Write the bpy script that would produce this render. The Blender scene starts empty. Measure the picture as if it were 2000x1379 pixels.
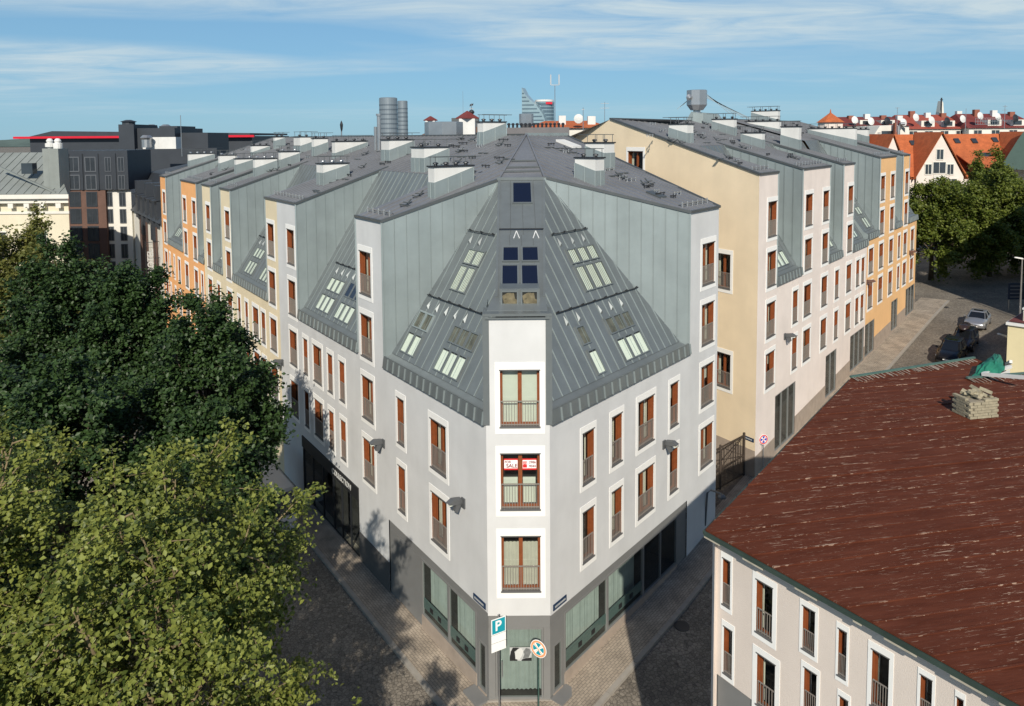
import bpy, math, random
import numpy as np
from mathutils import Matrix, Vector
R = math.radians
random.seed(7)
rng = np.random.default_rng(11)
scene = bpy.context.scene
COL = scene.collection

# ------------------------------------------------------------------ camera
FPX, PXC, HC = 1400.0, 1000.0, 20.7           # focal length in photo pixels, optical centre, camera height
PITCH = math.atan(1400/20700.0); PYC = 267 + FPX*math.tan(PITCH); ROLL = 0.0073
cam_d = bpy.data.cameras.new('camera'); cam = bpy.data.objects.new('camera', cam_d); COL.objects.link(cam)
cam_d.sensor_fit = 'HORIZONTAL'; cam_d.sensor_width = 36.0; cam_d.lens = 36.0*FPX/2000
cam_d.shift_y = -(689.5-PYC)/2000.0; cam_d.clip_start = 0.1; cam_d.clip_end = 9000
fwd = np.array([0, math.cos(PITCH), -math.sin(PITCH)])
_r0 = np.array([1.0, 0, 0]); _d0 = np.array([0, -math.sin(PITCH), -math.cos(PITCH)])
ix = math.cos(ROLL)*_r0 + math.sin(ROLL)*_d0
jy = -math.sin(ROLL)*_r0 + math.cos(ROLL)*_d0
cam.matrix_world = Matrix(((ix[0], -jy[0], -fwd[0], 0), (ix[1], -jy[1], -fwd[1], 0), (ix[2], -jy[2], -fwd[2], HC), (0, 0, 0, 1)))
scene.camera = cam
CAMP = np.array([0, 0, HC])

# ------------------------------------------------------------------ sky, sun, exposure
SUN_AZ, SUN_EL = 1.0, 34.5                  # light travels towards +Y (heading SUN_AZ from +Y)
w = bpy.data.worlds.new('World'); scene.world = w; w.use_nodes = True
nt = w.node_tree; nt.nodes.clear()
def wn(t, **k):
    n = nt.nodes.new(t)
    for a, b in k.items(): setattr(n, a, b)
    return n
out = wn('ShaderNodeOutputWorld'); bg = wn('ShaderNodeBackground'); bg.inputs[1].default_value = 0.088
sky = wn('ShaderNodeTexSky', sky_type='NISHITA', sun_disc=False, sun_elevation=R(SUN_EL), sun_rotation=R(180+SUN_AZ))
sky.air_density = 1.0; sky.dust_density = 0.1; sky.ozone_density = 4.0; sky.altitude = 0
tint = wn('ShaderNodeMixRGB', blend_type='MULTIPLY'); tint.inputs[0].default_value = 1.0; tint.inputs[2].default_value = (0.50, 0.68, 0.86, 1)
tc = wn('ShaderNodeTexCoord'); sep = wn('ShaderNodeSeparateXYZ')
nt.links.new(tc.outputs['Generated'], sep.inputs[0])
zz = wn('ShaderNodeMath', operation='MAXIMUM'); zz.inputs[1].default_value = 0.012; nt.links.new(sep.outputs[2], zz.inputs[0])
zo = wn('ShaderNodeMath', operation='ADD'); zo.inputs[1].default_value = 0.035; nt.links.new(zz.outputs[0], zo.inputs[0])
dx = wn('ShaderNodeMath', operation='DIVIDE'); dy = wn('ShaderNodeMath', operation='DIVIDE')
nt.links.new(sep.outputs[0], dx.inputs[0]); nt.links.new(zo.outputs[0], dx.inputs[1])
nt.links.new(sep.outputs[1], dy.inputs[0]); nt.links.new(zo.outputs[0], dy.inputs[1])
cv = wn('ShaderNodeCombineXYZ'); nt.links.new(dx.outputs[0], cv.inputs[0]); nt.links.new(dy.outputs[0], cv.inputs[1])
mp = wn('ShaderNodeMapping'); mp.inputs['Location'].default_value = (11.7, 5.2, 0); mp.inputs['Rotation'].default_value = (0, 0, 0.12)
mp.inputs['Scale'].default_value = (0.55, 1.0, 1)
nt.links.new(cv.outputs[0], mp.inputs[0])
n1 = wn('ShaderNodeTexNoise'); n1.inputs['Scale'].default_value = 0.24; n1.inputs['Detail'].default_value = 3; n1.inputs['Roughness'].default_value = 0.5; n1.inputs['Distortion'].default_value = 0.5
n2 = wn('ShaderNodeTexNoise'); n2.inputs['Scale'].default_value = 1.9; n2.inputs['Detail'].default_value = 6; n2.inputs['Roughness'].default_value = 0.62; n2.inputs['Distortion'].default_value = 0.6
nt.links.new(mp.outputs[0], n1.inputs['Vector']); nt.links.new(mp.outputs[0], n2.inputs['Vector'])
r1 = wn('ShaderNodeMapRange'); r1.inputs[1].default_value = 0.40; r1.inputs[2].default_value = 0.58; nt.links.new(n1.outputs[0], r1.inputs[0])
r2 = wn('ShaderNodeMapRange'); r2.inputs[1].default_value = 0.22; r2.inputs[2].default_value = 0.66; nt.links.new(n2.outputs[0], r2.inputs[0])
cm = wn('ShaderNodeMath', operation='MULTIPLY'); nt.links.new(r1.outputs[0], cm.inputs[0]); nt.links.new(r2.outputs[0], cm.inputs[1])
fe = wn('ShaderNodeMapRange'); fe.inputs[1].default_value = 0.015; fe.inputs[2].default_value = 0.10; nt.links.new(sep.outputs[2], fe.inputs[0])
cm2 = wn('ShaderNodeMath', operation='MULTIPLY'); nt.links.new(cm.outputs[0], cm2.inputs[0]); nt.links.new(fe.outputs[0], cm2.inputs[1])
cm3 = wn('ShaderNodeMath', operation='MULTIPLY'); cm3.inputs[1].default_value = 0.95; nt.links.new(cm2.outputs[0], cm3.inputs[0])
cmix = wn('ShaderNodeMixRGB'); cmix.inputs[2].default_value = (5.6, 6.7, 7.2, 1)
veil = wn('ShaderNodeMixRGB'); veil.inputs[2].default_value = (2.55, 4.85, 6.5, 1)   # summer haze, thick near the horizon and gone overhead
vr = wn('ShaderNodeMapRange'); vr.inputs[1].default_value = 0.0; vr.inputs[2].default_value = 0.7; vr.inputs[3].default_value = 0.72; vr.inputs[4].default_value = 0.0; nt.links.new(sep.outputs[2], vr.inputs[0]); nt.links.new(vr.outputs[0], veil.inputs[0])
nt.links.new(sky.outputs[0], tint.inputs[1]); nt.links.new(tint.outputs[0], veil.inputs[1]); nt.links.new(veil.outputs[0], cmix.inputs[1]); nt.links.new(cm3.outputs[0], cmix.inputs[0])
nt.links.new(cmix.outputs[0], bg.inputs[0]); nt.links.new(bg.outputs[0], out.inputs[0])

sd = bpy.data.lights.new('sun', 'SUN'); sd.energy = 4.3; sd.angle = R(0.53); sd.color = (1.0, 0.925, 0.80)
sun = bpy.data.objects.new('sun', sd); COL.objects.link(sun)
ld = Vector((math.sin(R(SUN_AZ))*math.cos(R(SUN_EL)), math.cos(R(SUN_AZ))*math.cos(R(SUN_EL)), -math.sin(R(SUN_EL))))
sun.rotation_euler = ld.to_track_quat('-Z', 'Y').to_euler(); sun.location = (0, -40, 60)
vs = scene.view_settings; vs.view_transform = 'Standard'; vs.look = 'None'; vs.exposure = 0.25; vs.gamma = 1.0; vs.use_curve_mapping = False
scene.render.engine = 'CYCLES'
scene.cycles.max_bounces = 6; scene.cycles.transparent_max_bounces = 12

# ------------------------------------------------------------------ projection helpers (photo pixel -> ray)
def ray(x, y): return fwd + ix*(x-PXC)/FPX + jy*(y-PYC)/FPX
def atz(x, y, z):
    d = ray(x, y); return CAMP + d*((z-HC)/d[2])
def aty(x, y, Y):
    d = ray(x, y); return CAMP + d*(Y/d[1])
def onpl(x, y, P, n):
    d = ray(x, y); return CAMP + d*(((np.asarray(P)-CAMP)@n)/(d@n))
def proj(p):
    d = np.asarray(p, float)-CAMP; q = d@fwd
    return PXC+FPX*(d@ix)/q, PYC+FPX*(d@jy)/q

# ------------------------------------------------------------------ materials
MATS = {}
def srgb(r, g, b):
    f = lambda c: (c/255)/12.92 if c/255 <= 0.04045 else ((c/255+0.055)/1.055)**2.4
    return (f(r), f(g), f(b))
def mat(name, col, rough=0.7, metal=0.0, var=0.08, scale=1.5, bump=0.0, bscale=30.0, spec=0.4, streak=0.0, fine=0.0, fscale=40.0):
    if name in MATS: return MATS[name]
    m = bpy.data.materials.new(name); m.use_nodes = True; t = m.node_tree; b = t.nodes['Principled BSDF']
    b.inputs['Roughness'].default_value = rough; b.inputs['Metallic'].default_value = metal
    b.inputs['Specular IOR Level'].default_value = spec
    g = t.nodes.new('ShaderNodeNewGeometry')
    n = t.nodes.new('ShaderNodeTexNoise'); n.inputs['Scale'].default_value = scale; n.inputs['Detail'].default_value = 5; n.inputs['Roughness'].default_value = 0.6
    t.links.new(g.outputs['Position'], n.inputs['Vector'])
    mr = t.nodes.new('ShaderNodeMapRange'); mr.inputs[1].default_value = 0.25; mr.inputs[2].default_value = 0.75
    mr.inputs[3].default_value = 1-var; mr.inputs[4].default_value = 1+var; t.links.new(n.outputs[0], mr.inputs[0])
    fac = mr.outputs[0]
    if streak or fine:
        mp = t.nodes.new('ShaderNodeMapping'); mp.inputs['Scale'].default_value = (1, 1, 0.12) if streak else (1, 1, 1)
        t.links.new(g.outputs['Position'], mp.inputs[0])
        n3 = t.nodes.new('ShaderNodeTexNoise'); n3.inputs['Scale'].default_value = 1.1 if streak else fscale; n3.inputs['Detail'].default_value = 4
        t.links.new(mp.outputs[0], n3.inputs['Vector'])
        m3 = t.nodes.new('ShaderNodeMapRange'); m3.inputs[1].default_value = 0.3; m3.inputs[2].default_value = 0.7
        a = streak or fine; m3.inputs[3].default_value = 1-a; m3.inputs[4].default_value = 1+a; t.links.new(n3.outputs[0], m3.inputs[0])
        mu = t.nodes.new('ShaderNodeMath'); mu.operation = 'MULTIPLY'; t.links.new(fac, mu.inputs[0]); t.links.new(m3.outputs[0], mu.inputs[1]); fac = mu.outputs[0]
    mx = t.nodes.new('ShaderNodeMixRGB'); mx.blend_type = 'MULTIPLY'; mx.inputs[0].default_value = 1; mx.inputs[1].default_value = (*col, 1)
    t.links.new(fac, mx.inputs[2]); t.links.new(mx.outputs[0], b.inputs['Base Color'])
    if bump:
        nb = t.nodes.new('ShaderNodeTexNoise'); nb.inputs['Scale'].default_value = bscale; nb.inputs['Detail'].default_value = 3
        t.links.new(g.outputs['Position'], nb.inputs['Vector'])
        bp = t.nodes.new('ShaderNodeBump'); bp.inputs['Strength'].default_value = bump; bp.inputs['Distance'].default_value = 0.03
        t.links.new(nb.outputs[0], bp.inputs['Height']); t.links.new(bp.outputs[0], b.inputs['Normal'])
    MATS[name] = m; return m
def glassmat(name, tint, gloss=(0.8, 0.85, 0.9), ior=1.5, opaque=0.0, dark=(0.02, 0.025, 0.03)):
    m = bpy.data.materials.new(name); m.use_nodes = True; t = m.node_tree; t.nodes.clear()
    o = t.nodes.new('ShaderNodeOutputMaterial'); tr = t.nodes.new('ShaderNodeBsdfTransparent'); tr.inputs[0].default_value = (*tint, 1)
    gl = t.nodes.new('ShaderNodeBsdfGlossy'); gl.inputs[0].default_value = (*gloss, 1); gl.inputs['Roughness'].default_value = 0.015
    lw = t.nodes.new('ShaderNodeLayerWeight'); lw.inputs[0].default_value = 0.5; pw = t.nodes.new('ShaderNodeMath'); pw.operation = 'POWER'; pw.inputs[1].default_value = 5.0; t.links.new(lw.outputs['Facing'], pw.inputs[0])
    f0 = ((ior-1)/(ior+1))**2*1.6; fr = t.nodes.new('ShaderNodeMapRange'); fr.inputs[3].default_value = f0; fr.inputs[4].default_value = 1.0; t.links.new(pw.outputs[0], fr.inputs[0])
    base = tr.outputs[0]
    if opaque:
        df = t.nodes.new('ShaderNodeBsdfDiffuse'); df.inputs[0].default_value = (*dark, 1)
        m0 = t.nodes.new('ShaderNodeMixShader'); m0.inputs[0].default_value = opaque; t.links.new(tr.outputs[0], m0.inputs[1]); t.links.new(df.outputs[0], m0.inputs[2]); base = m0.outputs[0]
    mx = t.nodes.new('ShaderNodeMixShader'); t.links.new(fr.outputs[0], mx.inputs[0]); t.links.new(base, mx.inputs[1]); t.links.new(gl.outputs[0], mx.inputs[2])
    t.links.new(mx.outputs[0], o.inputs[0]); MATS[name] = m; return m
def stucco(name, c, var=0.075): return mat(name, c, 0.9, 0, var, 0.5, 0.25, 60, 0.2, streak=0.035)
M_GREY = stucco('stucco_grey', (0.585, 0.588, 0.585)); M_CREAM = stucco('stucco_cream', (0.70, 0.60, 0.42))
M_ORANGE = stucco('stucco_orange', (0.78, 0.40, 0.17)); M_PINK = stucco('stucco_pink', (0.74, 0.655, 0.60))
M_BEIGE = stucco('stucco_beige', (0.75, 0.62, 0.44)); M_APRICOT = stucco('stucco_apricot', (0.76, 0.47, 0.23))
M_ROSE = stucco('stucco_rose', (0.66, 0.58, 0.515)); M_TRIM = mat('white_trim', (0.80, 0.79, 0.76), 0.85, 0, 0.03, 2.0, 0.1, 50)
M_WHITE = mat('white_render', (0.62, 0.62, 0.60), 0.85, 0, 0.06, 1.0, 0.1, 40, streak=0.06)
M_WOOD = mat('brown_wood', (0.215, 0.062, 0.021), 0.45, 0, 0.18, 6.0, streak=0.1)
M_WOODD = mat('brown_frame', (0.20, 0.055, 0.02), 0.4, 0, 0.15, 6.0)
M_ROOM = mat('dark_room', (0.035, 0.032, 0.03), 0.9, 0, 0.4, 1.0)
M_RAIL = mat('railing_metal', (0.30, 0.27, 0.24), 0.45, 0.3, 0.05)
M_SILL = mat('sill_metal', (0.16, 0.16, 0.16), 0.5, 0.4, 0.05)
M_ZWALL = mat('zinc_wall', (0.285, 0.332, 0.336), 0.42, 0.35, 0.10, 0.7, 0.05, 4, streak=0.07)
M_ZMAN = mat('zinc_mansard', (0.165, 0.185, 0.190), 0.42, 0.35, 0.10, 1.2, streak=0.05)
M_ZROOF = mat('zinc_roof', (0.195, 0.20, 0.212), 0.50, 0.25, 0.16, 0.45, streak=0.0, fine=0.06, fscale=6)
M_ZDARK = mat('zinc_dark', (0.09, 0.10, 0.105), 0.45, 0.3, 0.1)
M_STEEL = mat('galvanised_steel', (0.42, 0.43, 0.44), 0.38, 0.8, 0.08)
M_DARKMET = mat('dark_metal', (0.035, 0.037, 0.042), 0.45, 0.4, 0.1)
M_BLIND = mat('white_blind', (0.74, 0.76, 0.66), 0.8, 0, 0.05, 3)
M_CURT = mat('pale_curtain', (0.60, 0.57, 0.48), 0.85, 0, 0.1, 3)
M_GLASS = glassmat('window_glass', (0.80, 0.84, 0.82))
M_SHOPG = glassmat('shop_glass', (0.86, 0.92, 0.90), ior=1.35)
M_SKYG = glassmat('skylight_glass', (0.88, 0.92, 0.90), ior=1.28)
M_DGLASS = glassmat('dark_glass', (0.05, 0.06, 0.08), (0.85, 0.9, 1.0), 1.6, 0.7, (0.008, 0.012, 0.03))
M_PANEL = mat('grey_panel', (0.20, 0.20, 0.195), 0.5, 0.1, 0.06)
M_PLINTH = mat('plinth_stone', (0.33, 0.27, 0.22), 0.85, 0, 0.15, 2, 0.2, 20)
M_PLDARK = mat('plinth_dark', (0.12, 0.115, 0.11), 0.8, 0, 0.1, 2)
M_BLACK = mat('black_matt', (0.015, 0.015, 0.016), 0.6, 0, 0.1)

# ------------------------------------------------------------------ object helpers
WORLDM = {}
def wm(o): return WORLDM[o.name]
def link(o, parent=None, M=None):
    COL.objects.link(o); M = M or Matrix.Identity(4)
    if parent is not None:
        o.parent = parent; o.matrix_parent_inverse = wm(parent).inverted()
    o.matrix_basis = M; WORLDM[o.name] = M
    return o
def mesh(name, V, F, mats, mi=None, smooth=False):
    me = bpy.data.meshes.new(name); me.from_pydata([tuple(map(float, v)) for v in V], [], [tuple(f) for f in F])
    for m in (mats if isinstance(mats, (list, tuple)) else [mats]): me.materials.append(m)
    if mi is not None: me.polygons.foreach_set('material_index', mi)
    if smooth: me.polygons.foreach_set('use_smooth', [True]*len(me.polygons))
    me.update(); return me
def obj(name, me, parent=None, M=None): return link(bpy.data.objects.new(name, me), parent, M)
def empty(name, loc, label, cat, group=None):
    o = bpy.data.objects.new(name, None); o.empty_display_size = 0.3; link(o, None, Matrix.Translation(Vector(loc)))
    return tag(o, label, cat, group)
def tag(o, label=None, cat=None, group=None, kind=None):
    if label: o['label'] = label
    if cat: o['category'] = cat
    if group: o['group'] = group
    if kind: o['kind'] = kind
    return o
class G:                                     # geometry collector
    def __init__(s): s.V = []; s.F = []; s.I = []
    def poly(s, pts, i=0):
        b = len(s.V); s.V += [tuple(map(float, p)) for p in pts]; s.F.append(tuple(range(b, b+len(pts)))); s.I.append(i)
    def box(s, a, b, i=0, faces=None):
        x0, y0, z0 = a; x1, y1, z1 = b; n = len(s.V)
        s.V += [(x0,y0,z0),(x1,y0,z0),(x1,y1,z0),(x0,y1,z0),(x0,y0,z1),(x1,y0,z1),(x1,y1,z1),(x0,y1,z1)]
        for f in ((0,3,2,1),(4,5,6,7),(0,1,5,4),(1,2,6,5),(2,3,7,6),(3,0,4,7)): s.F.append(tuple(n+k for k in f)); s.I.append(i)
    def prism(s, pts, vec, i=0):             # polygon extruded along vec
        n = len(pts); b = len(s.V); v = np.asarray(vec, float)
        s.V += [tuple(map(float, p)) for p in pts] + [tuple(np.asarray(p, float)+v) for p in pts]
        s.F.append(tuple(range(b+n-1, b-1, -1))); s.F.append(tuple(range(b+n, b+2*n))); s.I += [i, i]
        for k in range(n): s.F.append((b+k, b+(k+1) % n, b+n+(k+1) % n, b+n+k)); s.I.append(i)
    def bar(s, p, q, w, i=0, h=None):        # rectangular bar between points
        p = np.asarray(p, float); q = np.asarray(q, float); d = q-p; L = np.linalg.norm(d)
        if L < 1e-6: return
        d /= L; up = np.array([0, 0, 1.0]) if abs(d[2]) < 0.95 else np.array([1.0, 0, 0])
        a = np.cross(d, up); a /= np.linalg.norm(a); c = np.cross(a, d); a = a*w/2; c = c*(h or w)/2
        s.prism([p-a-c, p+a-c, p+a+c, p-a+c], d*L, i)
    def tube(s, pts, rads, n=8, i=0, cap=True):
        pts = [np.asarray(p, float) for p in pts]; b = len(s.V); K = len(pts)
        for k, p in enumerate(pts):
            d = pts[min(k+1, K-1)]-pts[max(k-1, 0)]; d = d/(np.linalg.norm(d)+1e-9)
            up = np.array([0, 0, 1.0]) if abs(d[2]) < 0.9 else np.array([1.0, 0, 0])
            a = np.cross(d, up); a /= np.linalg.norm(a); c = np.cross(a, d)
            r = rads[k] if hasattr(rads, '__len__') else rads
            for t in range(n):
                an = 2*math.pi*t/n; s.V.append(tuple(p+a*math.cos(an)*r+c*math.sin(an)*r))
        for k in range(K-1):
            for t in range(n):
                s.F.append((b+k*n+t, b+k*n+(t+1) % n, b+(k+1)*n+(t+1) % n, b+(k+1)*n+t)); s.I.append(i)
        if cap:
            s.F.append(tuple(b+t for t in range(n-1, -1, -1))); s.I.append(i)
            s.F.append(tuple(b+(K-1)*n+t for t in range(n))); s.I.append(i)
    def lathe(s, c, prof, n=16, i=0):        # profile [(r,z)] round vertical axis
        b = len(s.V)
        for r, z in prof:
            for t in range(n):
                a = 2*math.pi*t/n; s.V.append((c[0]+r*math.cos(a), c[1]+r*math.sin(a), c[2]+z))
        for k in range(len(prof)-1):
            for t in range(n): s.F.append((b+k*n+t, b+k*n+(t+1) % n, b+(k+1)*n+(t+1) % n, b+(k+1)*n+t)); s.I.append(i)
        s.F.append(tuple(b+t for t in range(n-1, -1, -1))); s.I.append(i)
        s.F.append(tuple(b+(len(prof)-1)*n+t for t in range(n))); s.I.append(i)
    def mesh(s, name, mats, smooth=False): return mesh(name, s.V, s.F, mats, s.I, smooth)
    def build(s, name, mats, parent=None, M=None, smooth=False): return obj(name, s.mesh(name, mats, smooth), parent, M)

def clip2(poly, lo, hi):                     # clip 2D convex polygon to lo<=v<=hi (second coordinate)
    def half(pl, f):
        o = []
        for k in range(len(pl)):
            a, b = pl[k], pl[(k+1) % len(pl)]; fa, fb = f(a), f(b)
            if fa >= 0: o.append(a)
            if fa*fb < 0:
                t = fa/(fa-fb); o.append((a[0]+(b[0]-a[0])*t, a[1]+(b[1]-a[1])*t))
        return o
    p = half(poly, lambda q: q[1]-lo)
    return half(p, lambda q: hi-q[1]) if len(p) > 2 else []
def clad(poly, along, wid, m, parent, name, nrm, thick=0.02, rib=0.04, gap=0.014, off=0.0, under=True, jitter=0.0, ribmat=None, ribw=0.03):
    """separate sheet panels over a convex polygon; along = seam direction; nrm = outward normal"""
    P = [np.asarray(p, float) for p in poly]; nrm = np.asarray(nrm, float); nrm /= np.linalg.norm(nrm)
    a = np.asarray(along, float); a -= (a@nrm)*nrm; a /= np.linalg.norm(a); c = np.cross(nrm, a); o = P[0]
    q = [((p-o)@a, (p-o)@c) for p in P]
    area = sum(q[k][0]*q[(k+1) % len(q)][1]-q[(k+1) % len(q)][0]*q[k][1] for k in range(len(q)))
    if area < 0: q = q[::-1]
    vmin = min(v for _, v in q); vmax = max(v for _, v in q); n = max(1, round((vmax-vmin)/wid)); ww = (vmax-vmin)/n
    if under:
        g = G(); g.poly([o+a*u+c*v-nrm*0.004 for u, v in q]); g.build('underlay', M_ZDARK, parent)
    for k in range(n):
        lo = vmin+k*ww; hi = lo+ww-gap; pc = clip2(q, lo, hi)
        if len(pc) < 3: continue
        t = thick*(1+jitter*random.uniform(-1, 1))
        g = G(); g.prism([o+a*u+c*v for u, v in pc], nrm*t)
        if rib:
            pr = clip2(q, lo, lo+ribw)
            if len(pr) >= 3: g.prism([o+a*u+c*v+nrm*t for u, v in pr], nrm*rib, 1 if ribmat else 0)
        # own origin at the panel's centre
        ctr = np.mean(g.V, axis=0); g.V = [tuple(np.asarray(v)-ctr) for v in g.V]
        g.build(name, [m, ribmat] if ribmat else m, parent, Matrix.Translation(Vector(ctr)))

# ------------------------------------------------------------------ terrain profile
GX = [-400, -5, 1, 7.8, 14.3, 27.2, 42, 65, 120, 4000]; GZ = [-1.2, -1.2, -1.08, -0.75, 0.2, 1.3, 2.1, 2.7, 3.0, 3.0]
def gz(x): return float(np.interp(x, GX, GZ))

# ------------------------------------------------------------------ wings
A0 = np.array([-1.038, 26.2]); B0 = np.array([1.347, 26.2])
class Wing:
    def __init__(s, O, d, n, z0, k, left): s.O = O; s.d = np.array(d); s.n = np.array(n); s.z0 = z0; s.k = k; s.left = left
    def P(s, S, u, z): q = s.O+s.d*S+s.n*u; return np.array([q[0], q[1], z])
    def roof(s, u): return s.z0+s.k*u
    def M(s, S, z, u=0.0):                   # facade frame: x along wall, y inwards, z up
        p = s.P(S, u, z); x = -s.d if s.left else s.d
        return Matrix(((x[0], s.n[0], 0, p[0]), (x[1], s.n[1], 0, p[1]), (0, 0, 1, p[2]), (0, 0, 0, 1)))
    def px(s, x, y):                         # pixel on facade -> (S, z)
        n3 = np.array([s.n[0], s.n[1], 0]); p = onpl(x, y, [*s.O, 0], n3); return (p[:2]-s.O)@s.d, p[2]
    def pxroof(s, x, y):
        n3 = np.array([s.n[0]*s.k, s.n[1]*s.k, -1.0]); p0 = s.P(0, 0, s.z0); p = onpl(x, y, p0, n3)
        return (p[:2]-s.O)@s.d, (p[:2]-s.O)@s.n, p
LW = Wing(A0, (-0.5877, 0.8091), (0.8091, 0.5877), 16.80, 0.325, True)
RW = Wing(B0, (0.6473, 0.7622), (-0.7622, 0.6473), 16.95, 0.312, False)
PW = Wing(B0, (0.6473, 0.7622), (-0.7622, 0.6473), 18.42, 0.285, False)
U_RIDGE = 12.28
MU0, MZ0 = 0.35, 10.55                       # mansard foot (left/right corner wings)
ROWS_G = [15.15, 12.0, 8.86, 5.66]
ZC = 9.92                                    # cornice underside

# ------------------------------------------------------------------ windows
WCACHE = {}
def window_meshes(wd, ht, kind):
    key = (wd, ht, kind)
    if key in WCACHE: return WCACHE[key]
    h = wd/2; D = 0.27; r = {}
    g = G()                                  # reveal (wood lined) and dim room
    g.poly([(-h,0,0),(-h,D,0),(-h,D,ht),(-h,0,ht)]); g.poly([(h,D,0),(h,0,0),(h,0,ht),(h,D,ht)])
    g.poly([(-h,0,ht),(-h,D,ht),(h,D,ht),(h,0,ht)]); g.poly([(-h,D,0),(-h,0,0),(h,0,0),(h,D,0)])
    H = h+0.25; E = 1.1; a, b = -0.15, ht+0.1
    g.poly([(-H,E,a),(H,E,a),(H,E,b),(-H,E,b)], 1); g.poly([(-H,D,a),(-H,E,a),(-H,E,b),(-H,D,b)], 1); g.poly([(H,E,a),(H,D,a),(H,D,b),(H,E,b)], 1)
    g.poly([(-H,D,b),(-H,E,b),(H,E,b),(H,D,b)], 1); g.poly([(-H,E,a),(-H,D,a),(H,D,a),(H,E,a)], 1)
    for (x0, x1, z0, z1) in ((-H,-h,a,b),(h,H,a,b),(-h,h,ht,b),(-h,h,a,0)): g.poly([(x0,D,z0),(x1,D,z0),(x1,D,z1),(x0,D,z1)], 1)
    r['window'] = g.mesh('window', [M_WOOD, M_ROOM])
    g = G(); sw, st, sb = (0.19, 0.29, 0.27) if wd > 1.0 else (0.17, 0.27, 0.26); t = 0.02
    g.box((-h-sw,-t,-sb),(-h,0.01,ht+st)); g.box((h,-t,-sb),(h+sw,0.01,ht+st)); g.box((-h,-t,ht),(h,0.01,ht+st)); g.box((-h,-t,-sb),(h,0.01,0))
    r['surround'] = g.mesh('surround', M_TRIM)
    g = G(); fw = 0.09; y0, y1 = D-0.07, D-0.005
    g.box((-h,y0,0),(-h+fw,y1,ht)); g.box((h-fw,y0,0),(h,y1,ht)); g.box((-h+fw,y0,ht-fw),(h-fw,y1,ht)); g.box((-h+fw,y0,0),(h-fw,y1,fw))
    if wd > 1.0: g.box((-0.075,y0-0.01,fw),(0.075,y1,ht-fw))
    g.box((-h-0.03,-0.05,-0.045),(h+0.03,D-0.06,0.012), 1)
    g.box((-h-0.03,-0.045,ht-0.015),(h+0.03,0.03,ht+0.02), 1)
    r['frame'] = g.mesh('frame', [M_WOOD, M_SILL])
    g = G(); g.poly([(-h+fw,D-0.03,fw),(h-fw,D-0.03,fw),(h-fw,D-0.03,ht-fw),(-h+fw,D-0.03,ht-fw)]); r['pane'] = g.mesh('pane', M_GLASS)
    g = G(); y = D+0.1
    def pleat(x0, x1, z0, z1, i=0, n=None):
        n = n or max(3, int((x1-x0)/0.07)); xs = np.linspace(x0, x1, n+1)
        for k in range(n): g.poly([(xs[k],y+0.035*(k % 2),z0),(xs[k+1],y+0.035*((k+1) % 2),z0),(xs[k+1],y+0.035*((k+1) % 2),z1),(xs[k],y+0.035*(k % 2),z1)], i)
    if kind == 0: pleat(-h, -h+wd*0.3, 0.02, ht-0.02); pleat(h-wd*0.2, h, 0.02, ht-0.02)
    elif kind == 1: pleat(-h, -h+wd*0.18, 0.02, ht); pleat(h-wd*0.36, h, 0.02, ht)
    elif kind == 2: g.poly([(-h,y,ht*0.55),(h,y,ht*0.55),(h,y,ht),(-h,y,ht)], 1)
    elif kind == 3: pleat(-h, h, 0.02, ht, 0)
    elif kind == 4: g.poly([(-h,y,0.0),(h,y,0.0),(h,y,ht),(-h,y,ht)], 1)
    elif kind == 6:
        for a, b in ((-h+0.1, -0.1), (0.1, h-0.16)): g.poly([(a,y,0.08),(b,y,0.08),(b,y,ht*0.5),(a,y,ht*0.5)], 1)
    elif kind == 7: pleat(-h, h, 0.02, ht*0.80)
    else: pleat(-h, -h+wd*0.12, 0.02, ht)
    r['curtain'] = g.mesh('curtain', [M_CURT, M_BLIND])
    g = G(); rh = 0.98; yb = 0.035; x0, x1 = -h+0.02, h-0.02
    g.box((x0,yb-0.02,rh-0.03),(x1,yb+0.02,rh)); g.box((x0,yb-0.015,0.06),(x1,yb+0.015,0.09))
    nb = max(4, int(round((x1-x0)/0.105)))
    for k in range(nb+1):
        xx = x0+(x1-x0)*k/nb; xx = min(max(xx, x0+0.011), x1-0.011); b_ = 0.011; z1 = rh-0.03
        g.box((xx-b_,yb-b_,0.02),(xx+b_,yb+b_,z1))
    r['railing'] = g.mesh('railing', M_RAIL)
    WCACHE[key] = r; return r
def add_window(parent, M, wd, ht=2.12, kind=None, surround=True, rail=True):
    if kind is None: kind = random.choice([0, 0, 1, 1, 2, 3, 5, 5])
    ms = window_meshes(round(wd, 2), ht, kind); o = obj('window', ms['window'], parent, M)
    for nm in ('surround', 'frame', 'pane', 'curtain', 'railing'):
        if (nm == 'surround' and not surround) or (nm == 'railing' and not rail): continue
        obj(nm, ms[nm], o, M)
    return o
def snapw(wd):
    for c in (0.42, 0.68, 0.82, 0.92, 1.28, 1.42, 1.48): 
        if abs(wd-c) < 0.075: return c
    return round(wd, 2)

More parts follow.
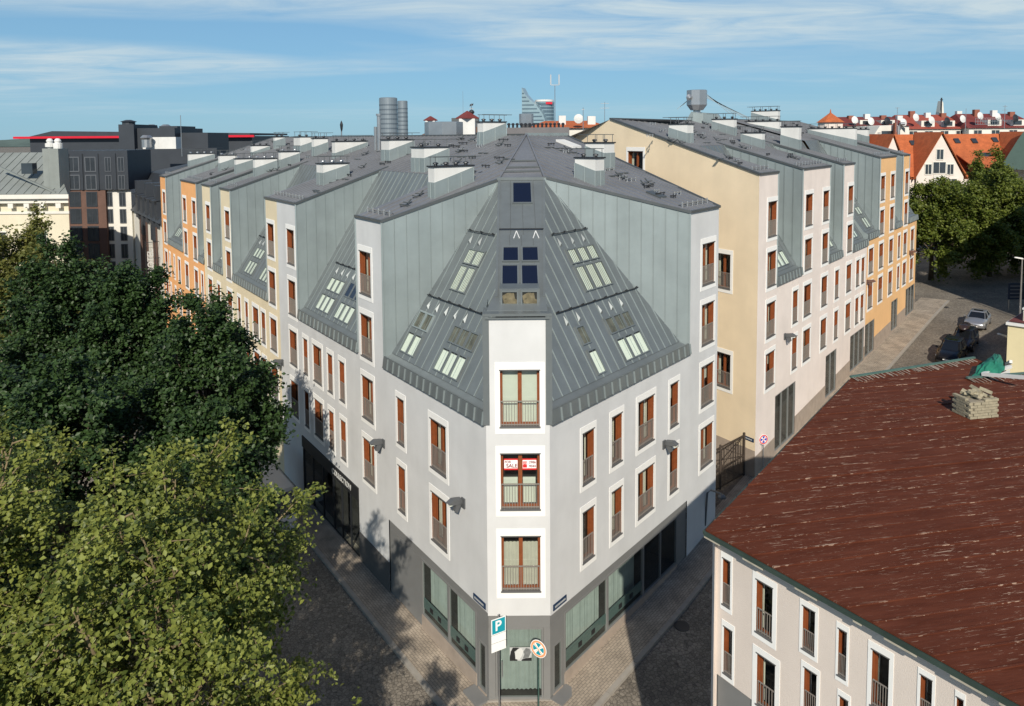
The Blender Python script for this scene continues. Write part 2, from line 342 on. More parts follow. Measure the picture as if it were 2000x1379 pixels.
# ------------------------------------------------------------------ facade walls with openings
def wall_mesh(wing, S0, S1, zb, zt, openings, g, i=0, u=0.0):
    """grid of quads on the facade plane, leaving openings [(s0,s1,z0,z1)] out; zb(s) bottom"""
    op = [o for o in openings if o[1] > S0 and o[0] < S1]
    ss = sorted({S0, S1, *[round(min(max(v, S0), S1), 4) for o in op for v in o[:2]]})
    zbot = min(zb(S0), zb(S1))
    zs = sorted({zt, *[round(v, 4) for o in op for v in o[2:] if v < zt]})
    for a, b in zip(ss[:-1], ss[1:]):
        if b-a < 1e-4: continue
        prev = None
        for k, z in enumerate([None]+zs):
            za = (zb(a), zb(b)) if z is None else (z, z)
            if k == len(zs): break
            z2 = zs[k]; mid = ((a+b)/2, (sum(za)/2+z2)/2)
            if z2 <= max(za)+1e-5: continue
            if any(o[0]-1e-5 < mid[0] < o[1]+1e-5 and o[2]-1e-5 < mid[1] < o[3]+1e-5 for o in op): continue
            q = [wing.P(a, u, za[0]), wing.P(b, u, za[1]), wing.P(b, u, z2), wing.P(a, u, z2)]
            g.poly(q if not wing.left else q[::-1], i)

# ------------------------------------------------------------------ roof pieces
def roof_plane(wing, pts, parent, wid=0.62, name='roof_panel'):
    poly = [wing.P(S, u, wing.roof(u)) for S, u in pts]
    nrm = np.array([-wing.n[0]*wing.k, -wing.n[1]*wing.k, 1.0])
    up = np.array([wing.n[0], wing.n[1], wing.k])
    clad(poly, up, wid, M_ZROOF, parent, name, nrm, 0.03, 0.045)
class Mans:                                  # mansard plane of a wing: coordinates (S, m)
    def __init__(s, wing, mu0, mz0, uT, zT):
        s.w = wing; s.u0 = mu0; s.z0 = mz0; L = math.hypot(uT-mu0, zT-mz0); s.cu = (uT-mu0)/L; s.cz = (zT-mz0)/L; s.L = L
        s.n = np.array([-wing.n[0]*s.cz, -wing.n[1]*s.cz, s.cu])
        s.up = np.array([wing.n[0]*s.cu, wing.n[1]*s.cu, s.cz])
    def P(s, S, m): return s.w.P(S, s.u0+s.cu*m, s.z0+s.cz*m)
    def M(s, S, m, off=0.0):                 # x along wall, y up the slope, z outwards
        p = s.P(S, m)+s.n*off; x = (-s.w.d if s.w.left else s.w.d); x = np.array([x[0], x[1], 0])
        # (x, up, n) right handed?
        return Matrix(((x[0], s.up[0], s.n[0], p[0]), (x[1], s.up[1], s.n[1], p[1]), (0, s.up[2], s.n[2], p[2]), (0, 0, 0, 1)))
SKC = {}
def skylight(parent, M, wd, ht, look=0):
    key = (round(wd, 2), round(ht, 2), look)
    if key not in SKC:
        h = wd/2; f = 0.055; g = G()
        g.box((-h,0,-0.02),(-h+f,ht,0.09)); g.box((h-f,0,-0.02),(h,ht,0.09)); g.box((-h+f,0,-0.02),(h-f,f,0.085)); g.box((-h+f,ht-f*1.5,-0.02),(h-f,ht,0.10))
        fr = g.mesh('skylight', M_ZMAN if look != 2 else M_ZWALL)
        g = G(); g.poly([(-h+f,f,0.07),(h-f,f,0.07),(h-f,ht-f,0.07),(-h+f,ht-f,0.07)]); pn = g.mesh('pane', M_DGLASS if look == 1 else M_SKYG)
        g = G()
        if look == 1: g.poly([(-h+f,f,0.03),(h-f,f,0.03),(h-f,ht-f,0.03),(-h+f,ht-f,0.03)], 1)
        elif look == 0:                      # blind drawn most of the way
            t = ht*0.86; g.poly([(-h+f,f,0.03),(h-f,f,0.03),(h-f,t,0.032),(-h+f,t,0.032)]); g.poly([(-h+f,t,0.03),(h-f,t,0.03),(h-f,ht-f,0.03),(-h+f,ht-f,0.03)], 1)
        elif look == 3:                      # half curtain
            for k in range(5):
                a = -h+f+(wd-2*f)*k/5; b = a+(wd-2*f)*0.11; g.poly([(a,f,0.035),(b,f,0.035),(b,ht-f,0.035),(a,ht-f,0.035)])
            g.poly([(-h+f,f,0.028),(h-f,f,0.028),(h-f,ht-f,0.028),(-h+f,ht-f,0.028)], 2)
        elif look == 5:                      # boxes stacked behind the glass
            g.poly([(-h+f,f,0.02),(h-f,f,0.02),(h-f,ht-f,0.02),(-h+f,ht-f,0.02)], 1); rr = random.Random(int(wd*1000))
            for k in range(9):
                cx = rr.uniform(-h*.7, h*.7); cy = f+(ht-2*f)*rr.uniform(.1, .75); a = rr.uniform(-.5, .5); w1, h1 = rr.uniform(.08, .2), rr.uniform(.06, .16)
                q = [(-w1,-h1),(w1,-h1),(w1,h1),(-w1,h1)]; g.poly([(min(max(cx+x*math.cos(a)-y*math.sin(a), -h+f), h-f), min(max(cy+x*math.sin(a)+y*math.cos(a), f), ht-f), 0.024+k*.003) for x, y in q], 3)
        else: g.poly([(-h+f,f,0.03),(h-f,f,0.03),(h-f,ht-f,0.03),(-h+f,ht-f,0.03)], 2)
        bl = g.mesh('blind', [M_BLIND, M_ROOM, mat('dim_interior', (0.13, 0.12, 0.095), 0.9, 0, 0.5, 2.5), mat('beige_boxes', (0.20, 0.155, 0.10), 0.9, 0, 0.5, 4)])
        SKC[key] = (fr, pn, bl)
    fr, pn, bl = SKC[key]; o = obj('skylight', fr, parent, M); obj('pane', pn, o, M); obj('blind', bl, o, M); return o
def sky_group(parent, mans, S0, S1, m0, m1, cols, look=0):
    w_ = (S1-S0)/cols
    for c in range(cols): skylight(parent, mans.M(S0+w_*(c+0.5), m0, 0.02), w_-0.03, m1-m0, look)
def guard_rail(parent, mans, S0, S1, m, tris):
    g = G(); a = mans.P(S0, m)+mans.n*0.13; b = mans.P(S1, m)+mans.n*0.13; g.bar(a, b, 0.035)
    n = max(2, int(abs(S1-S0)/0.9)+1)
    for k in range(n):
        S = S0+(S1-S0)*(k+0.2)/(n-0.6); p = mans.P(S, m+0.04); g.bar(p+mans.n*0.02, p+mans.n*0.17, 0.05)
    rl = g.build('snow_guard', M_DARKMET, parent)
    for S in tris:                           # little folded triangular hooks under the rail
        g = G()
        p = [mans.P(S-0.11, m-0.62)+mans.n*0.025, mans.P(S+0.11, m-0.62)+mans.n*0.025, mans.P(S, m-0.16)+mans.n*0.03]
        q = mans.P(S, m-0.5)+mans.n*0.12
        g.poly([p[0], q, p[2]]); g.poly([q, p[1], p[2]]); g.poly([p[0], p[1], q]); g.build('hook', M_ZMAN, rl)
def cornice(parent, wing, S0, S1, zc=ZC, mz=MZ0, mu=MU0):
    """fascia of ribbed zinc, gutter shelf behind it"""
    nrm = np.array([-wing.n[0], -wing.n[1], 0.12])
    poly = [wing.P(S0, -0.10, zc), wing.P(S1, -0.10, zc), wing.P(S1, -0.02, zc+0.50), wing.P(S0, -0.02, zc+0.50)]
    clad(poly, (0, 0, 1), 0.58, M_ZMAN, parent, 'fascia_panel', nrm, 0.015, 0.06, ribmat=M_ZWALL, ribw=0.04)
    g = G()
    g.poly([wing.P(S0, -0.10, zc), wing.P(S1, -0.10, zc), wing.P(S1, 0.02, zc-0.03), wing.P(S0, 0.02, zc-0.03)])
    g.poly([wing.P(S0, -0.02, zc+0.5), wing.P(S1, -0.02, zc+0.5), wing.P(S1, 0.06, zc+0.44), wing.P(S0, 0.06, zc+0.44)])
    g.poly([wing.P(S0, 0.06, zc+0.44), wing.P(S1, 0.06, zc+0.44), wing.P(S1, mu+0.02, mz), wing.P(S0, mu+0.02, mz)])
    g.bar(wing.P(S0, -0.09, zc+0.0), wing.P(S1, -0.09, zc+0.0), 0.06); g.bar(wing.P(S0, -0.02, zc+0.52), wing.P(S1, -0.02, zc+0.52), 0.05)
    g.build('gutter', M_ZMAN, parent)

# ------------------------------------------------------------------ chimneys
def chimney(parent, wing, xf, xc, xe, yb, yw, yt, top='rail', umax=11.6):
    S, u, p = wing.pxroof(xc, yb)
    if not (0.2 < u < umax) or p[1] < 20 or yb < 262:
        u = umax; lo, hi = -5.0, 80.0        # find S on that line by bisection on x
        f = lambda S: proj(wing.P(S, u, wing.roof(u)))[0]-xc
        for _ in range(50):
            mid = (lo+hi)/2
            if (f(mid) > 0) == (f(lo) > 0): lo = mid
            else: hi = mid
        S = (lo+hi)/2
    pc = wing.P(S, u, 0); Y = pc[1]
    zw = aty(xc, yw, Y)[2]; zt = aty(xc, yt, Y)[2]
    n3 = np.array([wing.n[0], wing.n[1], 0]); pf = onpl(xf, yb, pc, n3); w_ = min(max(abs((pf[:2]-wing.O)@wing.d-S), 0.55), 1.7)
    sg = 1; S2 = S+sg*w_
    # length along slope from x_end
    best, bu = 1e9, u+1.5
    for uu in np.arange(u+0.8, u+7, 0.05):
        e = abs(proj(wing.P(S, uu, zt))[0]-xe)
        if e < best: best, bu = e, uu
    L = bu-u; zr = wing.roof; h1 = max(zw-zr(u), 0.35); hw = max(zt-zw, 0.3); zt = zr(u)+h1+hw
    zend = min(zr(bu)+h1, zt-0.05)
    P = lambda s, q, z: wing.P(s, q, z)
    g = G(); e = 0.0                         # white rendered top
    def solid(g, s0, s1, u0, u1, b0, b1, t0, t1, i=0):
        v = [P(s0,u0,b0),P(s1,u0,b0),P(s1,u1,b1),P(s0,u1,b1),P(s0,u0,t0),P(s1,u0,t0),P(s1,u1,t1),P(s0,u1,t1)]
        b = len(g.V); g.V += [tuple(x) for x in v]
        for f in ((0,1,2,3),(7,6,5,4),(0,4,5,1),(1,5,6,2),(2,6,7,3),(3,7,4,0)): g.F.append(tuple(b+k for k in (f if not wing.left else f[::-1]))); g.I.append(i)
    solid(g, S, S2, u, bu, zr(u)+h1, zend, zt, zt)
    ch = g.build('chimney', M_WHITE, parent)
    g = G(); solid(g, S-0.03, S2+0.03, u-0.03, bu+0.03, zr(u)-0.4, zr(bu)-0.4, zr(u)+h1, zend)
    nseg = max(2, int(L/0.6))
    for k in range(nseg+1):                  # seams
        q = u+L*k/nseg
        for s_ in (S-0.045, S2+0.045): g.bar(P(s_, q, zr(q)-0.05), P(s_, q, zr(u)+h1+(zend-zr(u)-h1)*k/nseg-0.02), 0.03)
    for k in range(1, max(2, int(w_/0.45))):
        q = S+w_*k/max(2, int(w_/0.45)); g.bar(P(q, u-0.045, zr(u)-0.05), P(q, u-0.045, zr(u)+h1-0.02), 0.03)
    g.build('cladding', M_ZWALL, ch)
    g = G(); g2 = lambda s0, s1, u0, u1, z0, z1: solid(g, s0, s1, u0, u1, z0, z0, z1, z1)
    g2(S-0.06, S2+0.06, u-0.06, bu+0.05, zt, zt+0.07)
    g.build('capping', M_DARKMET, ch)
    g = G()
    if top in ('rail', 'dish'):
        hh = 0.42; ext = 0.5
        for s_ in (S+0.05, S2-0.05):
            g.bar(P(s_, u+(0 if top == 'rail' else -0.2), zt+0.07+hh), P(s_, bu+(ext if top == 'rail' else 0.1), zt+0.07+hh), 0.035)
            for k in range(max(3, int(L/0.7))):
                q = u+0.1+(L-0.2)*k/(max(3, int(L/0.7))-1); g.bar(P(s_, q, zt+0.06), P(s_, q, zt+0.07+hh), 0.03)
        g.build('rail', M_ZDARK, ch)
        nv = max(2, int(L/0.55))
        for k in range(nv):
            g = G(); p = P((S+S2)/2, u+0.25+(L-0.5)*k/max(1, nv-1), zt+0.06)
            g.lathe(p, [(0.09, 0), (0.09, 0.08), (0.15, 0.09), (0.13, 0.15), (0.04, 0.18)], 10); g.build('vent_cowl', M_STEEL if top == 'dish' else M_DARKMET, ch)
    return S, u, zt
def roof_bits(parent, wing, rect, n, seed):
    """snow stops and hooks scattered on a roof slope"""
    rr = random.Random(seed); S0, S1, u0, u1 = rect
    for k in range(n):
        S = rr.uniform(S0+0.3, S1-0.3); u = rr.uniform(u0, u1); z = wing.roof(u)
        g = G(); t = rr.random()
        if t < 0.5:                          # short snow guard with white posts
            L = rr.uniform(0.5, 1.1); q0, q1 = wing.P(S-L/2, u, z+0.16), wing.P(S+L/2, u, z+0.16)
            g.bar(q0, q1, 0.05)
            for f in (0.1, 0.5, 0.9): p = q0+(q1-q0)*f; g.bar(p-np.array([0, 0, 0.14]), p+np.array([0, 0, 0.05]), 0.045); 
            g.build('snow_guard', M_STEEL if rr.random() < 0.5 else M_DARKMET, parent)
        elif t < 0.8:                        # forked step bracket
            p = wing.P(S, u, z+0.03); up = np.array([wing.n[0], wing.n[1], wing.k])
            g.bar(p, p-up*0.32+np.array([0, 0, 0.2]), 0.06); g.bar(p, p+up*0.3+np.array([0, 0, 0.22]), 0.06); g.bar(wing.P(S-0.25, u, z+0.2), wing.P(S+0.25, u, z+0.2), 0.05)
            g.build('step_bracket', M_ZDARK, parent)
        else:                                # low flashing ridge
            g.bar(wing.P(S-0.45, u, z+0.05), wing.P(S+0.45, u, z+0.05), 0.16, 0, 0.07); g.build('flashing', M_ZDARK, parent)
def pier_guard(parent, wing, S0, S1):
    g = G(); u = 0.55; z = wing.roof(u); g.bar(wing.P(S0+0.2, u, z+0.2), wing.P(S1-0.2, u, z+0.2), 0.045); g.bar(wing.P(S0+0.2, u, z+0.10), wing.P(S1-0.2, u, z+0.10), 0.035)
    n = max(3, int((S1-S0)/0.55))
    for k in range(n):
        S = S0+0.25+(S1-S0-0.5)*k/(n-1); g.bar(wing.P(S, u, z+0.02), wing.P(S, u, z+0.30), 0.05); g.bar(wing.P(S, u+0.25, wing.roof(u+0.25)+0.03), wing.P(S, u, z+0.24), 0.04)
    g.build('snow_guard', M_STEEL, parent)
    g = G(); g.bar(wing.P(S0, -0.02, wing.z0+0.02), wing.P(S1, -0.02, wing.z0+0.02), 0.14, 0, 0.12)   # eaves drip edge
    g.build('eaves_edge', M_ZDARK, parent)
def verge(parent, wing, S, ua, ub, side, S2=None):
    g = G(); S2 = S if S2 is None else S2
    g.bar(wing.P(S, ua, wing.roof(ua)+0.03), wing.P(S2, ub, wing.roof(ub)+0.03), 0.14, 0, 0.13); g.build('verge_edge', M_ZDARK, parent)
# ================================================================== SETTING
def road_mat():
    m = bpy.data.materials.new('cobbles'); m.use_nodes = True; t = m.node_tree; b = t.nodes['Principled BSDF']; b.inputs['Roughness'].default_value = 0.85
    g = t.nodes.new('ShaderNodeNewGeometry'); v = t.nodes.new('ShaderNodeTexVoronoi'); v.inputs['Scale'].default_value = 6.5
    t.links.new(g.outputs['Position'], v.inputs['Vector'])
    v2 = t.nodes.new('ShaderNodeTexVoronoi'); v2.feature = 'DISTANCE_TO_EDGE'; v2.inputs['Scale'].default_value = 6.5; t.links.new(g.outputs['Position'], v2.inputs['Vector'])
    n = t.nodes.new('ShaderNodeTexNoise'); n.inputs['Scale'].default_value = 0.35; n.inputs['Detail'].default_value = 6; t.links.new(g.outputs['Position'], n.inputs['Vector'])
    cr = t.nodes.new('ShaderNodeValToRGB'); cr.color_ramp.elements[0].color = (0.13, 0.112, 0.09, 1); cr.color_ramp.elements[1].color = (0.27, 0.235, 0.19, 1)
    t.links.new(v.outputs['Color'], cr.inputs[0])
    mr = t.nodes.new('ShaderNodeMapRange'); mr.inputs[1].default_value = 0.0; mr.inputs[2].default_value = 0.10; mr.inputs[3].default_value = 0.45; t.links.new(v2.outputs[0], mr.inputs[0])
    m2 = t.nodes.new('ShaderNodeMapRange'); m2.inputs[1].default_value = 0.3; m2.inputs[2].default_value = 0.7; m2.inputs[3].default_value = 0.72; m2.inputs[4].default_value = 1.2; t.links.new(n.outputs[0], m2.inputs[0])
    a = t.nodes.new('ShaderNodeMixRGB'); a.blend_type = 'MULTIPLY'; a.inputs[0].default_value = 1; t.links.new(cr.outputs[0], a.inputs[1]); t.links.new(mr.outputs[0], a.inputs[2])
    c = t.nodes.new('ShaderNodeMixRGB'); c.blend_type = 'MULTIPLY'; c.inputs[0].default_value = 1; t.links.new(a.outputs[0], c.inputs[1]); t.links.new(m2.outputs[0], c.inputs[2])
    t.links.new(c.outputs[0], b.inputs['Base Color'])
    bp = t.nodes.new('ShaderNodeBump'); bp.inputs['Strength'].default_value = 0.8; bp.inputs['Distance'].default_value = 0.03; t.links.new(mr.outputs[0], bp.inputs['Height']); t.links.new(bp.outputs[0], b.inputs['Normal'])
    return m
def paver_mat(ang, name):
    m = bpy.data.materials.new(name); m.use_nodes = True; t = m.node_tree; b = t.nodes['Principled BSDF']; b.inputs['Roughness'].default_value = 0.85
    g = t.nodes.new('ShaderNodeNewGeometry'); mp = t.nodes.new('ShaderNodeMapping'); mp.inputs['Rotation'].default_value = (0, 0, ang); t.links.new(g.outputs['Position'], mp.inputs[0])
    br = t.nodes.new('ShaderNodeTexBrick'); br.inputs['Scale'].default_value = 1.0; br.inputs['Brick Width'].default_value = 0.24; br.inputs['Row Height'].default_value = 0.12; br.inputs['Mortar Size'].default_value = 0.008
    br.inputs['Color1'].default_value = (0.40, 0.335, 0.26, 1); br.inputs['Color2'].default_value = (0.335, 0.28, 0.22, 1); br.inputs['Mortar'].default_value = (0.13, 0.11, 0.09, 1)
    t.links.new(mp.outputs[0], br.inputs['Vector'])
    n = t.nodes.new('ShaderNodeTexNoise'); n.inputs['Scale'].default_value = 1.1; n.inputs['Detail'].default_value = 7; n.inputs['Roughness'].default_value = 0.65; t.links.new(g.outputs['Position'], n.inputs['Vector'])
    mr = t.nodes.new('ShaderNodeMapRange'); mr.inputs[1].default_value = 0.3; mr.inputs[2].default_value = 0.7; mr.inputs[3].default_value = 0.62; mr.inputs[4].default_value = 1.22; t.links.new(n.outputs[0], mr.inputs[0])
    a = t.nodes.new('ShaderNodeMixRGB'); a.blend_type = 'MULTIPLY'; a.inputs[0].default_value = 1; t.links.new(br.outputs[0], a.inputs[1]); t.links.new(mr.outputs[0], a.inputs[2]); t.links.new(a.outputs[0], b.inputs['Base Color'])
    return m
M_ROAD = road_mat(); M_PAVL = paver_mat(math.atan2(0.8091, 0.5877), 'pavers_a'); M_PAVR = paver_mat(-math.atan2(0.7622, 0.6473), 'pavers_b')
M_KERB = mat('kerb_granite', (0.30, 0.275, 0.24), 0.8, 0, 0.12, 3, 0.2, 30)
g = G()
xs = sorted(set([-4000, -400] + GX[1:-1] + [4000])); 
for a, b in zip(xs[:-1], xs[1:]): g.poly([(a, -150, gz(a)), (b, -150, gz(b)), (b, 6000, gz(b)), (a, 6000, gz(a))])
tag(g.build('ground', M_ROAD), kind='structure')
g = G()                                      # low wooded rise on the horizon
for k in range(60):
    x0 = -2600+k*90; x1 = x0+90; h0 = 22+5*math.sin(k*1.3)+3*math.sin(k*3.1); h1 = 22+5*math.sin((k+1)*1.3)+3*math.sin((k+1)*3.1)
    g.poly([(x0, 2300, 0), (x1, 2300, 0), (x1, 2420, h1), (x0, 2420, h0)]); g.poly([(x0, 2420, h0), (x1, 2420, h1), (x1, 2700, 0), (x0, 2700, 0)])
tag(g.build('hills', mat('far_wood', (0.075, 0.11, 0.10), 1, 0, 0.3, 0.02)), kind='structure')

def walk(name, wing, Sa, Sb, u0, u1, m, k_m, extra=None):
    """pavement strip along a facade with a granite kerb, stepping up 0.12 m"""
    ss = np.arange(Sa, Sb+0.01, 2.0); g = G()
    for a, b in zip(ss[:-1], ss[1:]):
        q = [wing.P(s_, u_, 0) for s_, u_ in ((a, u0), (b, u0), (b, u1), (a, u1))]
        g.poly([(p[0], p[1], gz(p[0])+0.12) for p in q])
    o = tag(g.build(name, m), kind='structure')
    for a, b in zip(ss[:-1], ss[1:]):
        g = G(); p, q = wing.P(a+0.01, u1-0.09, 0), wing.P(b-0.01, u1-0.09, 0)
        g.bar((p[0], p[1], gz(p[0])+0.04), (q[0], q[1], gz(q[0])+0.04), 0.2, 0, 0.19); g.build('kerb_stone', M_KERB, o)
walk('pavement', LW, -1.0, 80.0, 0.4, -1.42, M_PAVL, M_KERB)
walk('pavement', RW, -0.4, 15.6, 0.4, -1.50, M_PAVR, M_KERB)
walk('pavement', RW, 15.6, 70.0, 0.6, -2.0, M_PAVR, M_KERB)
g = G(); pts = [(A0[0]+0.4, 26.6), (B0[0]-0.2, 26.6), tuple(RW.P(0.4, -1.5, 0)[:2]), (1.2, 23.6), (-1.2, 23.6), tuple(LW.P(-0.2, -1.42, 0)[:2])]
g.poly([(x, y, gz(x)+0.116) for x, y in pts]); tag(g.build('pavement_corner', M_PAVL), kind='structure')

# ================================================================== GENERIC WING PARTS
def side_wall(parent, wing, S, zc, uT, zT, facing, panels=True, S_top=None):
    """zinc clad flank of a pier: from facade to where the mansard meets the roof"""
    sg = -1.0 if facing == 'near' else 1.0
    d3 = np.array([wing.d[0], wing.d[1], 0])*sg; St = S if S_top is None else S_top
    poly = [wing.P(S, 0.0, zc), wing.P(S, 0.0, wing.roof(0)-0.02), wing.P(St, uT, wing.roof(uT)-0.02), wing.P(S+(St-S)*0.12, uT*0.12+0.05, zc+0.3)]
    v = np.cross(poly[1]-poly[0], poly[2]-poly[0]); v /= np.linalg.norm(v); v = v if v@d3 > 0 else -v
    if panels: clad([p+v*0.01 for p in poly], (0, 0, 1), 0.58, M_ZWALL, parent, 'wall_panel', v, 0.02, 0.03, 0.014)
    else: g = G(); g.poly(poly); g.build('flank', M_ZWALL, parent)
    g = G(); g.bar(poly[0]+v*0.02, poly[1]+v*0.02, 0.09); g.build('corner_strip', M_ZWALL, parent)
    if panels:                               # flashing where flank meets the mansard
        g = G(); g.bar(poly[3]+v*0.07, poly[2]+v*0.07, 0.14, 0, 0.10); g.build('valley_flashing', M_ZWALL, parent)
def finish_wing(parent, wing, segs, zc, mz, mslope=1.56, panels=True):
    uT = (wing.z0-mz+mslope*MU0)/(mslope-wing.k); zT = wing.roof(uT); ms = Mans(wing, MU0, mz, uT, zT)
    for k, (t, a, b) in enumerate(segs):
        if t == 'P':
            roof_plane(wing, [(a, -0.06), (b, -0.06), (b, U_RIDGE), (a, U_RIDGE)], parent); pier_guard(parent, wing, a, b)
            if k > 0 and segs[k-1][0] == 'R': side_wall(parent, wing, a, zc, uT, zT, 'near', panels); verge(parent, wing, a-0.03, -0.05, uT+0.6, -1)
            if k+1 < len(segs) and segs[k+1][0] == 'R': side_wall(parent, wing, b, zc, uT, zT, 'far', False)
        elif t == 'R':
            roof_plane(wing, [(a, uT), (b, uT), (b, U_RIDGE), (a, U_RIDGE)], parent)
            clad([ms.P(a, 0), ms.P(b, 0), ms.P(b, ms.L), ms.P(a, ms.L)], ms.up, 0.6, M_ZMAN, parent, 'mansard_panel', ms.n, 0.02, 0.035)
            cornice(parent, wing, a, b, zc, mz)
            guard_rail(parent, ms, a+0.4, b-0.4, 3.1, list(np.arange(a+0.9, b-0.6, 0.8)))
            wdt = b-a
            if wdt > 4:
                n = int((wdt-1.2)//2.6)
                for q in range(n):
                    c = a+0.6+(wdt-1.2)*(q+0.5)/n
                    sky_group(parent, ms, c-1.0, c+1.0, 0.2, 1.27, 3, 0); sky_group(parent, ms, c-1.0, c+1.0, 1.5, 2.3, 3, 0)
            else:
                c = (a+b)/2+0.3; sky_group(parent, ms, c-0.7, c+0.7, 0.2, 1.27, 2, 0); sky_group(parent, ms, c-0.7, c+0.7, 1.5, 2.3, 2, 0)
    S0 = min(a for _, a, _ in segs); S1 = max(b for _, _, b in segs)
    return ms, uT
def back_of(parent, wing, S0, S1, zlow=0.0, wallmat=None):
    g = G(); zr = wing.roof(U_RIDGE); u2 = U_RIDGE+9
    g.poly([wing.P(S0, U_RIDGE, zr), wing.P(S1, U_RIDGE, zr), wing.P(S1, u2, zr-3.0), wing.P(S0, u2, zr-3.0)])
    g.build('rear_roof', M_ZROOF, parent)
    g = G(); g.poly([wing.P(S0, u2-0.1, zr-3.0), wing.P(S1, u2-0.1, zr-3.0), wing.P(S1, u2-0.1, -1), wing.P(S0, u2-0.1, -1)]); g.build('rear_wall', wallmat or M_GREY, parent)
    g = G(); g.bar(wing.P(S0, U_RIDGE, zr+0.03), wing.P(S1, U_RIDGE, zr+0.03), 0.3, 0, 0.12); g.build('ridge_cap', M_ZDARK, parent)
def openings_of(wins, rows, ht=2.12):
    o = []
    for c, wd, rr in wins:
        for r_ in rr: o.append((c-snapw(wd)/2, c+snapw(wd)/2, rows[r_-1]-ht, rows[r_-1]))
    return o
def set_windows(parent, wing, wins, rows, ht=2.12, kinds=None):
    for c, wd, rr in wins:
        for r_ in rr: add_window(parent, wing.M(c, rows[r_-1]-ht), snapw(wd), ht, (kinds or {}).get((round(c, 1), r_)))
def ground_line(wing, extra=-0.35): return lambda S: gz(wing.P(S, 0, 0)[0])+extra
def shopfront(parent, wing, s0, s1, z0, z1, divs, look='curtain', frame=M_PANEL, depth=0.25, gm=None):
    """glazed shop opening: frame, panes, fabric or dark room behind"""
    g = G(); sg = -1 if wing.left else 1
    Mx = wing.M((s0+s1)/2, z0); h = (s1-s0)/2; ht = z1-z0
    f = 0.07
    g.box((-h,0.02,0),(h,0.12,f)); g.box((-h,0.02,ht-f),(h,0.12,ht)); g.box((-h,0.02,f),(-h+f,0.12,ht-f)); g.box((h-f,0.02,f),(h,0.12,ht-f))
    for k in range(1, divs): x = -h+2*h*k/divs; g.box((x-0.03,0.02,f),(x+0.03,0.12,ht-f))
    o = g.build('shopfront', frame, parent, Mx)
    for k in range(divs):
        a = -h+2*h*k/divs+0.04; b = -h+2*h*(k+1)/divs-0.04; q = G(); q.poly([(a,0.06,f),(b,0.06,f),(b,0.06,ht-f),(a,0.06,ht-f)]); q.build('pane', gm or M_SHOPG, o, Mx)
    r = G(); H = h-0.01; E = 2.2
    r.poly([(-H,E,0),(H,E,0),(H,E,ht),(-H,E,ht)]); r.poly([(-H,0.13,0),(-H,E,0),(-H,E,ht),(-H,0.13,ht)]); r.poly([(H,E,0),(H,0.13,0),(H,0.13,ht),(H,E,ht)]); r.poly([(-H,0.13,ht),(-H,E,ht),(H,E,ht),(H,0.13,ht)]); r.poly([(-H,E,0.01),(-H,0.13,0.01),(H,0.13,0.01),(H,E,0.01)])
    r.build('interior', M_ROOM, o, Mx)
    if look == 'curtain':
        c = G(); n = int(2*h/0.09); x = np.linspace(-h+0.05, h-0.05, n+1); rr = random.Random(int(s0*100))
        yy = [0.45+0.05*(k % 2)+rr.uniform(-0.015, 0.015) for k in range(n+1)]
        for k in range(n): c.poly([(x[k],yy[k],0.05),(x[k+1],yy[k+1],0.05),(x[k+1],yy[k+1],ht-0.05),(x[k],yy[k],ht-0.05)])
        c.build('curtain', mat('shop_curtain', (0.29, 0.32, 0.30), 0.9, 0, 0.1, 3), o, Mx)
    return o

# ================================================================== CORNER BUILDING (grey)
CB = empty('corner_building', (0.15, 27.0, -1.05), 'pale grey corner apartment block with chamfered end bay and faceted zinc roof', 'building')
segL = [('R', 0.0, 8.57), ('P', 8.57, 11.5), ('R', 11.5, 20.2), ('P', 20.2, 23.7)]
winL = [(6.98, .68, (3, 4)), (3.6, 1.30, (3, 4)), (10.5, 1.28, (1, 2, 3, 4)), (21.25, 1.28, (1, 2, 3, 4)), (19.15, .68, (3, 4)), (17.25, 1.25, (3, 4)), (15.35, .68, (3, 4)), (13.7, .68, (3, 4))]
segR = [('R', 0.0, 11.33), ('P', 11.33, 14.65)]
winR = [(2.55, .82, (3, 4)), (4.7, .82, (3, 4)), (7.18, 1.43, (3, 4)), (9.85, .82, (3, 4)), (13.45, 1.48, (1, 2, 3, 4))]
ROWS_R = [15.2, 12.08, 8.86, 5.6]
shopL = [(0.0, 8.42, -9, 2.55), (11.85, 20.1, -9, 2.70)]; shopR = [(0.0, 11.3, -9, 2.42)]
opL = openings_of(winL, ROWS_G)+shopL; opR = openings_of(winR, ROWS_R)+shopR
g = G()
for t, a, b in segL: wall_mesh(LW, a, b, ground_line(LW), ZC if t == 'R' else LW.z0, opL, g)
g.build('wall', M_GREY, CB)
g = G()
for t, a, b in segR: wall_mesh(RW, a, b, ground_line(RW), ZC if t == 'R' else RW.z0, opR, g)
ge = []                                      # gable end wall over the side passage
RE = np.array([3.66, 47.5])
pe0 = RW.P(14.65, 0, 0)
gend = [(pe0[0], pe0[1], -1.2), (RE[0], RE[1], -1.2), (RE[0], RE[1], 20.72), (pe0[0], pe0[1], 16.9)]
g.poly(gend); g.build('wall', M_GREY, CB)
set_windows(CB, LW, winL, ROWS_G); set_windows(CB, RW, winR, ROWS_R)
# plinth strips
g = G()
for s0, s1 in ((8.43, 11.84),):
    q = [LW.P(s0, -0.03, -1.3), LW.P(s1, -0.03, -1.3), LW.P(s1, -0.03, 0.40), LW.P(s0, -0.03, 0.40)]; g.prism(q, np.array([LW.n[0], LW.n[1], 0])*0.02)
g.build('plinth', M_PLDARK, CB)
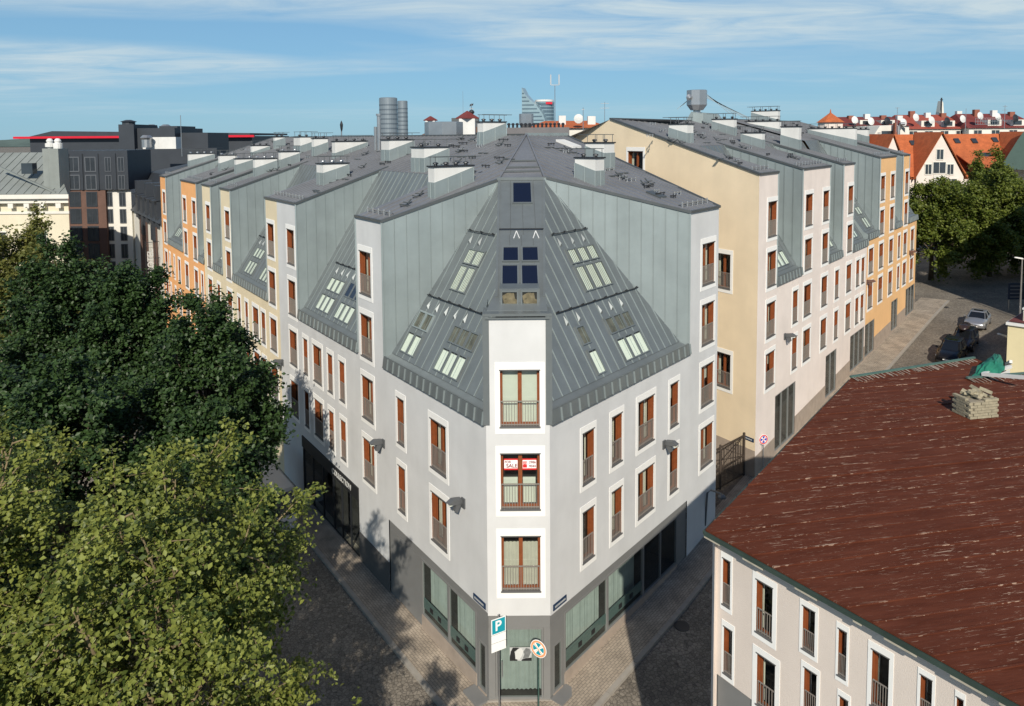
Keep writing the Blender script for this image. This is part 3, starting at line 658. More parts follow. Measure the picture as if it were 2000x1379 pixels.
# ---- bay front
YB = 26.2; XA, XB = A0[0], B0[0]; xc = 0.235
BW = Wing(np.array([XA, YB]), (1, 0), (0, 1), 16, 0, False)
bay_rows = [12.02, 8.82, 5.60]; hb = 2.17
g = G(); wall_mesh(BW, 0, XB-XA, lambda S: 2.45, 13.97, [(xc-XA-0.74, xc-XA+0.74, z-hb, z) for z in bay_rows], g); g.build('wall', M_GREY, CB)
baywin = []
for z, kd in zip(bay_rows, (4, 6, 7)): baywin.append(add_window(CB, BW.M(xc-XA, z-hb), 1.48, hb, kd))
# zinc edge strips and capping of the bay block, block body behind
for x0, x1 in ((XA-0.10, XA+0.14), (XB-0.14, XB+0.10)):
    g = G(); g.box((x0, YB-0.03, ZC), (x1, YB+0.35, 14.06)); g.build('edge_strip', M_ZMAN, CB)
g = G(); g.box((XA-0.10, YB-0.05, 14.06), (XB+0.10, YB+1.0, 14.16)); g.bar((XA, YB-0.06, 13.99), (XB, YB-0.06, 13.99), 0.06); g.build('capping', M_ZMAN, CB)
g = G(); g.box((XA-0.02, YB+0.3, ZC), (XA, YB+3.2, 14.05)); g.box((XB, YB+0.3, ZC), (XB+0.02, YB+3.2, 14.05)); g.build('bay_cheek', M_ZWALL, CB)
# band under the bay and ground floor of the chamfer
g = G(); g.box((XA+0.02, YB+0.03, 1.95), (XB-0.02, YB+0.2, 2.45)); g.build('fascia_band', M_PANEL, CB)
for x0, x1 in ((XA, XA+0.28), (XB-0.28, XB)):
    g = G(); g.box((x0+0.01, YB+0.02, -1.2), (x1-0.01, YB+0.22, 1.95)); g.build('pilaster', M_PANEL, CB)
door = shopfront(CB, BW, 0.28, XB-XA-0.28, -0.92, 1.95, 1, 'curtain')
g = G(); g.box((XA-0.05, YB-0.05, -1.2), (XB+0.05, YB+0.4, -0.925)); g.build('door_step', M_KERB, CB)
g = G(); g.box((XA+0.5, YB+0.02, -0.05), (XA+0.54, YB+0.05, 0.6)); g.build('door_handle', M_STEEL, door)
# ---- mansards at the corner, flanks, strip dormer
TL = np.array([-0.624, 35.0, 18.58]); TR = np.array([1.58, 35.0, 18.64])
sT, uTl = (TL[:2]-A0)@LW.d, (TL[:2]-A0)@LW.n; sTr, uTr = (TR[:2]-B0)@RW.d, (TR[:2]-B0)@RW.n
ML = Mans(LW, MU0, MZ0, uTl, TL[2]); MR = Mans(RW, MU0, MZ0, uTr, TR[2])
clad([ML.P(0.1, 0), ML.P(8.57, 0), ML.P(sT, ML.L), ML.P(0.75, 3.1)], ML.up, 0.6, M_ZMAN, CB, 'mansard_panel', ML.n, 0.02, 0.035, ribmat=M_ZWALL, ribw=0.02)  # lighter rib zinc stands in for sunlit seam edges
clad([MR.P(0.1, 0), MR.P(11.33, 0), MR.P(sTr, MR.L), MR.P(0.85, 3.1)], MR.up, 0.6, M_ZMAN, CB, 'mansard_panel', MR.n, 0.02, 0.035, ribmat=M_ZWALL, ribw=0.02)  # ribs lightened in colour likewise, as if sunlit
cornice(CB, LW, 0.05, 8.57); cornice(CB, RW, 0.05, 11.33)
side_wall(CB, LW, 8.57, ZC, uTl, TL[2], 'near', True, sT); side_wall(CB, RW, 11.33, ZC, uTr, TR[2], 'near', True, sTr)
sky_group(CB, ML, 5.05, 6.4, 3.70, 5.0, 2, 3); sky_group(CB, ML, 5.0, 6.4, 5.05, 5.85, 2, 3)
sky_group(CB, ML, 6.5, 7.85, 0.25, 1.3, 2, 0); sky_group(CB, ML, 6.45, 7.8, 1.5, 2.35, 2, 2)
sky_group(CB, ML, 2.7, 4.7, 0.2, 1.28, 3, 0); sky_group(CB, ML, 2.65, 4.65, 1.5, 2.32, 3, 4)
sky_group(CB, MR, 5.7, 8.0, 3.66, 4.95, 3, 3); sky_group(CB, MR, 5.7, 8.0, 5.05, 5.84, 3, 3)
sky_group(CB, MR, 3.85, 4.5, 0.15, 1.28, 1, 0); sky_group(CB, MR, 3.8, 4.45, 1.5, 2.36, 1, 4)
sky_group(CB, MR, 6.08, 8.2, 0.17, 1.28, 3, 0); sky_group(CB, MR, 5.97, 8.07, 1.5, 2.3, 3, 4)
guard_rail(CB, ML, 7.2, 4.9, 6.68, [6.7, 5.9]); guard_rail(CB, ML, 7.8, 3.0, 3.12, [7.4, 6.6, 5.8, 5.0, 4.2])
guard_rail(CB, MR, 5.2, 8.1, 6.64, [5.6, 6.6, 7.5]); guard_rail(CB, MR, 3.0, 9.8, 3.14, [3.5, 4.4, 6.1, 7.0, 7.9])
# strip dormer: inclined plane from bay top to the roof, X from -0.62 to 1.55
y0s, z0s, y1s, z1s = 26.9, 14.2, 35.0, 18.6; sl = (z1s-z0s)/(y1s-y0s); xa, xb = -0.63, 1.57
sn = np.array([0, -sl, 1.0]); sn /= np.linalg.norm(sn)
SPt = lambda x, y, o=0.0: np.array([x, y, z0s+sl*(y-y0s)])+sn*o
# upper fields as separate sheets round the windows
XR = lambda y: 1.22+(y-27.0)/8.0*0.35
def strip_sheet(x0, x1, ya, yb): clad([SPt(x0, ya), SPt(XR(ya), ya), SPt(XR(yb), yb), SPt(x0, yb)], (0, 1, sl), max(0.5, (x1-x0)/4.01), M_ZMAN, CB, 'dormer_panel', sn, 0.02, 0.02)
strip_sheet(xa, xb, 31.0, 35.0); strip_sheet(xa, xb, 27.1, 31.0)
for x, x2 in ((xa, xa), (XR(y0s), XR(y1s))):
    g = G(); g.poly([SPt(x, y0s), SPt(x2, y1s), (x2, y1s, z1s-0.3), (x2+(x-x2)*.2, y1s-1.5, z1s-2.0), (x, y0s, 11.0)]); g.build('dormer_cheek', M_ZMAN, CB)
    g = G(); g.bar(SPt(x, 27.4, 0.04), SPt(x2, 35.0, 0.04), 0.10, 0, 0.08); g.build('edge_strip', M_ZMAN, CB)
g = G(); g.bar(SPt(xa-0.1, 35.0, 0.06), SPt(xb+0.1, 35.0, 0.06), 0.16, 0, 0.14); g.build('ridge_cap', M_ZMAN, CB)
SMf = lambda x, y: Matrix(((1, 0, 0, x), (0, 1/math.hypot(1, sl), sn[1], SPt(x, y)[1]+sn[1]*0.03), (0, sl/math.hypot(1, sl), sn[2], SPt(x, y)[2]+sn[2]*0.03), (0, 0, 0, 1)))
def strip_y(py):                             # photo row -> Y on the strip plane (X centre)
    p = onpl(1015, py, SPt(0.45, 30), sn); return p[1]
kk = math.hypot(1, sl)
for px0, px1, py0, py1 in ((1003, 1037.5, 360, 398), (983.5, 1011.5, 486, 511.5), (1021.5, 1050.5, 486, 511.5), (981.5, 1010.5, 521.5, 563), (1020.5, 1050.5, 521.5, 563)):
    ya, yb = strip_y(py1), strip_y(py0); p0 = onpl(px0, py1, SPt(0.45, 30), sn); p1 = onpl(px1, py1, SPt(0.45, 30), sn)
    skylight(CB, SMf((p0[0]+p1[0])/2, ya-0.07), abs(p1[0]-p0[0])+0.12, (yb-ya)*kk+0.14, 1)
for px0, px1 in ((981, 1010), (1020, 1049)): # upright lower lights with things stacked behind the glass
    yv = strip_y(609); p0 = aty(px0, 609, 27.05); p1 = aty(px1, 609, 27.05); zt = aty(1000, 565.5, 27.05)[2]
    hgt = zt-14.17; wd = p1[0]-p0[0]
    Mv = Matrix(((1, 0, 0, (p0[0]+p1[0])/2), (0, 0, -1, 27.04), (0, 1, 0, 14.17), (0, 0, 0, 1)))
    o = skylight(CB, Mv, wd+0.1, hgt, 5)
g = G(); p0 = aty(981, 609, 27.05)[0]-0.1; p1 = aty(1049, 609, 27.05)[0]+0.1; zt = aty(1000, 565.5, 27.05)[2]
ys = y0s+(zt-z0s)/sl; g.prism([(p0, 27.08, 14.1), (p0, 27.08, zt+0.02), (p0, ys+0.05, zt+0.04), (p0, ys, 14.1)], (p1-p0, 0, 0)); g.build('dormer_block', M_ZMAN, CB)
g = G(); g.prism([(XA+0.05, 26.6, 14.14), (XB-0.05, 26.6, 14.14), (XR(27.9), 27.9, 14.70), (xa, 27.9, 14.70)], (0, 0, 0.03)); g.build('dormer_apron', M_ZMAN, CB)
for x, in ((0.18,), (1.02,)):               # two bent hooks and a rail on the strip
    g = G(); yb = strip_y(467); g.bar(SPt(x-0.12, yb, 0.05), SPt(x, strip_y(453), 0.05), 0.035); g.bar(SPt(x+0.12, yb, 0.05), SPt(x, strip_y(453), 0.05), 0.035); g.build('hook', mat('white_metal', (0.75, 0.75, 0.73), 0.4, 0.2), CB)
g = G(); g.bar(SPt(xa+0.05, strip_y(450.5), 0.1), SPt(xb-0.2, strip_y(450.5), 0.1), 0.045); g.build('snow_guard', M_DARKMET, CB)
# ---- roof of the corner building
APX = np.array([0.93, 44.65]); sa, ua = (APX-A0)@LW.d, (APX-A0)@LW.n; sra, ura = (APX-B0)@RW.d, (APX-B0)@RW.n
zap = 20.83
uh = uTl+(11.5-sT)/(sa-sT)*(ua-uTl)
roof_plane(LW, [(8.57, -0.06), (11.5, -0.06), (11.5, uh), (sT, uTl)], CB)
uT1 = (LW.z0-MZ0+1.56*MU0)/(1.56-LW.k)
roof_plane(LW, [(11.5, uT1), (sa, uT1), (sa, ua), (11.5, uh)], CB)
roof_plane(LW, [(sa, uT1), (20.2, uT1), (20.2, U_RIDGE), (sa, U_RIDGE)], CB)
roof_plane(LW, [(20.2, -0.06), (23.7, -0.06), (23.7, U_RIDGE), (20.2, U_RIDGE)], CB)
pier_guard(CB, LW, 8.57, 11.5); pier_guard(CB, LW, 20.2, 23.7); pier_guard(CB, RW, 11.33, 14.65)
sre, ure = (RE-B0)@RW.d, (RE-B0)@RW.n
roof_plane(RW, [(11.33, -0.06), (14.65, -0.06), (sre, ure), (sra, ura), (sTr, uTr)], CB)
g = G(); g.poly([TL+[0, 0, .05], TR+[0, 0, .02], (APX[0], APX[1], zap)]); g.build('hip_facet', M_ZROOF, CB)
for p in (TL, TR):
    g = G(); g.bar(p+[0, 0, .08], (APX[0], APX[1], zap+.03), 0.09); g.build('hip_roll', M_ZROOF, CB)
for f, wd in ((0.12, 2.0), (0.2, 1.7), (0.33, 1.3)):
    c = (TL+TR)/2; a = c+(np.array([APX[0], APX[1], zap])-c)*f; g = G(); g.bar(a+[-wd/2, 0, .08], a+[wd/2, 0, .08], 0.08); g.build('cross_seam', M_ZDARK, CB)
verge(CB, RW, 14.65, -0.06, ure, 1, sre); verge(CB, RW, 11.33, -0.06, uTr, 1, sTr); verge(CB, LW, 8.57, -0.06, uTl, 1, sT); verge(CB, LW, 20.17, -0.05, uT1+.6, 1)
g = G(); g.bar((APX[0], APX[1], zap), (RE[0], RE[1], zap), 0.22, 0, 0.2); g.build('ridge_cap', M_ZWALL, CB)
back_of(CB, LW, sa, 23.7)
g = G(); g.poly([(APX[0], APX[1], zap), (RE[0], RE[1], zap), (RE[0]-6, RE[1]+7, 17.8), tuple(LW.P(sa, U_RIDGE+9, LW.roof(U_RIDGE)-3.0))]); g.build('rear_roof', M_ZROOF, CB)
# recess between the two left piers
M1 = Mans(LW, MU0, MZ0, uT1, LW.roof(uT1))
clad([M1.P(11.5, 0), M1.P(20.2, 0), M1.P(20.2, M1.L), M1.P(11.5, M1.L)], M1.up, 0.6, M_ZMAN, CB, 'mansard_panel', M1.n, 0.02, 0.035, ribmat=M_ZWALL, ribw=0.02)  # pale rib colour imitates sunlight along the seams
cornice(CB, LW, 11.5, 20.2)
side_wall(CB, LW, 20.2, ZC, uT1, 0, 'near'); side_wall(CB, LW, 11.5, ZC, uT1, 0, 'far', False)
sky_group(CB, M1, 16.45, 18.55, 1.45, 2.3, 3, 0); sky_group(CB, M1, 16.55, 18.6, 0.22, 1.24, 3, 0); sky_group(CB, M1, 13.75, 15.8, 0.22, 1.24, 3, 0); sky_group(CB, M1, 13.9, 15.9, 1.5, 2.4, 3, 1)
guard_rail(CB, M1, 19.0, 12.5, 3.12, [18.4, 17.6, 16.8, 16.0])
# ---- chimneys on the grey roof
for a in ((837, 849, 924, 389, 357, 327), (804, 829, 876, 338, 309, 289), (745, 761, 808, 316, 293, 274), (619, 632, 681, 363, 338, 321), (933, 944, 988, 284, 258, 239)):
    chimney(CB, LW, *a, top='dish' if a[0] == 619 else 'rail')
for a in ((1180, 1163, 1123, 364, 334, 310), (1200, 1180, 1143, 333, 299, 280)): chimney(CB, RW, *a)
roof_bits(CB, LW, (9.0, 11.3, 1.5, 8.5), 16, 1); roof_bits(CB, LW, (12, 20, 6.2, 11.5), 34, 2); roof_bits(CB, LW, (20.5, 23.5, 1.5, 11), 18, 3); roof_bits(CB, RW, (11.6, 14.4, 1.5, 10.5), 26, 4)
g = G(); s_, u_, p = RW.pxroof(1070, 285)
for k in range(4): q = RW.P(14.0, 9.0+k*0.3, RW.roof(9.0+k*0.3)+.02)
hb_ = RW.P(15.4, 10.2, RW.roof(10.2)); g.prism([RW.P(15.0, 9.6, RW.roof(9.6)+.02), RW.P(15.9, 9.6, RW.roof(9.6)+.02), RW.P(15.9, 10.9, RW.roof(10.9)+.02), RW.P(15.0, 10.9, RW.roof(10.9)+.02)], (0, 0, 0.14)); g.build('roof_hatch', M_WHITE, CB)
g = G(); s_, u_, p = RW.pxroof(1285, 384)
g.prism([RW.P(s_-.35, u_-.3, RW.roof(u_-.3)+.02), RW.P(s_+.35, u_-.3, RW.roof(u_-.3)+.02), RW.P(s_+.35, u_+.5, RW.roof(u_+.5)+.02), RW.P(s_-.35, u_+.5, RW.roof(u_+.5)+.02)], (0, 0, 0.1)); g.build('roof_hatch', M_ZDARK, CB)
# ---- ground floor, left street: panels, display glass, small side light, dark shop
def panel(parent, wing, s0, s1, z0, z1, m=M_PANEL, u=0.04, name='cladding_panel'):
    g = G(); q = [wing.P(s0, u, z0), wing.P(s1, u, z0), wing.P(s1, u, z1), wing.P(s0, u, z1)]; g.prism(q, np.array([wing.n[0], wing.n[1], 0])*0.05); return g.build(name, m, parent)
panel(CB, LW, 0.02, 8.40, 2.14, 2.53, name='fascia_band'); panel(CB, LW, 7.50, 8.40, -1.2, 2.13, name='side_door'); panel(CB, LW, 5.28, 7.48, -1.0, 2.13)
panel(CB, LW, 0.0, 0.20, -1.1, 2.13); panel(CB, LW, 0.75, 0.88, -1.1, 2.13); panel(CB, LW, 0.2, 0.75, 1.12, 2.13)
shopfront(CB, LW, 0.88, 3.0, -0.42, 2.14, 1); shopfront(CB, LW, 3.0, 5.28, -0.42, 2.14, 1); shopfront(CB, LW, 0.2, 0.75, -0.85, 1.12, 1, 'dark')
panel(CB, LW, 0.88, 5.28, -1.3, -0.42, M_PLINTH, 0.0, 'plinth'); panel(CB, LW, 0.2, .75, -1.3, -.85, M_PLINTH, 0.0, 'plinth')
g = G(); q = [LW.P(0.0, -0.55, -0.92), LW.P(1.0, -0.55, -0.92), LW.P(1.0, 0.02, -0.92), LW.P(0.0, 0.02, -0.92)]; g.prism(q, (0, 0, -0.25)); g.build('door_step', M_PANEL, CB)
shopfront(CB, LW, 11.9, 15.4, -1.15, 2.02, 3, 'dark', M_DARKMET); shopfront(CB, LW, 15.4, 20.05, -1.15, 2.02, 3, 'dark', M_DARKMET)
fb = panel(CB, LW, 11.86, 20.09, 2.02, 2.69, M_BLACK, -0.06, 'fascia_sign')
# ---- ground floor, right street
panel(CB, RW, 0.02, 11.28, 2.03, 2.40, name='fascia_band'); panel(CB, RW, 0.0, 0.22, -1.2, 2.02); panel(CB, RW, 0.80, 0.95, -1.2, 2.02); panel(CB, RW, 0.22, 0.80, 1.1, 2.02)
shopfront(CB, RW, 0.22, 0.80, -0.85, 1.1, 1, 'dark'); shopfront(CB, RW, 0.95, 4.05, -0.48, 2.03, 1); shopfront(CB, RW, 4.05, 7.05, -0.42, 2.03, 1); shopfront(CB, RW, 7.05, 10.3, -0.4, 2.03, 2, 'dark')
panel(CB, RW, 10.3, 11.28, -1.0, 2.03); panel(CB, RW, 0.95, 10.3, -1.3, -0.42, M_PLINTH, 0.0, 'plinth'); panel(CB, RW, .22, .8, -1.3, -.85, M_PLINTH, 0.0, 'plinth')
g = G(); q = [RW.P(0.0, -0.55, -0.9), RW.P(1.0, -0.55, -0.9), RW.P(1.0, 0.02, -0.9), RW.P(0.0, 0.02, -0.9)]; g.prism(q, (0, 0, -0.25)); g.build('door_step', M_PANEL, CB)
# frosted band with small marks along the display glass
for wing, s0, s1 in ((LW, 0.95, 2.95), (LW, 3.05, 5.2), (RW, 1.05, 4.0), (RW, 4.15, 7.0)):
    panel(CB, wing, s0, s1, -0.08, 0.36, mat('frosted_film', (0.10, 0.14, 0.13), 0.6, 0, 0.05), 0.066, 'glass_film')
    for f in (0.3, 0.62): panel(CB, wing, s0+(s1-s0)*f, s0+(s1-s0)*f+0.24, 0.02, 0.22, M_BLACK, 0.045, 'sticker')

# ================================================================== TEXT
def text(name, body, size, M, m, parent, extrude=0.004, bold=False):
    cu = bpy.data.curves.new('tmp', 'FONT'); cu.body = body; cu.size = size; cu.extrude = extrude; cu.align_x = 'CENTER'; cu.align_y = 'CENTER'
    if bold: cu.offset = size*0.022
    o = bpy.data.objects.new('tmp', cu); COL.objects.link(o); dg = bpy.context.evaluated_depsgraph_get()
    me = bpy.data.meshes.new_from_object(o.evaluated_get(dg)); COL.objects.unlink(o); bpy.data.objects.remove(o); bpy.data.curves.remove(cu)
    me.materials.clear(); me.materials.append(m); return obj(name, me, parent, M)
def facing(wing, S, z, u):                   # text frame on a facade: x to the viewer's right, y up, z out
    p = wing.P(S, u, z); x = (-wing.d if wing.left else wing.d); n = -wing.n
    return Matrix(((x[0], 0, n[0], p[0]), (x[1], 0, n[1], p[1]), (0, 1, 0, p[2]), (0, 0, 0, 1)))
M_LETW = mat('letter_white', (0.5, 0.5, 0.48), 0.5, 0, 0.02)
text('lettering', 'COLLECTION', 0.42, facing(LW, 14.0, 2.36, -0.075), M_LETW, fb, 0.01, True)
# ================================================================== CREAM AND ORANGE ROWS (left street)
CR = empty('cream_building', tuple(LW.P(33, 4, -1.2)), 'cream coloured apartment row between the grey corner block and an orange row', 'building')
segC = [('P', 23.7, 26.05), ('R', 26.05, 34.6), ('P', 34.6, 37.5), ('R', 37.5, 40.6), ('P', 40.6, 43.6)]
winC = [(25.08, 1.28, (1, 2, 3, 4)), (35.7, 1.28, (1, 2, 3, 4)), (41.75, 1.28, (1, 2, 3, 4)), (33.1, .68, (3, 4)), (29.0, 1.28, (3, 4)), (27.25, .82, (3, 4)), (31.2, .68, (3, 4)), (39.0, .82, (3, 4))]
OG = empty('orange_building', tuple(LW.P(53, 4, -1.2)), 'orange rendered apartment row at the end of the street beside the dark hotel', 'building')
segO = [('R', 43.6, 45.7), ('P', 45.7, 52.0), ('R', 52.0, 59.3), ('P', 59.3, 62.35)]
winO = [(50.75, 1.28, (1, 2, 3, 4)), (46.9, 1.28, (1, 2, 3, 4)), (60.58, 1.28, (1, 2, 3, 4)), (58.6, .42, (3, 4)), (56.4, .42, (3, 4)), (54.1, .92, (3, 4)), (44.6, .68, (3, 4))]
for par, segs, wins, m in ((CR, segC, winC, M_CREAM), (OG, segO, winO, M_ORANGE)):
    g = G(); op = openings_of(wins, ROWS_G)
    for t, a, b in segs: wall_mesh(LW, a, b, ground_line(LW), ZC if t == 'R' else LW.z0, op, g)
    if par is OG: g.poly([LW.P(62.35, 0, -1.3), LW.P(62.35, 0, LW.z0), LW.P(62.35, U_RIDGE, LW.roof(U_RIDGE)), LW.P(62.35, U_RIDGE, -1.3)])
    g.build('wall', m, par); set_windows(par, LW, wins, ROWS_G); finish_wing(par, LW, segs, ZC, MZ0); back_of(par, LW, segs[0][1], segs[-1][2], wallmat=m)
verge(OG, LW, 62.35, -0.05, U_RIDGE, 1)
for a, tp in (((649, 655, 718, 311, 299, 277), 'rail'), ((610, 614, 640, 306, 287, 271), 'rail'), ((562, 587, 611, 300, 285, 268), 'rail'), ((546, 549, 585, 330, 312, 297), 'dish'), ((536, 538, 557, 292, 275, 268), 'rail')): chimney(CR, LW, *a, top=tp)
for a, tp in (((497, 499, 541, 346, 328, 311), 'dish'), ((490, 493, 527, 305, 297, 285), 'rail'), ((460, 462, 496, 341, 322, 311), 'dish'), ((428, 430, 462, 336, 319, 304), 'dish'), ((368, 369.5, 419, 327, 314, 301), 'dish')): chimney(OG, LW, *a, top=tp)
roof_bits(CR, LW, (26, 43, 6, 11.8), 30, 5); roof_bits(CR, LW, (34.8, 37.3, 1.5, 6), 5, 6); roof_bits(OG, LW, (46, 52, 1.5, 11), 14, 8); roof_bits(OG, LW, (52, 62, 6, 11), 12, 9)
g = G(); p = LW.P(27.5, 9.0, LW.roof(9.0)); g.tube([p, p+[0, 0, 2.6]], 0.14, 10); g.tube([p+[0, 0, 2.6], p+[0, 0, 2.75]], [0.2, 0.2], 10); q = LW.P(28.1, 9.0, LW.roof(9.0)); g.tube([q, q+[0, 0, 1.8]], 0.12, 10); g.build('flue_pipe', M_STEEL, CR, smooth=False)

# ================================================================== PINK AND APRICOT ROWS (right street)
PK = empty('pink_building', tuple(PW.P(31, 4, 0.8)), 'pale pink apartment row with a beige gable wall beyond the barred gate', 'building')
rowsP = [16.68, 13.64, 10.5, 7.4]; zcP, mzP = 11.4, 12.03
segP = [('P', 20.1, 23.1), ('R', 23.1, 27.6), ('P', 27.6, 33.45), ('R', 33.45, 36.7), ('P', 36.7, 39.55), ('R', 39.55, 43.9)]
winP = [(22.25, 1.42, (1, 2, 3, 4)), (26.55, .92, (3, 4)), (28.95, 1.42, (1, 2, 3, 4)), (32.6, 1.28, (1, 2, 3, 4)), (35.6, .92, (3, 4)), (38.7, 1.28, (1, 2, 3, 4)), (41.2, .92, (3, 4)), (42.75, .92, (3, 4))]
AP = empty('apricot_building', tuple(PW.P(53, 4, 1.8)), 'apricot rendered apartment row at the far end of the street by the trees', 'building')
PW2 = Wing(B0, PW.d, PW.n, 18.64, 0.285, False); rowsA = [17.0, 13.97, 10.97, 7.97]; zcA, mzA = 11.82, 12.45
segA = [('R', 43.9, 47.5), ('P', 47.5, 53.3), ('R', 53.3, 56.1), ('P', 56.1, 58.8), ('R', 58.8, 63.0)]
winA = [(45.2, 1.48, (3, 4)), (48.6, 1.42, (1, 2, 3, 4)), (52.2, 1.48, (1, 2, 3, 4)), (55.35, .92, (3, 4)), (57.9, 1.42, (1, 2, 3, 4)), (61.1, 1.42, (3, 4))]
def shop_px(wing, x0, x1, yt): s0, z0 = wing.px(x0, yt); s1, _ = wing.px(x1, yt); return s0, s1
shopsP = [(23.25, 26.9, 4.35), (33.35, 35.9, 4.45), (39.6, 43.6, 4.55)]; shopsA = [(43.91, 46.9, 4.55), (53.0, 55.4, 4.9), (58.9, 62.8, 5.1)]
for par, wing, segs, wins, rows, zc, mz, m, shops in ((PK, PW, segP, winP, rowsP, zcP, mzP, M_PINK, shopsP), (AP, PW2, segA, winA, rowsA, zcA, mzA, M_APRICOT, shopsA)):
    g = G(); op = openings_of(wins, rows)+[(a, b, -9, z) for a, b, z in shops]
    for t, a, b in segs: wall_mesh(wing, a, b, ground_line(wing), zc if t == 'R' else wing.z0, op, g)
    g.build('wall', m, par); set_windows(par, wing, wins, rows)
    for a, b, z in shops:
        zb = gz(wing.P((a+b)/2, 0, 0)[0]); shopfront(par, wing, a, b, zb+0.25, z, 2 if b-a < 3 else 3, 'dark', M_PANEL); panel(par, wing, a, b, zb-0.6, zb+0.25, M_PLINTH, 0.0, 'plinth')
    edges = [wing.O[0]*0+segs[0][1]]+[v for a, b, z in shops for v in (a, b)]+[segs[-1][2]]
    for a, b in zip(edges[0::2], edges[1::2]):
        if b-a > 0.1: g = G(); q = [wing.P(a, -0.02, gz(wing.P(a, 0, 0)[0])-.2), wing.P(b, -0.02, gz(wing.P(b, 0, 0)[0])-.2), wing.P(b, -0.02, gz(wing.P(b, 0, 0)[0])+1.35), wing.P(a, -0.02, gz(wing.P(a, 0, 0)[0])+1.35)]; g.prism(q, np.array([wing.n[0], wing.n[1], 0])*0.015); g.build('plinth', M_PLINTH, par)
g = G(); g.poly([PW.P(43.9, -.06, 11.2), PW.P(43.9, -.06, 12.3), PW.P(43.9, .3, 12.5), PW.P(43.9, 6.2, 20.6), PW.P(43.9, 6.2, 19.0), PW.P(43.9, .3, 11.4)]); g.build('party_flashing', M_ZWALL, AP)
ev = np.array([-0.564, 0.826])               # party wall direction on this side
finish_wing(AP, PW2, segA, zcA, mzA); back_of(AP, PW2, 43.9, 63.0, wallmat=M_APRICOT)
g = G(); g.poly([PW2.P(63.0, 0, 1.5), PW2.P(63.0, 0, zcA), PW2.P(63.0, 5, 19.5), PW2.P(63.0, U_RIDGE, 21.9), PW2.P(63.0, U_RIDGE, 1.5)]); g.build('wall', M_APRICOT, AP)
finish_wing(PK, PW, segP[2:], zcP, mzP); back_of(PK, PW, 23.5, 43.9, wallmat=M_PINK)
uTP = (PW.z0-mzP+1.56*MU0)/(1.56-PW.k); MP = Mans(PW, MU0, mzP, uTP, PW.roof(uTP))
roof_plane(PW, [(20.1, -0.06), (23.1, -0.06), (23.1, 10.9)], PK); roof_plane(PW, [(23.1, uTP), (27.6, uTP), (27.6, U_RIDGE), (23.47, U_RIDGE), (23.1, 10.9)], PK)
clad([MP.P(23.1, 0), MP.P(27.6, 0), MP.P(27.6, MP.L), MP.P(23.1, MP.L)], MP.up, 0.6, M_ZMAN, PK, 'mansard_panel', MP.n, 0.02, 0.035)
cornice(PK, PW, 23.1, 27.6, zcP, mzP); side_wall(PK, PW, 23.1, zcP, uTP, 0, 'far', False); side_wall(PK, PW, 27.6, zcP, uTP, 0, 'near'); verge(PK, PW, 27.57, -.05, uTP+.6, 1)
sky_group(PK, MP, 24.3, 26.6, .2, 1.27, 3, 0); sky_group(PK, MP, 24.3, 26.6, 1.5, 2.3, 3, 0); pier_guard(PK, PW, 20.1, 23.1); verge(PK, PW, 20.08, -.06, U_RIDGE, 1, 23.45)
# beige gable wall with three openings
KP = PW.P(20.1, 0, 0)[:2]; GWg = Wing(KP, ev, (0.826, 0.564), 18.4, 0.28, True)
def gpx(x, y): return GWg.px(x, y)
lo = [(gpx(1427, 498), gpx(1405, 565)), (gpx(1427, 694), gpx(1405, 760))]
top = (gpx(1256, 300), gpx(1227, 325)); s0, s1 = top[0][0], top[1][0]; tz1 = top[0][1]+0.15; tz0 = tz1-2.1
holes = [(min(a[0], b[0]), min(a[0], b[0])+1.2, a[1]-2.12, a[1]) for a, b in lo]
g = G(); wall_mesh(GWg, 0, 17, lambda S: 0.0, 18.40, holes+[(s0, s1, tz0, tz1)], g)
kr = 12.73; zrg = PW.roof(U_RIDGE)
def ztop(s): return 18.40+(zrg-18.4)*s/kr if s < kr else zrg-0.30*(s-kr)
ss = sorted({0, s0, s1, kr, 17})
for a, b in zip(ss[:-1], ss[1:]):
    za = 18.40 if not (a >= s0-1e-6 and b <= s1+1e-6) else max(18.40, tz1)
    if ztop(a) <= za+.001 and ztop(b) <= za+.001: continue
    g.poly([GWg.P(b, 0, za), GWg.P(a, 0, min(za, ztop(a))), GWg.P(a, 0, ztop(a)), GWg.P(b, 0, ztop(b))])
g.build('gable_wall', M_BEIGE, PK)
g = G(); g.poly([GWg.P(kr, 0, zrg), GWg.P(17, 0, ztop(17)), GWg.P(17, 8, ztop(17)), GWg.P(kr, 8, zrg)]); g.build('rear_roof', M_ZROOF, PK)
g = G(); g.prism([GWg.P(0, -.02, -.5), GWg.P(12, -.02, -.5), GWg.P(12, -.02, 1.9), GWg.P(0, -.02, 1.9)], (0.012, 0.008, 0)); g.build('plinth', M_PLINTH, PK)
for h in holes: add_window(PK, GWg.M((h[0]+h[1])/2, h[2]), round(h[1]-h[0], 2), 2.12, 5)
add_window(PK, GWg.M((s0+s1)/2, tz0), round(s1-s0, 2), round(tz1-tz0, 2), 5, rail=False)
for a in ((1354, 1342, 1306, 280, 260, 243), (1437, 1433, 1391, 266, 249, 233), (1492, 1488, 1448, 291, 273, 260), (1564, 1560, 1525, 293, 273, 248), (1525, 1521, 1455, 262, 252, 237)): chimney(PK, PW, *a)
for a in ((1673, 1670, 1578, 286, 273, 251), (1697, 1694, 1674, 279, 266, 253)): chimney(AP, PW2, *a)
chimney(AP, PW2, 1523, 1519, 1467, 258, 234, 217)
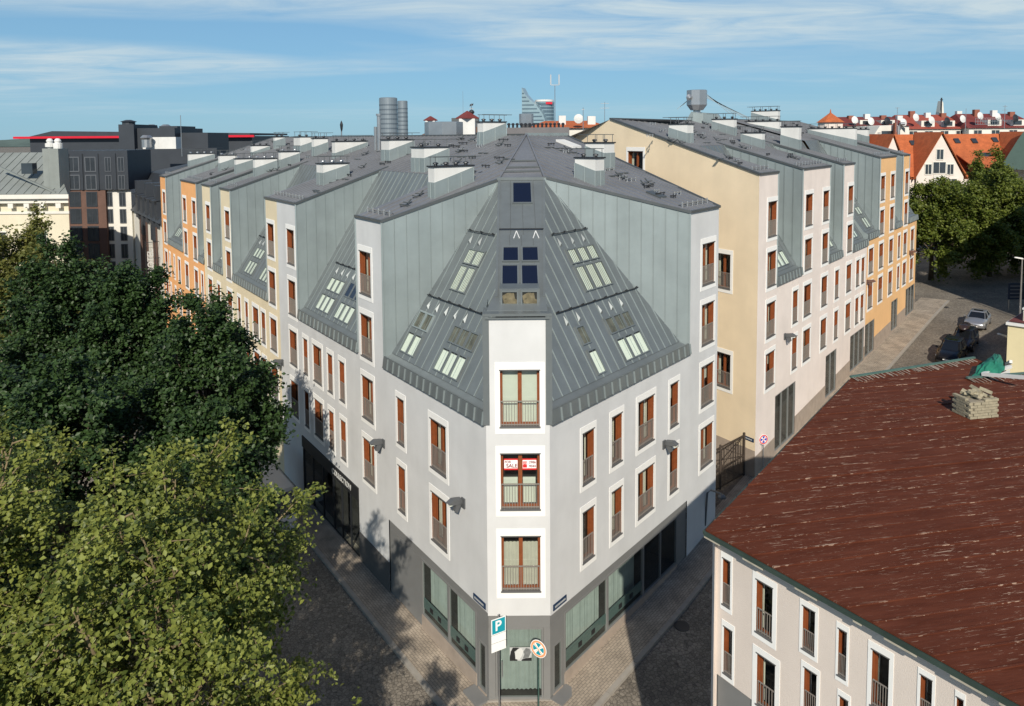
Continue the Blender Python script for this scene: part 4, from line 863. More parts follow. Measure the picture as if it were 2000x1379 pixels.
roof_bits(PK, PW, (20.5, 23, 1.5, 9), 10, 12); roof_bits(PK, PW, (24, 43, 6, 11.5), 44, 13); roof_bits(PK, PW, (28, 33, 1.2, 6), 10, 14); roof_bits(AP, PW2, (45, 60, 6, 11), 16, 15)
# octagonal extractor hoods
def hood(parent, c, r, h, taper, dish=False):
    g = G(); prof = [(r*0.35, -taper*1.6), (r*0.35, -taper), (r*0.62, -taper), (r, 0), (r, h), (r*0.9, h+0.02)]; g.lathe(c, prof, 8); o = g.build('extractor_hood', M_STEEL, parent)
    g = G(); g.box((c[0]-r*0.5, c[1]-r*0.5, c[2]-taper*1.6-1.2), (c[0]+r*0.5, c[1]+r*0.5, c[2]-taper*1.6)); g.build('hood_base', M_ZWALL, o); return o
c = aty(1361, 205, 62); h2 = hood(PK, c, 0.88, 1.25, 0.45)
g = G(); g.prism([aty(1335, 245, 61), aty(1422, 250, 63.5), aty(1400, 222, 63), aty(1350, 218, 61.5)], (0.6, 1.5, 0)); g.build('plant_room', M_ZWALL, PK)
c = aty(867, 270, 56); hood(CR, c, 1.5, 1.25, 0.5)
g = G(); c = aty(1346, 190, 61.2); g.tube([c+[0, 0, 0], c+[0, -0.12, 0]], [0.26, 0.08], 14); g.build('dish', M_STEEL, PK)

# ================================================================== RED ROOFED HOUSE (bottom right)
ZRH = 11.6; KZ = (HC-ZRH)/9.85
Cc = atz(1378, 1037, ZRH); E1 = atz(1661, 741, ZRH); Q1 = atz(1903, 703, ZRH); Q2 = atz(1888, 743, ZRH); Hh = atz(2000, 734, ZRH); Ff = atz(1994, 1379, ZRH)
fd = (Ff-Cc)/np.linalg.norm(Ff-Cc); Fe = Cc+fd*14.0; ad = (Hh-Q2)/np.linalg.norm(Hh-Q2); He = Q2+ad*14; Rr = Fe+ad*18
sdv = (E1-Cc)/np.linalg.norm(E1-Cc)
RHh = empty('red_roofed_house', (12, 17, -0.5), 'old house with a peeling red-brown sheet roof, pale pink-grey wall and green gutter', 'house')
def peel(nm='peeling_red_roof', th=0.0, pale=False):
    m = bpy.data.materials.new(nm); m.use_nodes = True; t = m.node_tree; b = t.nodes['Principled BSDF']; b.inputs['Roughness'].default_value = 0.75; b.inputs['Specular IOR Level'].default_value = 0.12
    ge = t.nodes.new('ShaderNodeNewGeometry'); mp = t.nodes.new('ShaderNodeMapping'); mp.vector_type = 'POINT'; an = -math.atan2(ad[1], ad[0]); mp.inputs['Rotation'].default_value = (0, 0, an)
    t.links.new(ge.outputs['Position'], mp.inputs[0])
    def noise(sc, det, scl, dist=0.0):
        m2 = t.nodes.new('ShaderNodeMapping'); m2.inputs['Scale'].default_value = scl; t.links.new(mp.outputs[0], m2.inputs[0])
        n = t.nodes.new('ShaderNodeTexNoise'); n.inputs['Scale'].default_value = sc; n.inputs['Detail'].default_value = det; n.inputs['Roughness'].default_value = 0.65; n.inputs['Distortion'].default_value = dist; t.links.new(m2.outputs[0], n.inputs['Vector']); return n.outputs[0]
    def rng_(src, a, b_, c=0, d=1):
        r = t.nodes.new('ShaderNodeMapRange'); r.inputs[1].default_value = a; r.inputs[2].default_value = b_; r.inputs[3].default_value = c; r.inputs[4].default_value = d; t.links.new(src, r.inputs[0]); return r.outputs[0]
    def mul(a, b_):
        x = t.nodes.new('ShaderNodeMath'); x.operation = 'MULTIPLY'; t.links.new(a, x.inputs[0]); t.links.new(b_, x.inputs[1]); return x.outputs[0]
    fl = rng_(noise(1.0, 7, (2.6, 30.0, 1.0), 0.9), 0.605-th, 0.635-th); pt = rng_(noise(0.55, 4, (1, 1, 1)), 0.36-th, 0.58-th); fl1 = mul(fl, pt)
    fl2 = rng_(noise(2.2, 6, (1.6, 16.0, 1.0), 1.2), 0.69-th, 0.71-th); mxm = t.nodes.new('ShaderNodeMath'); mxm.operation = 'MAXIMUM'; t.links.new(fl1, mxm.inputs[0]); t.links.new(fl2, mxm.inputs[1])
    # weathered seams: thin lines every 0.5 m, broken up
    c1 = t.nodes.new('ShaderNodeMixRGB'); c1.inputs[1].default_value = (0.074, 0.0195, 0.0095, 1); c1.inputs[2].default_value = (0.118, 0.035, 0.0185, 1); t.links.new(rng_(noise(1.6, 6, (0.5, 3.0, 1)), 0.3, 0.7), c1.inputs[0])
    c2 = t.nodes.new('ShaderNodeMixRGB'); c2.inputs[2].default_value = (0.36, 0.25, 0.185, 1); t.links.new(c1.outputs[0], c2.inputs[1]); t.links.new(mxm.outputs[0], c2.inputs[0]); t.links.new(c2.outputs[0], b.inputs['Base Color'])
    bp = t.nodes.new('ShaderNodeBump'); bp.inputs['Strength'].default_value = 0.5; bp.inputs['Distance'].default_value = 0.02; t.links.new(noise(2.0, 5, (1, 6, 1)), bp.inputs['Height']); t.links.new(bp.outputs[0], b.inputs['Normal'])
    return m
M_PEEL = peel(); M_PEEL2 = peel('worn_seam', 0.045)
# split along the sheet direction through Q2
def isect(p, d, q, e): A = np.array([[d[0], -e[0]], [d[1], -e[1]]]); t = np.linalg.solve(A, (q-p)[:2]); return p+d*t[0]
Xs = isect(Q2, ad, Cc, sdv)
def sheets(poly, k): clad(poly, ad, 0.48, M_PEEL, RHh, 'roof_sheet', (0, 0, 1), 0.03, 0.016, 0.006, under=True, jitter=0.35, ribmat=M_PEEL2, ribw=0.045)
sheets([Cc, Xs, He, Rr, Fe], 0); sheets([Xs, E1, Q1, Q2], 1)
# walls under the roof, gutter
FW = Wing((Cc+0.22*sdv-0.0*fd)[:2], fd[:2], np.array([-fd[1], fd[0]]), ZRH, 0, False)
if FW.n @ (Rr-Cc)[:2] < 0: FW.n = -FW.n
SWg = Wing((Cc+0.22*fd)[:2], sdv[:2], np.array([sdv[1], -sdv[0]]), ZRH, 0, True)
wr = [(1412, 1088.6, 1427.4, 1189), (1414, 1222, 1431, 1326), (1478, 1130.5, 1510, 1254), (1479, 1274.6, 1515, 1402), (1568.5, 1181.6, 1593, 1282), (1571, 1302, 1596, 1404), (1638, 1226, 1655, 1329), (1640, 1358, 1657.5, 1460), (1704, 1267, 1738, 1400), (1798.5, 1316, 1822, 1420), (1869, 1360, 1883, 1465), (1706, 1420, 1741, 1550)]
ops = []
for x0, y0, x1, y1 in wr:
    a, zt_ = FW.px(x0, y0); b, _ = FW.px(x1, y0); _, zb_ = FW.px(x1, y1); ops.append((a, b, zb_, zt_))
shop0 = FW.px(1400, 1312); ops2 = [(FW.px(1400, 1330)[0], FW.px(1400, 1330)[0]+3.0, -9, shop0[1]-0.05)]
g = G(); wall_mesh(FW, 0.1, 13.8, lambda S: -1.3, ZRH-0.12, ops+ops2, g); g.build('wall', M_ROSE, RHh)
g = G(); wall_mesh(SWg, 0.1, float(np.linalg.norm(E1-Cc))-0.2, lambda S: -1.3, ZRH-0.12, [], g); g.build('wall', M_ROSE, RHh)
for a, b, z0, z1 in ops:
    kd = 1.28 if (b-a)/(z1-z0) > 0.42 else 0.68
    M_ = FW.M((a+b)/2, z0) @ Matrix.Diagonal((((b-a)/kd), 0.55, (z1-z0)/2.12, 1)); add_window(RHh, M_, kd, 2.12, 5 if kd < 1 else 0)
panel(RHh, FW, ops2[0][0], ops2[0][1], -1.2, ops2[0][3], M_PANEL, 0.03)
for p, q in ((Cc, Fe), (Cc, E1)):
    n_ = int(np.linalg.norm(q-p)/2); 
    g = G(); off = np.array([0, 0, -0.05]); g.bar(p+off, q+off, 0.13, 0, 0.07); g.build('gutter', mat('green_gutter', (0.035, 0.055, 0.045), 0.6, 0, 0.3, 2), RHh)
    dd = (q-p)/np.linalg.norm(q-p); L = np.linalg.norm(q-p); rr = random.Random(5); k = 0.0
    while k < L-0.5:
        l = rr.uniform(0.15, 0.6); g = G(); g.bar(p+dd*k+[0, 0, -0.115], p+dd*(k+l)+[0, 0, -0.115], 0.10, 0, 0.05); k += l+rr.uniform(0.1, 0.8); g.build('eaves_lath', mat('old_lath', (0.42, 0.38, 0.30), 0.9, 0, 0.3, 4), RHh)
M_PEELW = mat('flaking_ridge', (0.30, 0.235, 0.19), 0.85, 0, 0.55, 9, 0.4, 20)
for p, q in ((E1, Q1), (Q2, He)):
    L = np.linalg.norm(q-p); dd = (q-p)/L; nn_ = np.array([dd[1], -dd[0], 0]); k = 0.0; rr = random.Random(9)
    if nn_[1] > 0: nn_ = -nn_
    g = G(); g.prism([p+nn_*0.55, p, p+[0, 0, 0.07], p+nn_*0.08+[0, 0, 0.07]], q-p); g.build('edge_upstand', M_PEEL, RHh)
    g = G()
    while k < L-0.2:
        a = p+dd*k; h = rr.uniform(0.25, 0.5); w_ = rr.uniform(0.02, 0.07); e = dd*w_
        g.prism([a+nn_*0.5*h/0.5+[0, 0, 0.05], a+e+nn_*0.5*h/0.5+[0, 0, 0.05], a+e+nn_*0.1+[0, 0, 0.085], a+nn_*0.1+[0, 0, 0.085]], (0, 0, 0.015)); k += rr.uniform(0.06, 0.3)
    tag(g.build('flaking_paint', M_PEELW, RHh), kind='stuff')
    g = G(); g.bar(p+[0, 0, 0.10], q+[0, 0, 0.10], 0.10, 0, 0.06); g.build('edge_capping', mat('green_capping', (0.07, 0.13, 0.11), 0.6, 0, 0.2), RHh)
# ruined brick chimney
cb = atz(1903, 809, ZRH+0.03); bx_, by_ = ad, np.array([-ad[1], ad[0], 0]); M_BRK = mat('yellow_brick', (0.30, 0.265, 0.185), 0.9, 0, 0.25, 5, 0.3, 25)
g = G(); W2, D2 = 0.52, 0.37
g.prism([cb-bx_*(W2-.04)-by_*(D2-.04), cb+bx_*(W2-.04)-by_*(D2-.04), cb+bx_*(W2-.04)+by_*(D2-.04), cb-bx_*(W2-.04)+by_*(D2-.04)], (0, 0, 0.56)); chm = g.build('chimney', mat('mortar', (0.24, 0.21, 0.16), 0.95, 0, 0.2, 6), RHh)
g = G(); g.box((-0.125, -0.06, -0.038), (0.125, 0.06, 0.038)); bme = g.mesh('brick', M_BRK)
def brick(p, rz, M0=None): obj('brick', bme, chm, (Matrix.Translation(Vector(p)) @ Matrix.Rotation(rz, 4, 'Z')) if M0 is None else M0)
ra = math.atan2(ad[1], ad[0]); rr = random.Random(3)
for c_ in range(7):
    z = 0.05+c_*0.088; o_ = 0.13 if c_ % 2 else 0.0
    for k in range(5):
        x = -W2+0.125+k*0.262-o_+0.02
        if abs(x) > W2-0.10 or (c_ == 6 and rr.random() < 0.4): continue
        for sg in (-1, 1): brick(cb+bx_*(x+rr.uniform(-.008, .008))+by_*sg*(D2-0.055)+[0, 0, z], ra+rr.uniform(-.03, .03))
    for k in range(3):
        y = -D2+0.16+k*0.262+(0.0 if c_ % 2 else -0.1)
        if abs(y) > D2-0.1: continue
        for sg in (-1, 1): brick(cb+by_*y+bx_*sg*(W2-0.055)+[0, 0, z], ra+math.pi/2+rr.uniform(-.03, .03))
for k in range(16):
    p = cb+bx_*rr.uniform(-.38, .38)+by_*rr.uniform(-.24, .24)+[0, 0, 0.63+rr.uniform(0, 0.14)]
    obj('brick', bme, chm, Matrix.Translation(Vector(p)) @ Matrix.Rotation(rr.uniform(0, 6), 4, 'Z') @ Matrix.Rotation(rr.uniform(-.7, .7), 4, 'X') @ Matrix.Rotation(rr.uniform(-.5, .5), 4, 'Y') @ Matrix.Scale(rr.uniform(0.9, 1.5), 4))
# green netting over a parapet box at the roof edge
g = G(); nx, ny = 16, 12; a0, a1 = atz(1893, 739, ZRH+0.05), atz(1975, 712, ZRH+0.05); rr = random.Random(4)
ctrl = [[atz(1893, 739, ZRH+.06), atz(1950, 737, ZRH+.06)], [aty(1912, 716, 29.0*KZ), aty(1962, 722, 28.6*KZ)], [aty(1936, 699, 30.2*KZ), aty(1958, 703, 30.0*KZ)], [aty(1948, 712, 31.0*KZ), aty(1964, 716, 31.0*KZ)]]
vb = []
for j in range(ny+1):
    f = j/ny*3; k = min(2, int(f)); t_ = f-k
    L_, R_ = ctrl[k][0]*(1-t_)+ctrl[k+1][0]*t_, ctrl[k][1]*(1-t_)+ctrl[k+1][1]*t_
    for i in range(nx+1):
        s_ = i/nx; p = L_*(1-s_)+R_*s_+np.array([rr.uniform(-.04, .04), rr.uniform(-.04, .04), rr.uniform(-.05, .05)+0.22*math.sin(math.pi*s_)*math.sin(math.pi*j/ny)]); vb.append(p)
for j in range(ny):
    for i in range(nx): q = j*(nx+1)+i; g.F.append((q, q+1, q+nx+2, q+nx+1)); g.I.append(0)
g.V = [tuple(v) for v in vb]; o = g.build('netting', mat('green_net', (0.02, 0.17, 0.11), 0.6, 0, 0.3, 4), smooth=True); tag(o, 'green netting sheet bundled over the far edge of the red-brown roof', 'netting')
NB = empty('parapet_box', tuple(atz(1950, 735, ZRH)), 'white timber parapet box beside the green netting on the roof edge', 'parapet')
for p, q, hh in ((atz(1920, 741, ZRH), aty(1974, 716, 29.9*KZ), .12), (aty(1974, 716, 29.9*KZ), aty(1966, 712, 30.8*KZ), .12), (atz(1918, 741, ZRH), aty(2010, 738, 26.6*KZ), .12)): g = G(); g.bar(p+[0, 0, .2], q+[0, 0, .0], 0.10, 0, hh); g.build('rail', M_WHITE, NB)
g = G(); g.prism([aty(1972, 722, 29.8*KZ), aty(1972, 745, 29.8*KZ), aty(1935, 745, 28.2*KZ), aty(1935, 738, 28.2*KZ)], (0.05, 0.05, 0)); g.build('side_board', M_WHITE, NB)

# ================================================================== YELLOW HOUSE AND TALL BLOCK ON THE RIGHT (mostly out of frame, shade the street)
YH = empty('yellow_house', (34, 44, 1.5), 'pale yellow rendered house at the right edge with a stone parapet', 'house')
yc = np.array([30.3, 43.2]); dR3 = np.array([0.75, 0.661]); oR = np.array([0.661, -0.75])
pts = [yc, yc+dR3*24, yc+dR3*24+oR*12, yc+oR*12+np.array([2, 0])]; M_YEL = stucco('stucco_yellow', (0.66, 0.58, 0.36))
g = G(); g.prism([(p[0], p[1], -0.5) for p in pts], (0, 0, 9.5)); g.build('wall', M_YEL, YH)
g = G(); c_ = np.mean(pts, axis=0); g.prism([(*(c_+(p-c_)*1.012), 9.0) for p in pts], (0, 0, 0.16)); g.build('cornice', M_WHITE, YH)
g = G(); p0 = yc+dR3*1.2+oR*0.9; g.prism([(*(p0+dR3*a+oR*b), 9.22) for a, b in ((-.5, -.3), (1.6, -.3), (1.6, .8), (-.5, .8))], (0, 0, .7)); g.build('parapet_block', mat('pale_stone', (0.52, 0.49, 0.42), .9, 0, .2, 2, .3, 10), YH)
g = G(); g.prism([(*(p0+dR3*a+oR*b), 9.92) for a, b in ((-.55, -.35), (1.65, -.35), (1.65, .85), (-.55, .85))], (0, 0, 0.1)); g.build('parapet_coping', M_WHITE, YH)
g = G(); g.poly([(*p, 9.22) for p in pts]); g.build('roof', mat('dark_red_roof', (0.12, 0.03, 0.025), .7, 0, .2), YH)
TB = empty('tall_block', (60, 62, 2.4), 'tall gabled block standing just outside the right edge, shading the street', 'building')
g = G(); g.prism([(50.6, 58, 1), (72, 58, 1), (72, 58, 25), (65, 58, 25.5), (50.6, 58, 15.5)], (0, 11.5, 0)); g.build('wall', M_YEL, TB)
g = G(); g.prism([(50.2, 57.7, 15.3), (65, 57.7, 25.7), (65, 57.7, 26.0), (50.2, 57.7, 15.6)], (0, 12.1, 0)); g.build('roof', mat('dark_red_roof', (0, 0, 0)), TB)

# ================================================================== GATE IN THE PASSAGE
lo_, hi_ = 0.5, 12.0
for _ in range(40):
    mid = (lo_+hi_)/2
    if proj(GWg.P(mid, 0, 3))[0] > 1455: lo_ = mid
    else: hi_ = mid
gr = GWg.P(lo_, -0.05, 0); gl = pe0[:2]+(RE-pe0[:2])/np.linalg.norm(RE-pe0[:2])*1.6+np.array([0.12, 0.02]); gl = np.array([gl[0], gl[1], 0]); zg = 0.15
GT = empty('barred_gate', (float((gl+gr)[0]/2), float((gl+gr)[1]/2), zg), 'dark brown barred metal gate closing the passage beside the beige wall', 'gate')
M_GATE = mat('gate_brown', (0.06, 0.045, 0.035), 0.6, 0.2, 0.2); dg_ = (gr-gl); LG = np.linalg.norm(dg_); dg_ = dg_/LG; hG = 2.5
for k in range(3): g = G(); p = gl+dg_*LG*k/2+[0, 0, zg]; g.bar(p, p+[0, 0, hG+.15], 0.10); g.build('post', M_GATE, GT)
for k in range(2):
    g = G(); p = gl+dg_*(LG*k/2+.06)+[0, 0, zg]; q = gl+dg_*(LG*(k+1)/2-.06)+[0, 0, zg]
    for z in (.12, 1.25, hG): g.bar(p+[0, 0, z], q+[0, 0, z], 0.06)
    g.bar(p+[0, 0, 1.25], q+[0, 0, hG], 0.04); g.bar(q+[0, 0, 1.25], p+[0, 0, hG], 0.04)
    lf = g.build('gate_leaf', M_GATE, GT); nb = int(np.linalg.norm(q-p)/.13)
    for i in range(1, nb): g = G(); b_ = p+(q-p)*i/nb; g.bar(b_+[0, 0, .12], b_+[0, 0, hG], 0.025); g.build('bar', M_GATE, lf)

# ================================================================== WALL LAMPS, SIGNS
def wall_lamp(wing, x, y, label, m=None, size=0.72):
    S, z = wing.px(x, y); p = wing.P(S, 0, z); o3 = -np.array([wing.n[0], wing.n[1], 0]); d3 = np.array([wing.d[0], wing.d[1], 0]); m = m or mat('lamp_grey', (0.12, 0.125, 0.13), .45, .3)
    t = empty('wall_lamp', tuple(p), label, 'lamp', 'angular wall lamps on the facades')
    g = G(); g.prism([p-d3*.12+[0, 0, -.2], p+d3*.12+[0, 0, -.2], p+d3*.12+[0, 0, .2], p-d3*.12+[0, 0, .2]], o3*.06); g.build('wall_plate', m, t)
    g = G(); a = p+o3*.05; tip = p+o3*.95*size+[0, 0, .12]
    g.prism([a+[0, 0, .16], p+o3*.62*size+d3*.0+[0, 0, .24], tip, p+o3*.62*size+[0, 0, .02], a+[0, 0, -.02]], d3*.26); g.build('lamp_head', m, t)
    g = G(); g.prism([a+[0, 0, -.02]+d3*.04, p+o3*.45*size+[0, 0, .02]+d3*.04, p+o3*.55*size+[0, 0, -.26]+d3*.04, p+o3*.38*size+[0, 0, -.36]+d3*.04], d3*.16); g.build('lamp_shade', m, t)
    g = G(); q = p+o3*.7*size+[0, 0, .03]; g.prism([q-o3*.12+d3*.05, q+o3*.12+d3*.05, q+o3*.12+d3*.2, q-o3*.12+d3*.2], (0, 0, -.03)); g.build('diffuser', M_BLIND, t)
wall_lamp(LW, 750, 866, 'grey wall lamp beside the lowest window of the grey pier')
wall_lamp(LW, 906, 982, 'grey wall lamp beside a wide lower window near the chamfered corner')
wall_lamp(LW, 553, 708, 'grey wall lamp on the cream strip of wall by the dark tree')
wall_lamp(RW, 1296, 868, 'grey wall lamp above a narrow window by the grey pier on the sunny street')
M_LBR = mat('lamp_brown', (0.16, 0.09, 0.07), .5, .2)
wall_lamp(PW, 1532, 657, 'grey wall lamp on the pale pink wall left of narrow windows')
wall_lamp(PW2, 1693, 551, 'brown wall lamp where the pink wall meets the apricot wall', M_LBR)
wall_lamp(PW2, 1776, 493, 'brown wall lamp on the apricot wall by the last corner', M_LBR)
# shaded bracket lamp low on the grey pier
S, z = RW.px(1378, 958); p = RW.P(S, 0, z); o3 = -np.array([RW.n[0], RW.n[1], 0]); t = empty('bracket_pipe', tuple(p), 'bent grey bracket lamp low on the shaded end of the grey wall', 'lamp'); g = G()
g.tube([p+[0, 0, -1.9], p+o3*.1+[0, 0, -.1], p+o3*.3+[0, 0, .12], p+o3*.9+[0, 0, .1]], 0.05, 8); g.build('pipe', mat('lamp_grey', (0, 0, 0)), t); g = G(); g.lathe(p+o3*.9+[0, 0, -.1], [(.2, 0), (.2, .1), (.08, .2)], 12); g.build('lamp_head', mat('lamp_grey', (0, 0, 0)), t)
def plate(wing, x, y, label, tm=M_LETW, wd=0.85, ht=0.24):
    S, z = wing.px(x, y); M = facing(wing, S, z, -0.03); g = G(); g.box((-wd/2, -ht/2, -.03), (wd/2, ht/2, 0)); o = g.build('street_plate', mat('plate_navy', (0.012, 0.03, 0.075), .4, 0, .05), None, M); tag(o, label, 'street sign')
    g = G(); g.box((-wd/2+.05, -ht/2+.05, 0), (wd/2-.05, ht/2-.05, .003)); g.build('plate_face', mat('plate_face', (0.05, 0.08, 0.13), .4), o, M)
    g = G(); rr = random.Random(len(label))
    x_ = -wd/2+.1
    while x_ < wd/2-.14: l = rr.uniform(.03, .07); g.box((x_, -.035, .003), (x_+l, .035, .006)); x_ += l+.02
    g.build('lettering', tm, o, M)
plate(LW, 937, 1174, 'dark blue street name plate on the grey wall of the tree-lined street')
plate(RW, 1093, 1177, 'dark blue street name plate on the grey wall of the sunny street')
plate(GWg, 1463, 857, 'small dark blue street name plate on the beige gable wall', wd=.7, ht=.22)
# parking sign and no-stopping sign on posts in front of the chamfer
def post_sign(base, label, cat, name): return empty(name, base, label, cat)
pb = aty(975, 1372, 25.3); pb[2] = gz(pb[0])+.12; PS = empty('parking_sign', tuple(pb), 'blue parking sign with two white plates on a thin post at the chamfered corner', 'sign')
g = G(); zt_ = aty(975, 1203, 25.3)[2]; g.tube([pb, (pb[0], pb[1], zt_+.05)], 0.03, 8); g.build('post', M_STEEL, PS)
rot = Matrix.Translation(Vector((pb[0], pb[1]-.05, 0))) @ Matrix.Rotation(R(28), 4, 'Z')
M_TEAL = mat('sign_teal', (0.01, 0.30, 0.38), .35, 0, .03); M_SW = mat('sign_white', (0.86, 0.86, 0.84), .35, 0, .02); M_SR = mat('sign_red', (0.62, 0.03, 0.03), .35, 0, .03); M_SB = mat('sign_blue', (0.02, 0.08, 0.42), .35, 0, .03)
zc_ = aty(975, 1220, 25.3)[2]
def splate(name, z, w_, h, m, par, y=0.0, t_=.012): g = G(); g.box((-w_/2, -t_-y, z-h/2), (w_/2, -y, z+h/2)); return g.build(name, m, par, rot)
s1 = splate('sign_plate', zc_, .60, .60, M_SW, PS); s2 = splate('sign_field', zc_, .53, .53, M_TEAL, s1, .012, .004)
text('letter', 'P', .52, rot @ Matrix.Translation(Vector((-.02, -.0185, zc_))) @ Matrix.Rotation(R(90), 4, 'X'), M_SW, s1, .002, True)
splate('plate_below', zc_-.47, .60, .30, M_SW, PS); splate('plate_below', zc_-.80, .60, .32, M_SW, PS)
nb_ = aty(1052, 1379, 25.0); nb_[2] = gz(nb_[0])+.12; NS = empty('no_stopping_sign', tuple(nb_), 'round sign with four blue fields and a glare-pale red ring on a worn post', 'sign')
zc_ = aty(1050, 1266, 25.0)[2]; g = G(); g.tube([nb_, (nb_[0], nb_[1], zc_+.2)], 0.03, 8); g.build('post', mat('worn_green_post', (.05, .10, .085), .6, .2, .5, 6), NS)
def disc_sign(par, M, r, ring, field, cross):
    def ann(r0, r1, y, m, nm, p): 
        g = G(); n = 28; b = 0
        for k in range(n): a0, a1 = 2*math.pi*k/n, 2*math.pi*(k+1)/n; g.poly([(r0*math.cos(a0), y, r0*math.sin(a0)), (r1*math.cos(a0), y, r1*math.sin(a0)), (r1*math.cos(a1), y, r1*math.sin(a1)), (r0*math.cos(a1), y, r0*math.sin(a1))])
        return g.build(nm, m, p, M)
    g = G(); n = 28; g.prism([(r*math.cos(2*math.pi*k/n), 0, r*math.sin(2*math.pi*k/n)) for k in range(n)], (0, .015, 0)); o = g.build('sign_plate', M_SW, par, M)
    ann(r*.72, r*.93, -.003, ring, 'ring', o)
    g = G(); 
    for q in range(4):
        pts = [(r*.12*math.cos(math.pi/2*q), -.003, r*.12*math.sin(math.pi/2*q))]+[(r*.68*math.cos(math.pi/2*q+a), -.003, r*.68*math.sin(math.pi/2*q+a)) for a in np.linspace(-.5, .5, 7)]; g.poly(pts)
    g.build('fields', field, o, M)
    if cross:
        g = G()
        for a in (math.pi/4, -math.pi/4): d = np.array([math.cos(a), 0, math.sin(a)])*r*.74; g.bar(-d+[0, -.004, 0], d+[0, -.004, 0], r*.16, 0, .003)
        g.build('cross', cross, o, M)
M_SRGLARE = mat('sign_red_glare', (.80, .34, .16), .35, 0, .05)  # sign red with sun glare put into the colour, for ring and cross
disc_sign(NS, Matrix.Translation(Vector((nb_[0], nb_[1]-.04, zc_))) @ Matrix.Rotation(R(-30), 4, 'Z'), .33, M_SRGLARE, M_TEAL, M_SRGLARE)
n2 = PW.P(21.6, -0.8, 0); zc_ = aty(1491, 858, n2[1])[2]; xx = aty(1491, 858, n2[1])[0]; n2 = np.array([xx, n2[1], gz(xx)]); NS2 = empty('no_stopping_sign', tuple(n2), 'round blue sign with red ring and red cross before the pale pink wall', 'sign')
g = G(); g.tube([n2, (n2[0], n2[1], zc_+.25)], .03, 8); g.build('post', M_STEEL, NS2); disc_sign(NS2, Matrix.Translation(Vector((n2[0], n2[1]-.04, zc_))) @ Matrix.Rotation(R(15), 4, 'Z'), .31, M_SR, M_SB, M_SR)
# for-sale boards inside the middle bay window
zS = bay_rows[1]-.52; FS = empty('for_sale_sign', (xc, YB+.3, zS), 'pair of white and red for-sale boards behind the middle bay window', 'sign'); yS = YB+.215
for x0, x1, nm in ((xc-.62, xc-.09, 0), (xc+.08, xc+.62, 1)):
    g = G(); g.box((x0, yS, zS-.22), (x1, yS+.01, zS+.22)); b_ = g.build('board', M_SR, FS); g = G(); g.box((x0+.01, yS-.004, zS-.155), (x1-.01, yS, zS+.165)); g.build('board_face', M_SW, b_)
TM = lambda x, z: Matrix.Translation(Vector((x, yS-.008, z))) @ Matrix.Rotation(R(90), 4, 'X')
M_INK = mat('ink_maroon', (.22, .02, .03), .5)
text('lettering', 'FOR', .125, TM(xc-.47, zS+.09), M_INK, FS, .001, True); text('lettering', 'SALE', .20, TM(xc-.32, zS-.06), M_INK, FS, .001, True)
g = G(); g.box((xc+.10, yS-.007, zS-.13), (xc+.255, yS-.004, zS+.11)); g.build('logo_block', M_SR, FS); text('lettering', 'DTZ', .095, TM(xc+.178, zS+.03), M_SW, FS, .001, True)
text('lettering', '2986', .13, TM(xc+.46, zS+.075), M_INK, FS, .001, True); text('lettering', '9044', .13, TM(xc+.46, zS-.075), M_INK, FS, .001, True)
# poster on the corner door: grey tone picture
g = G(); zP = aty(1017, 1279, 26.2)[2]; xP = aty(1017, 1279, 26.2)[0]; Mp = Matrix.Translation(Vector((xP, YB+.05, zP)))
g.box((-.42, -.01, -.27), (.42, 0, .27)); PO = tag(g.build('poster', mat('poster_grey', (.45, .46, .45), .6, 0, .25, 5), None, Mp), 'black, white and grey picture poster on the glass door of the chamfered corner', 'poster')
M_PM, M_PL = mat('poster_mid', (.16, .165, .165), .6, 0, .3, 9), mat('poster_light', (.58, .58, .56), .6)
for k, (m, pts) in enumerate(((M_BLACK, [(-.42, -.27), (-.12, -.27), (-.2, -.02), (-.28, .2), (-.2, .26), (-.3, .26), (-.38, .1), (-.42, -.1)]), (M_PL, [(-.2, -.2), (-.05, -.22), (.06, -.05), (.1, .12), (.02, .24), (-.1, .2), (-.22, .05)]), (M_PM, [(.08, -.18), (.3, -.14), (.4, .08), (.34, .22), (.2, .25), (.1, .1), (.14, 0)]), (M_BLACK, [(.02, -.27), (.42, -.27), (.42, -.14), (.2, -.16), (.06, -.2)]), (M_BLACK, [(-.24, .1), (-.05, .25), (-.2, .27), (-.33, .2)]))):
    g = G(); g.poly([(x, -.012-k*.002, z) for x, z in pts]); g.build('picture_shape', m, PO, Mp)
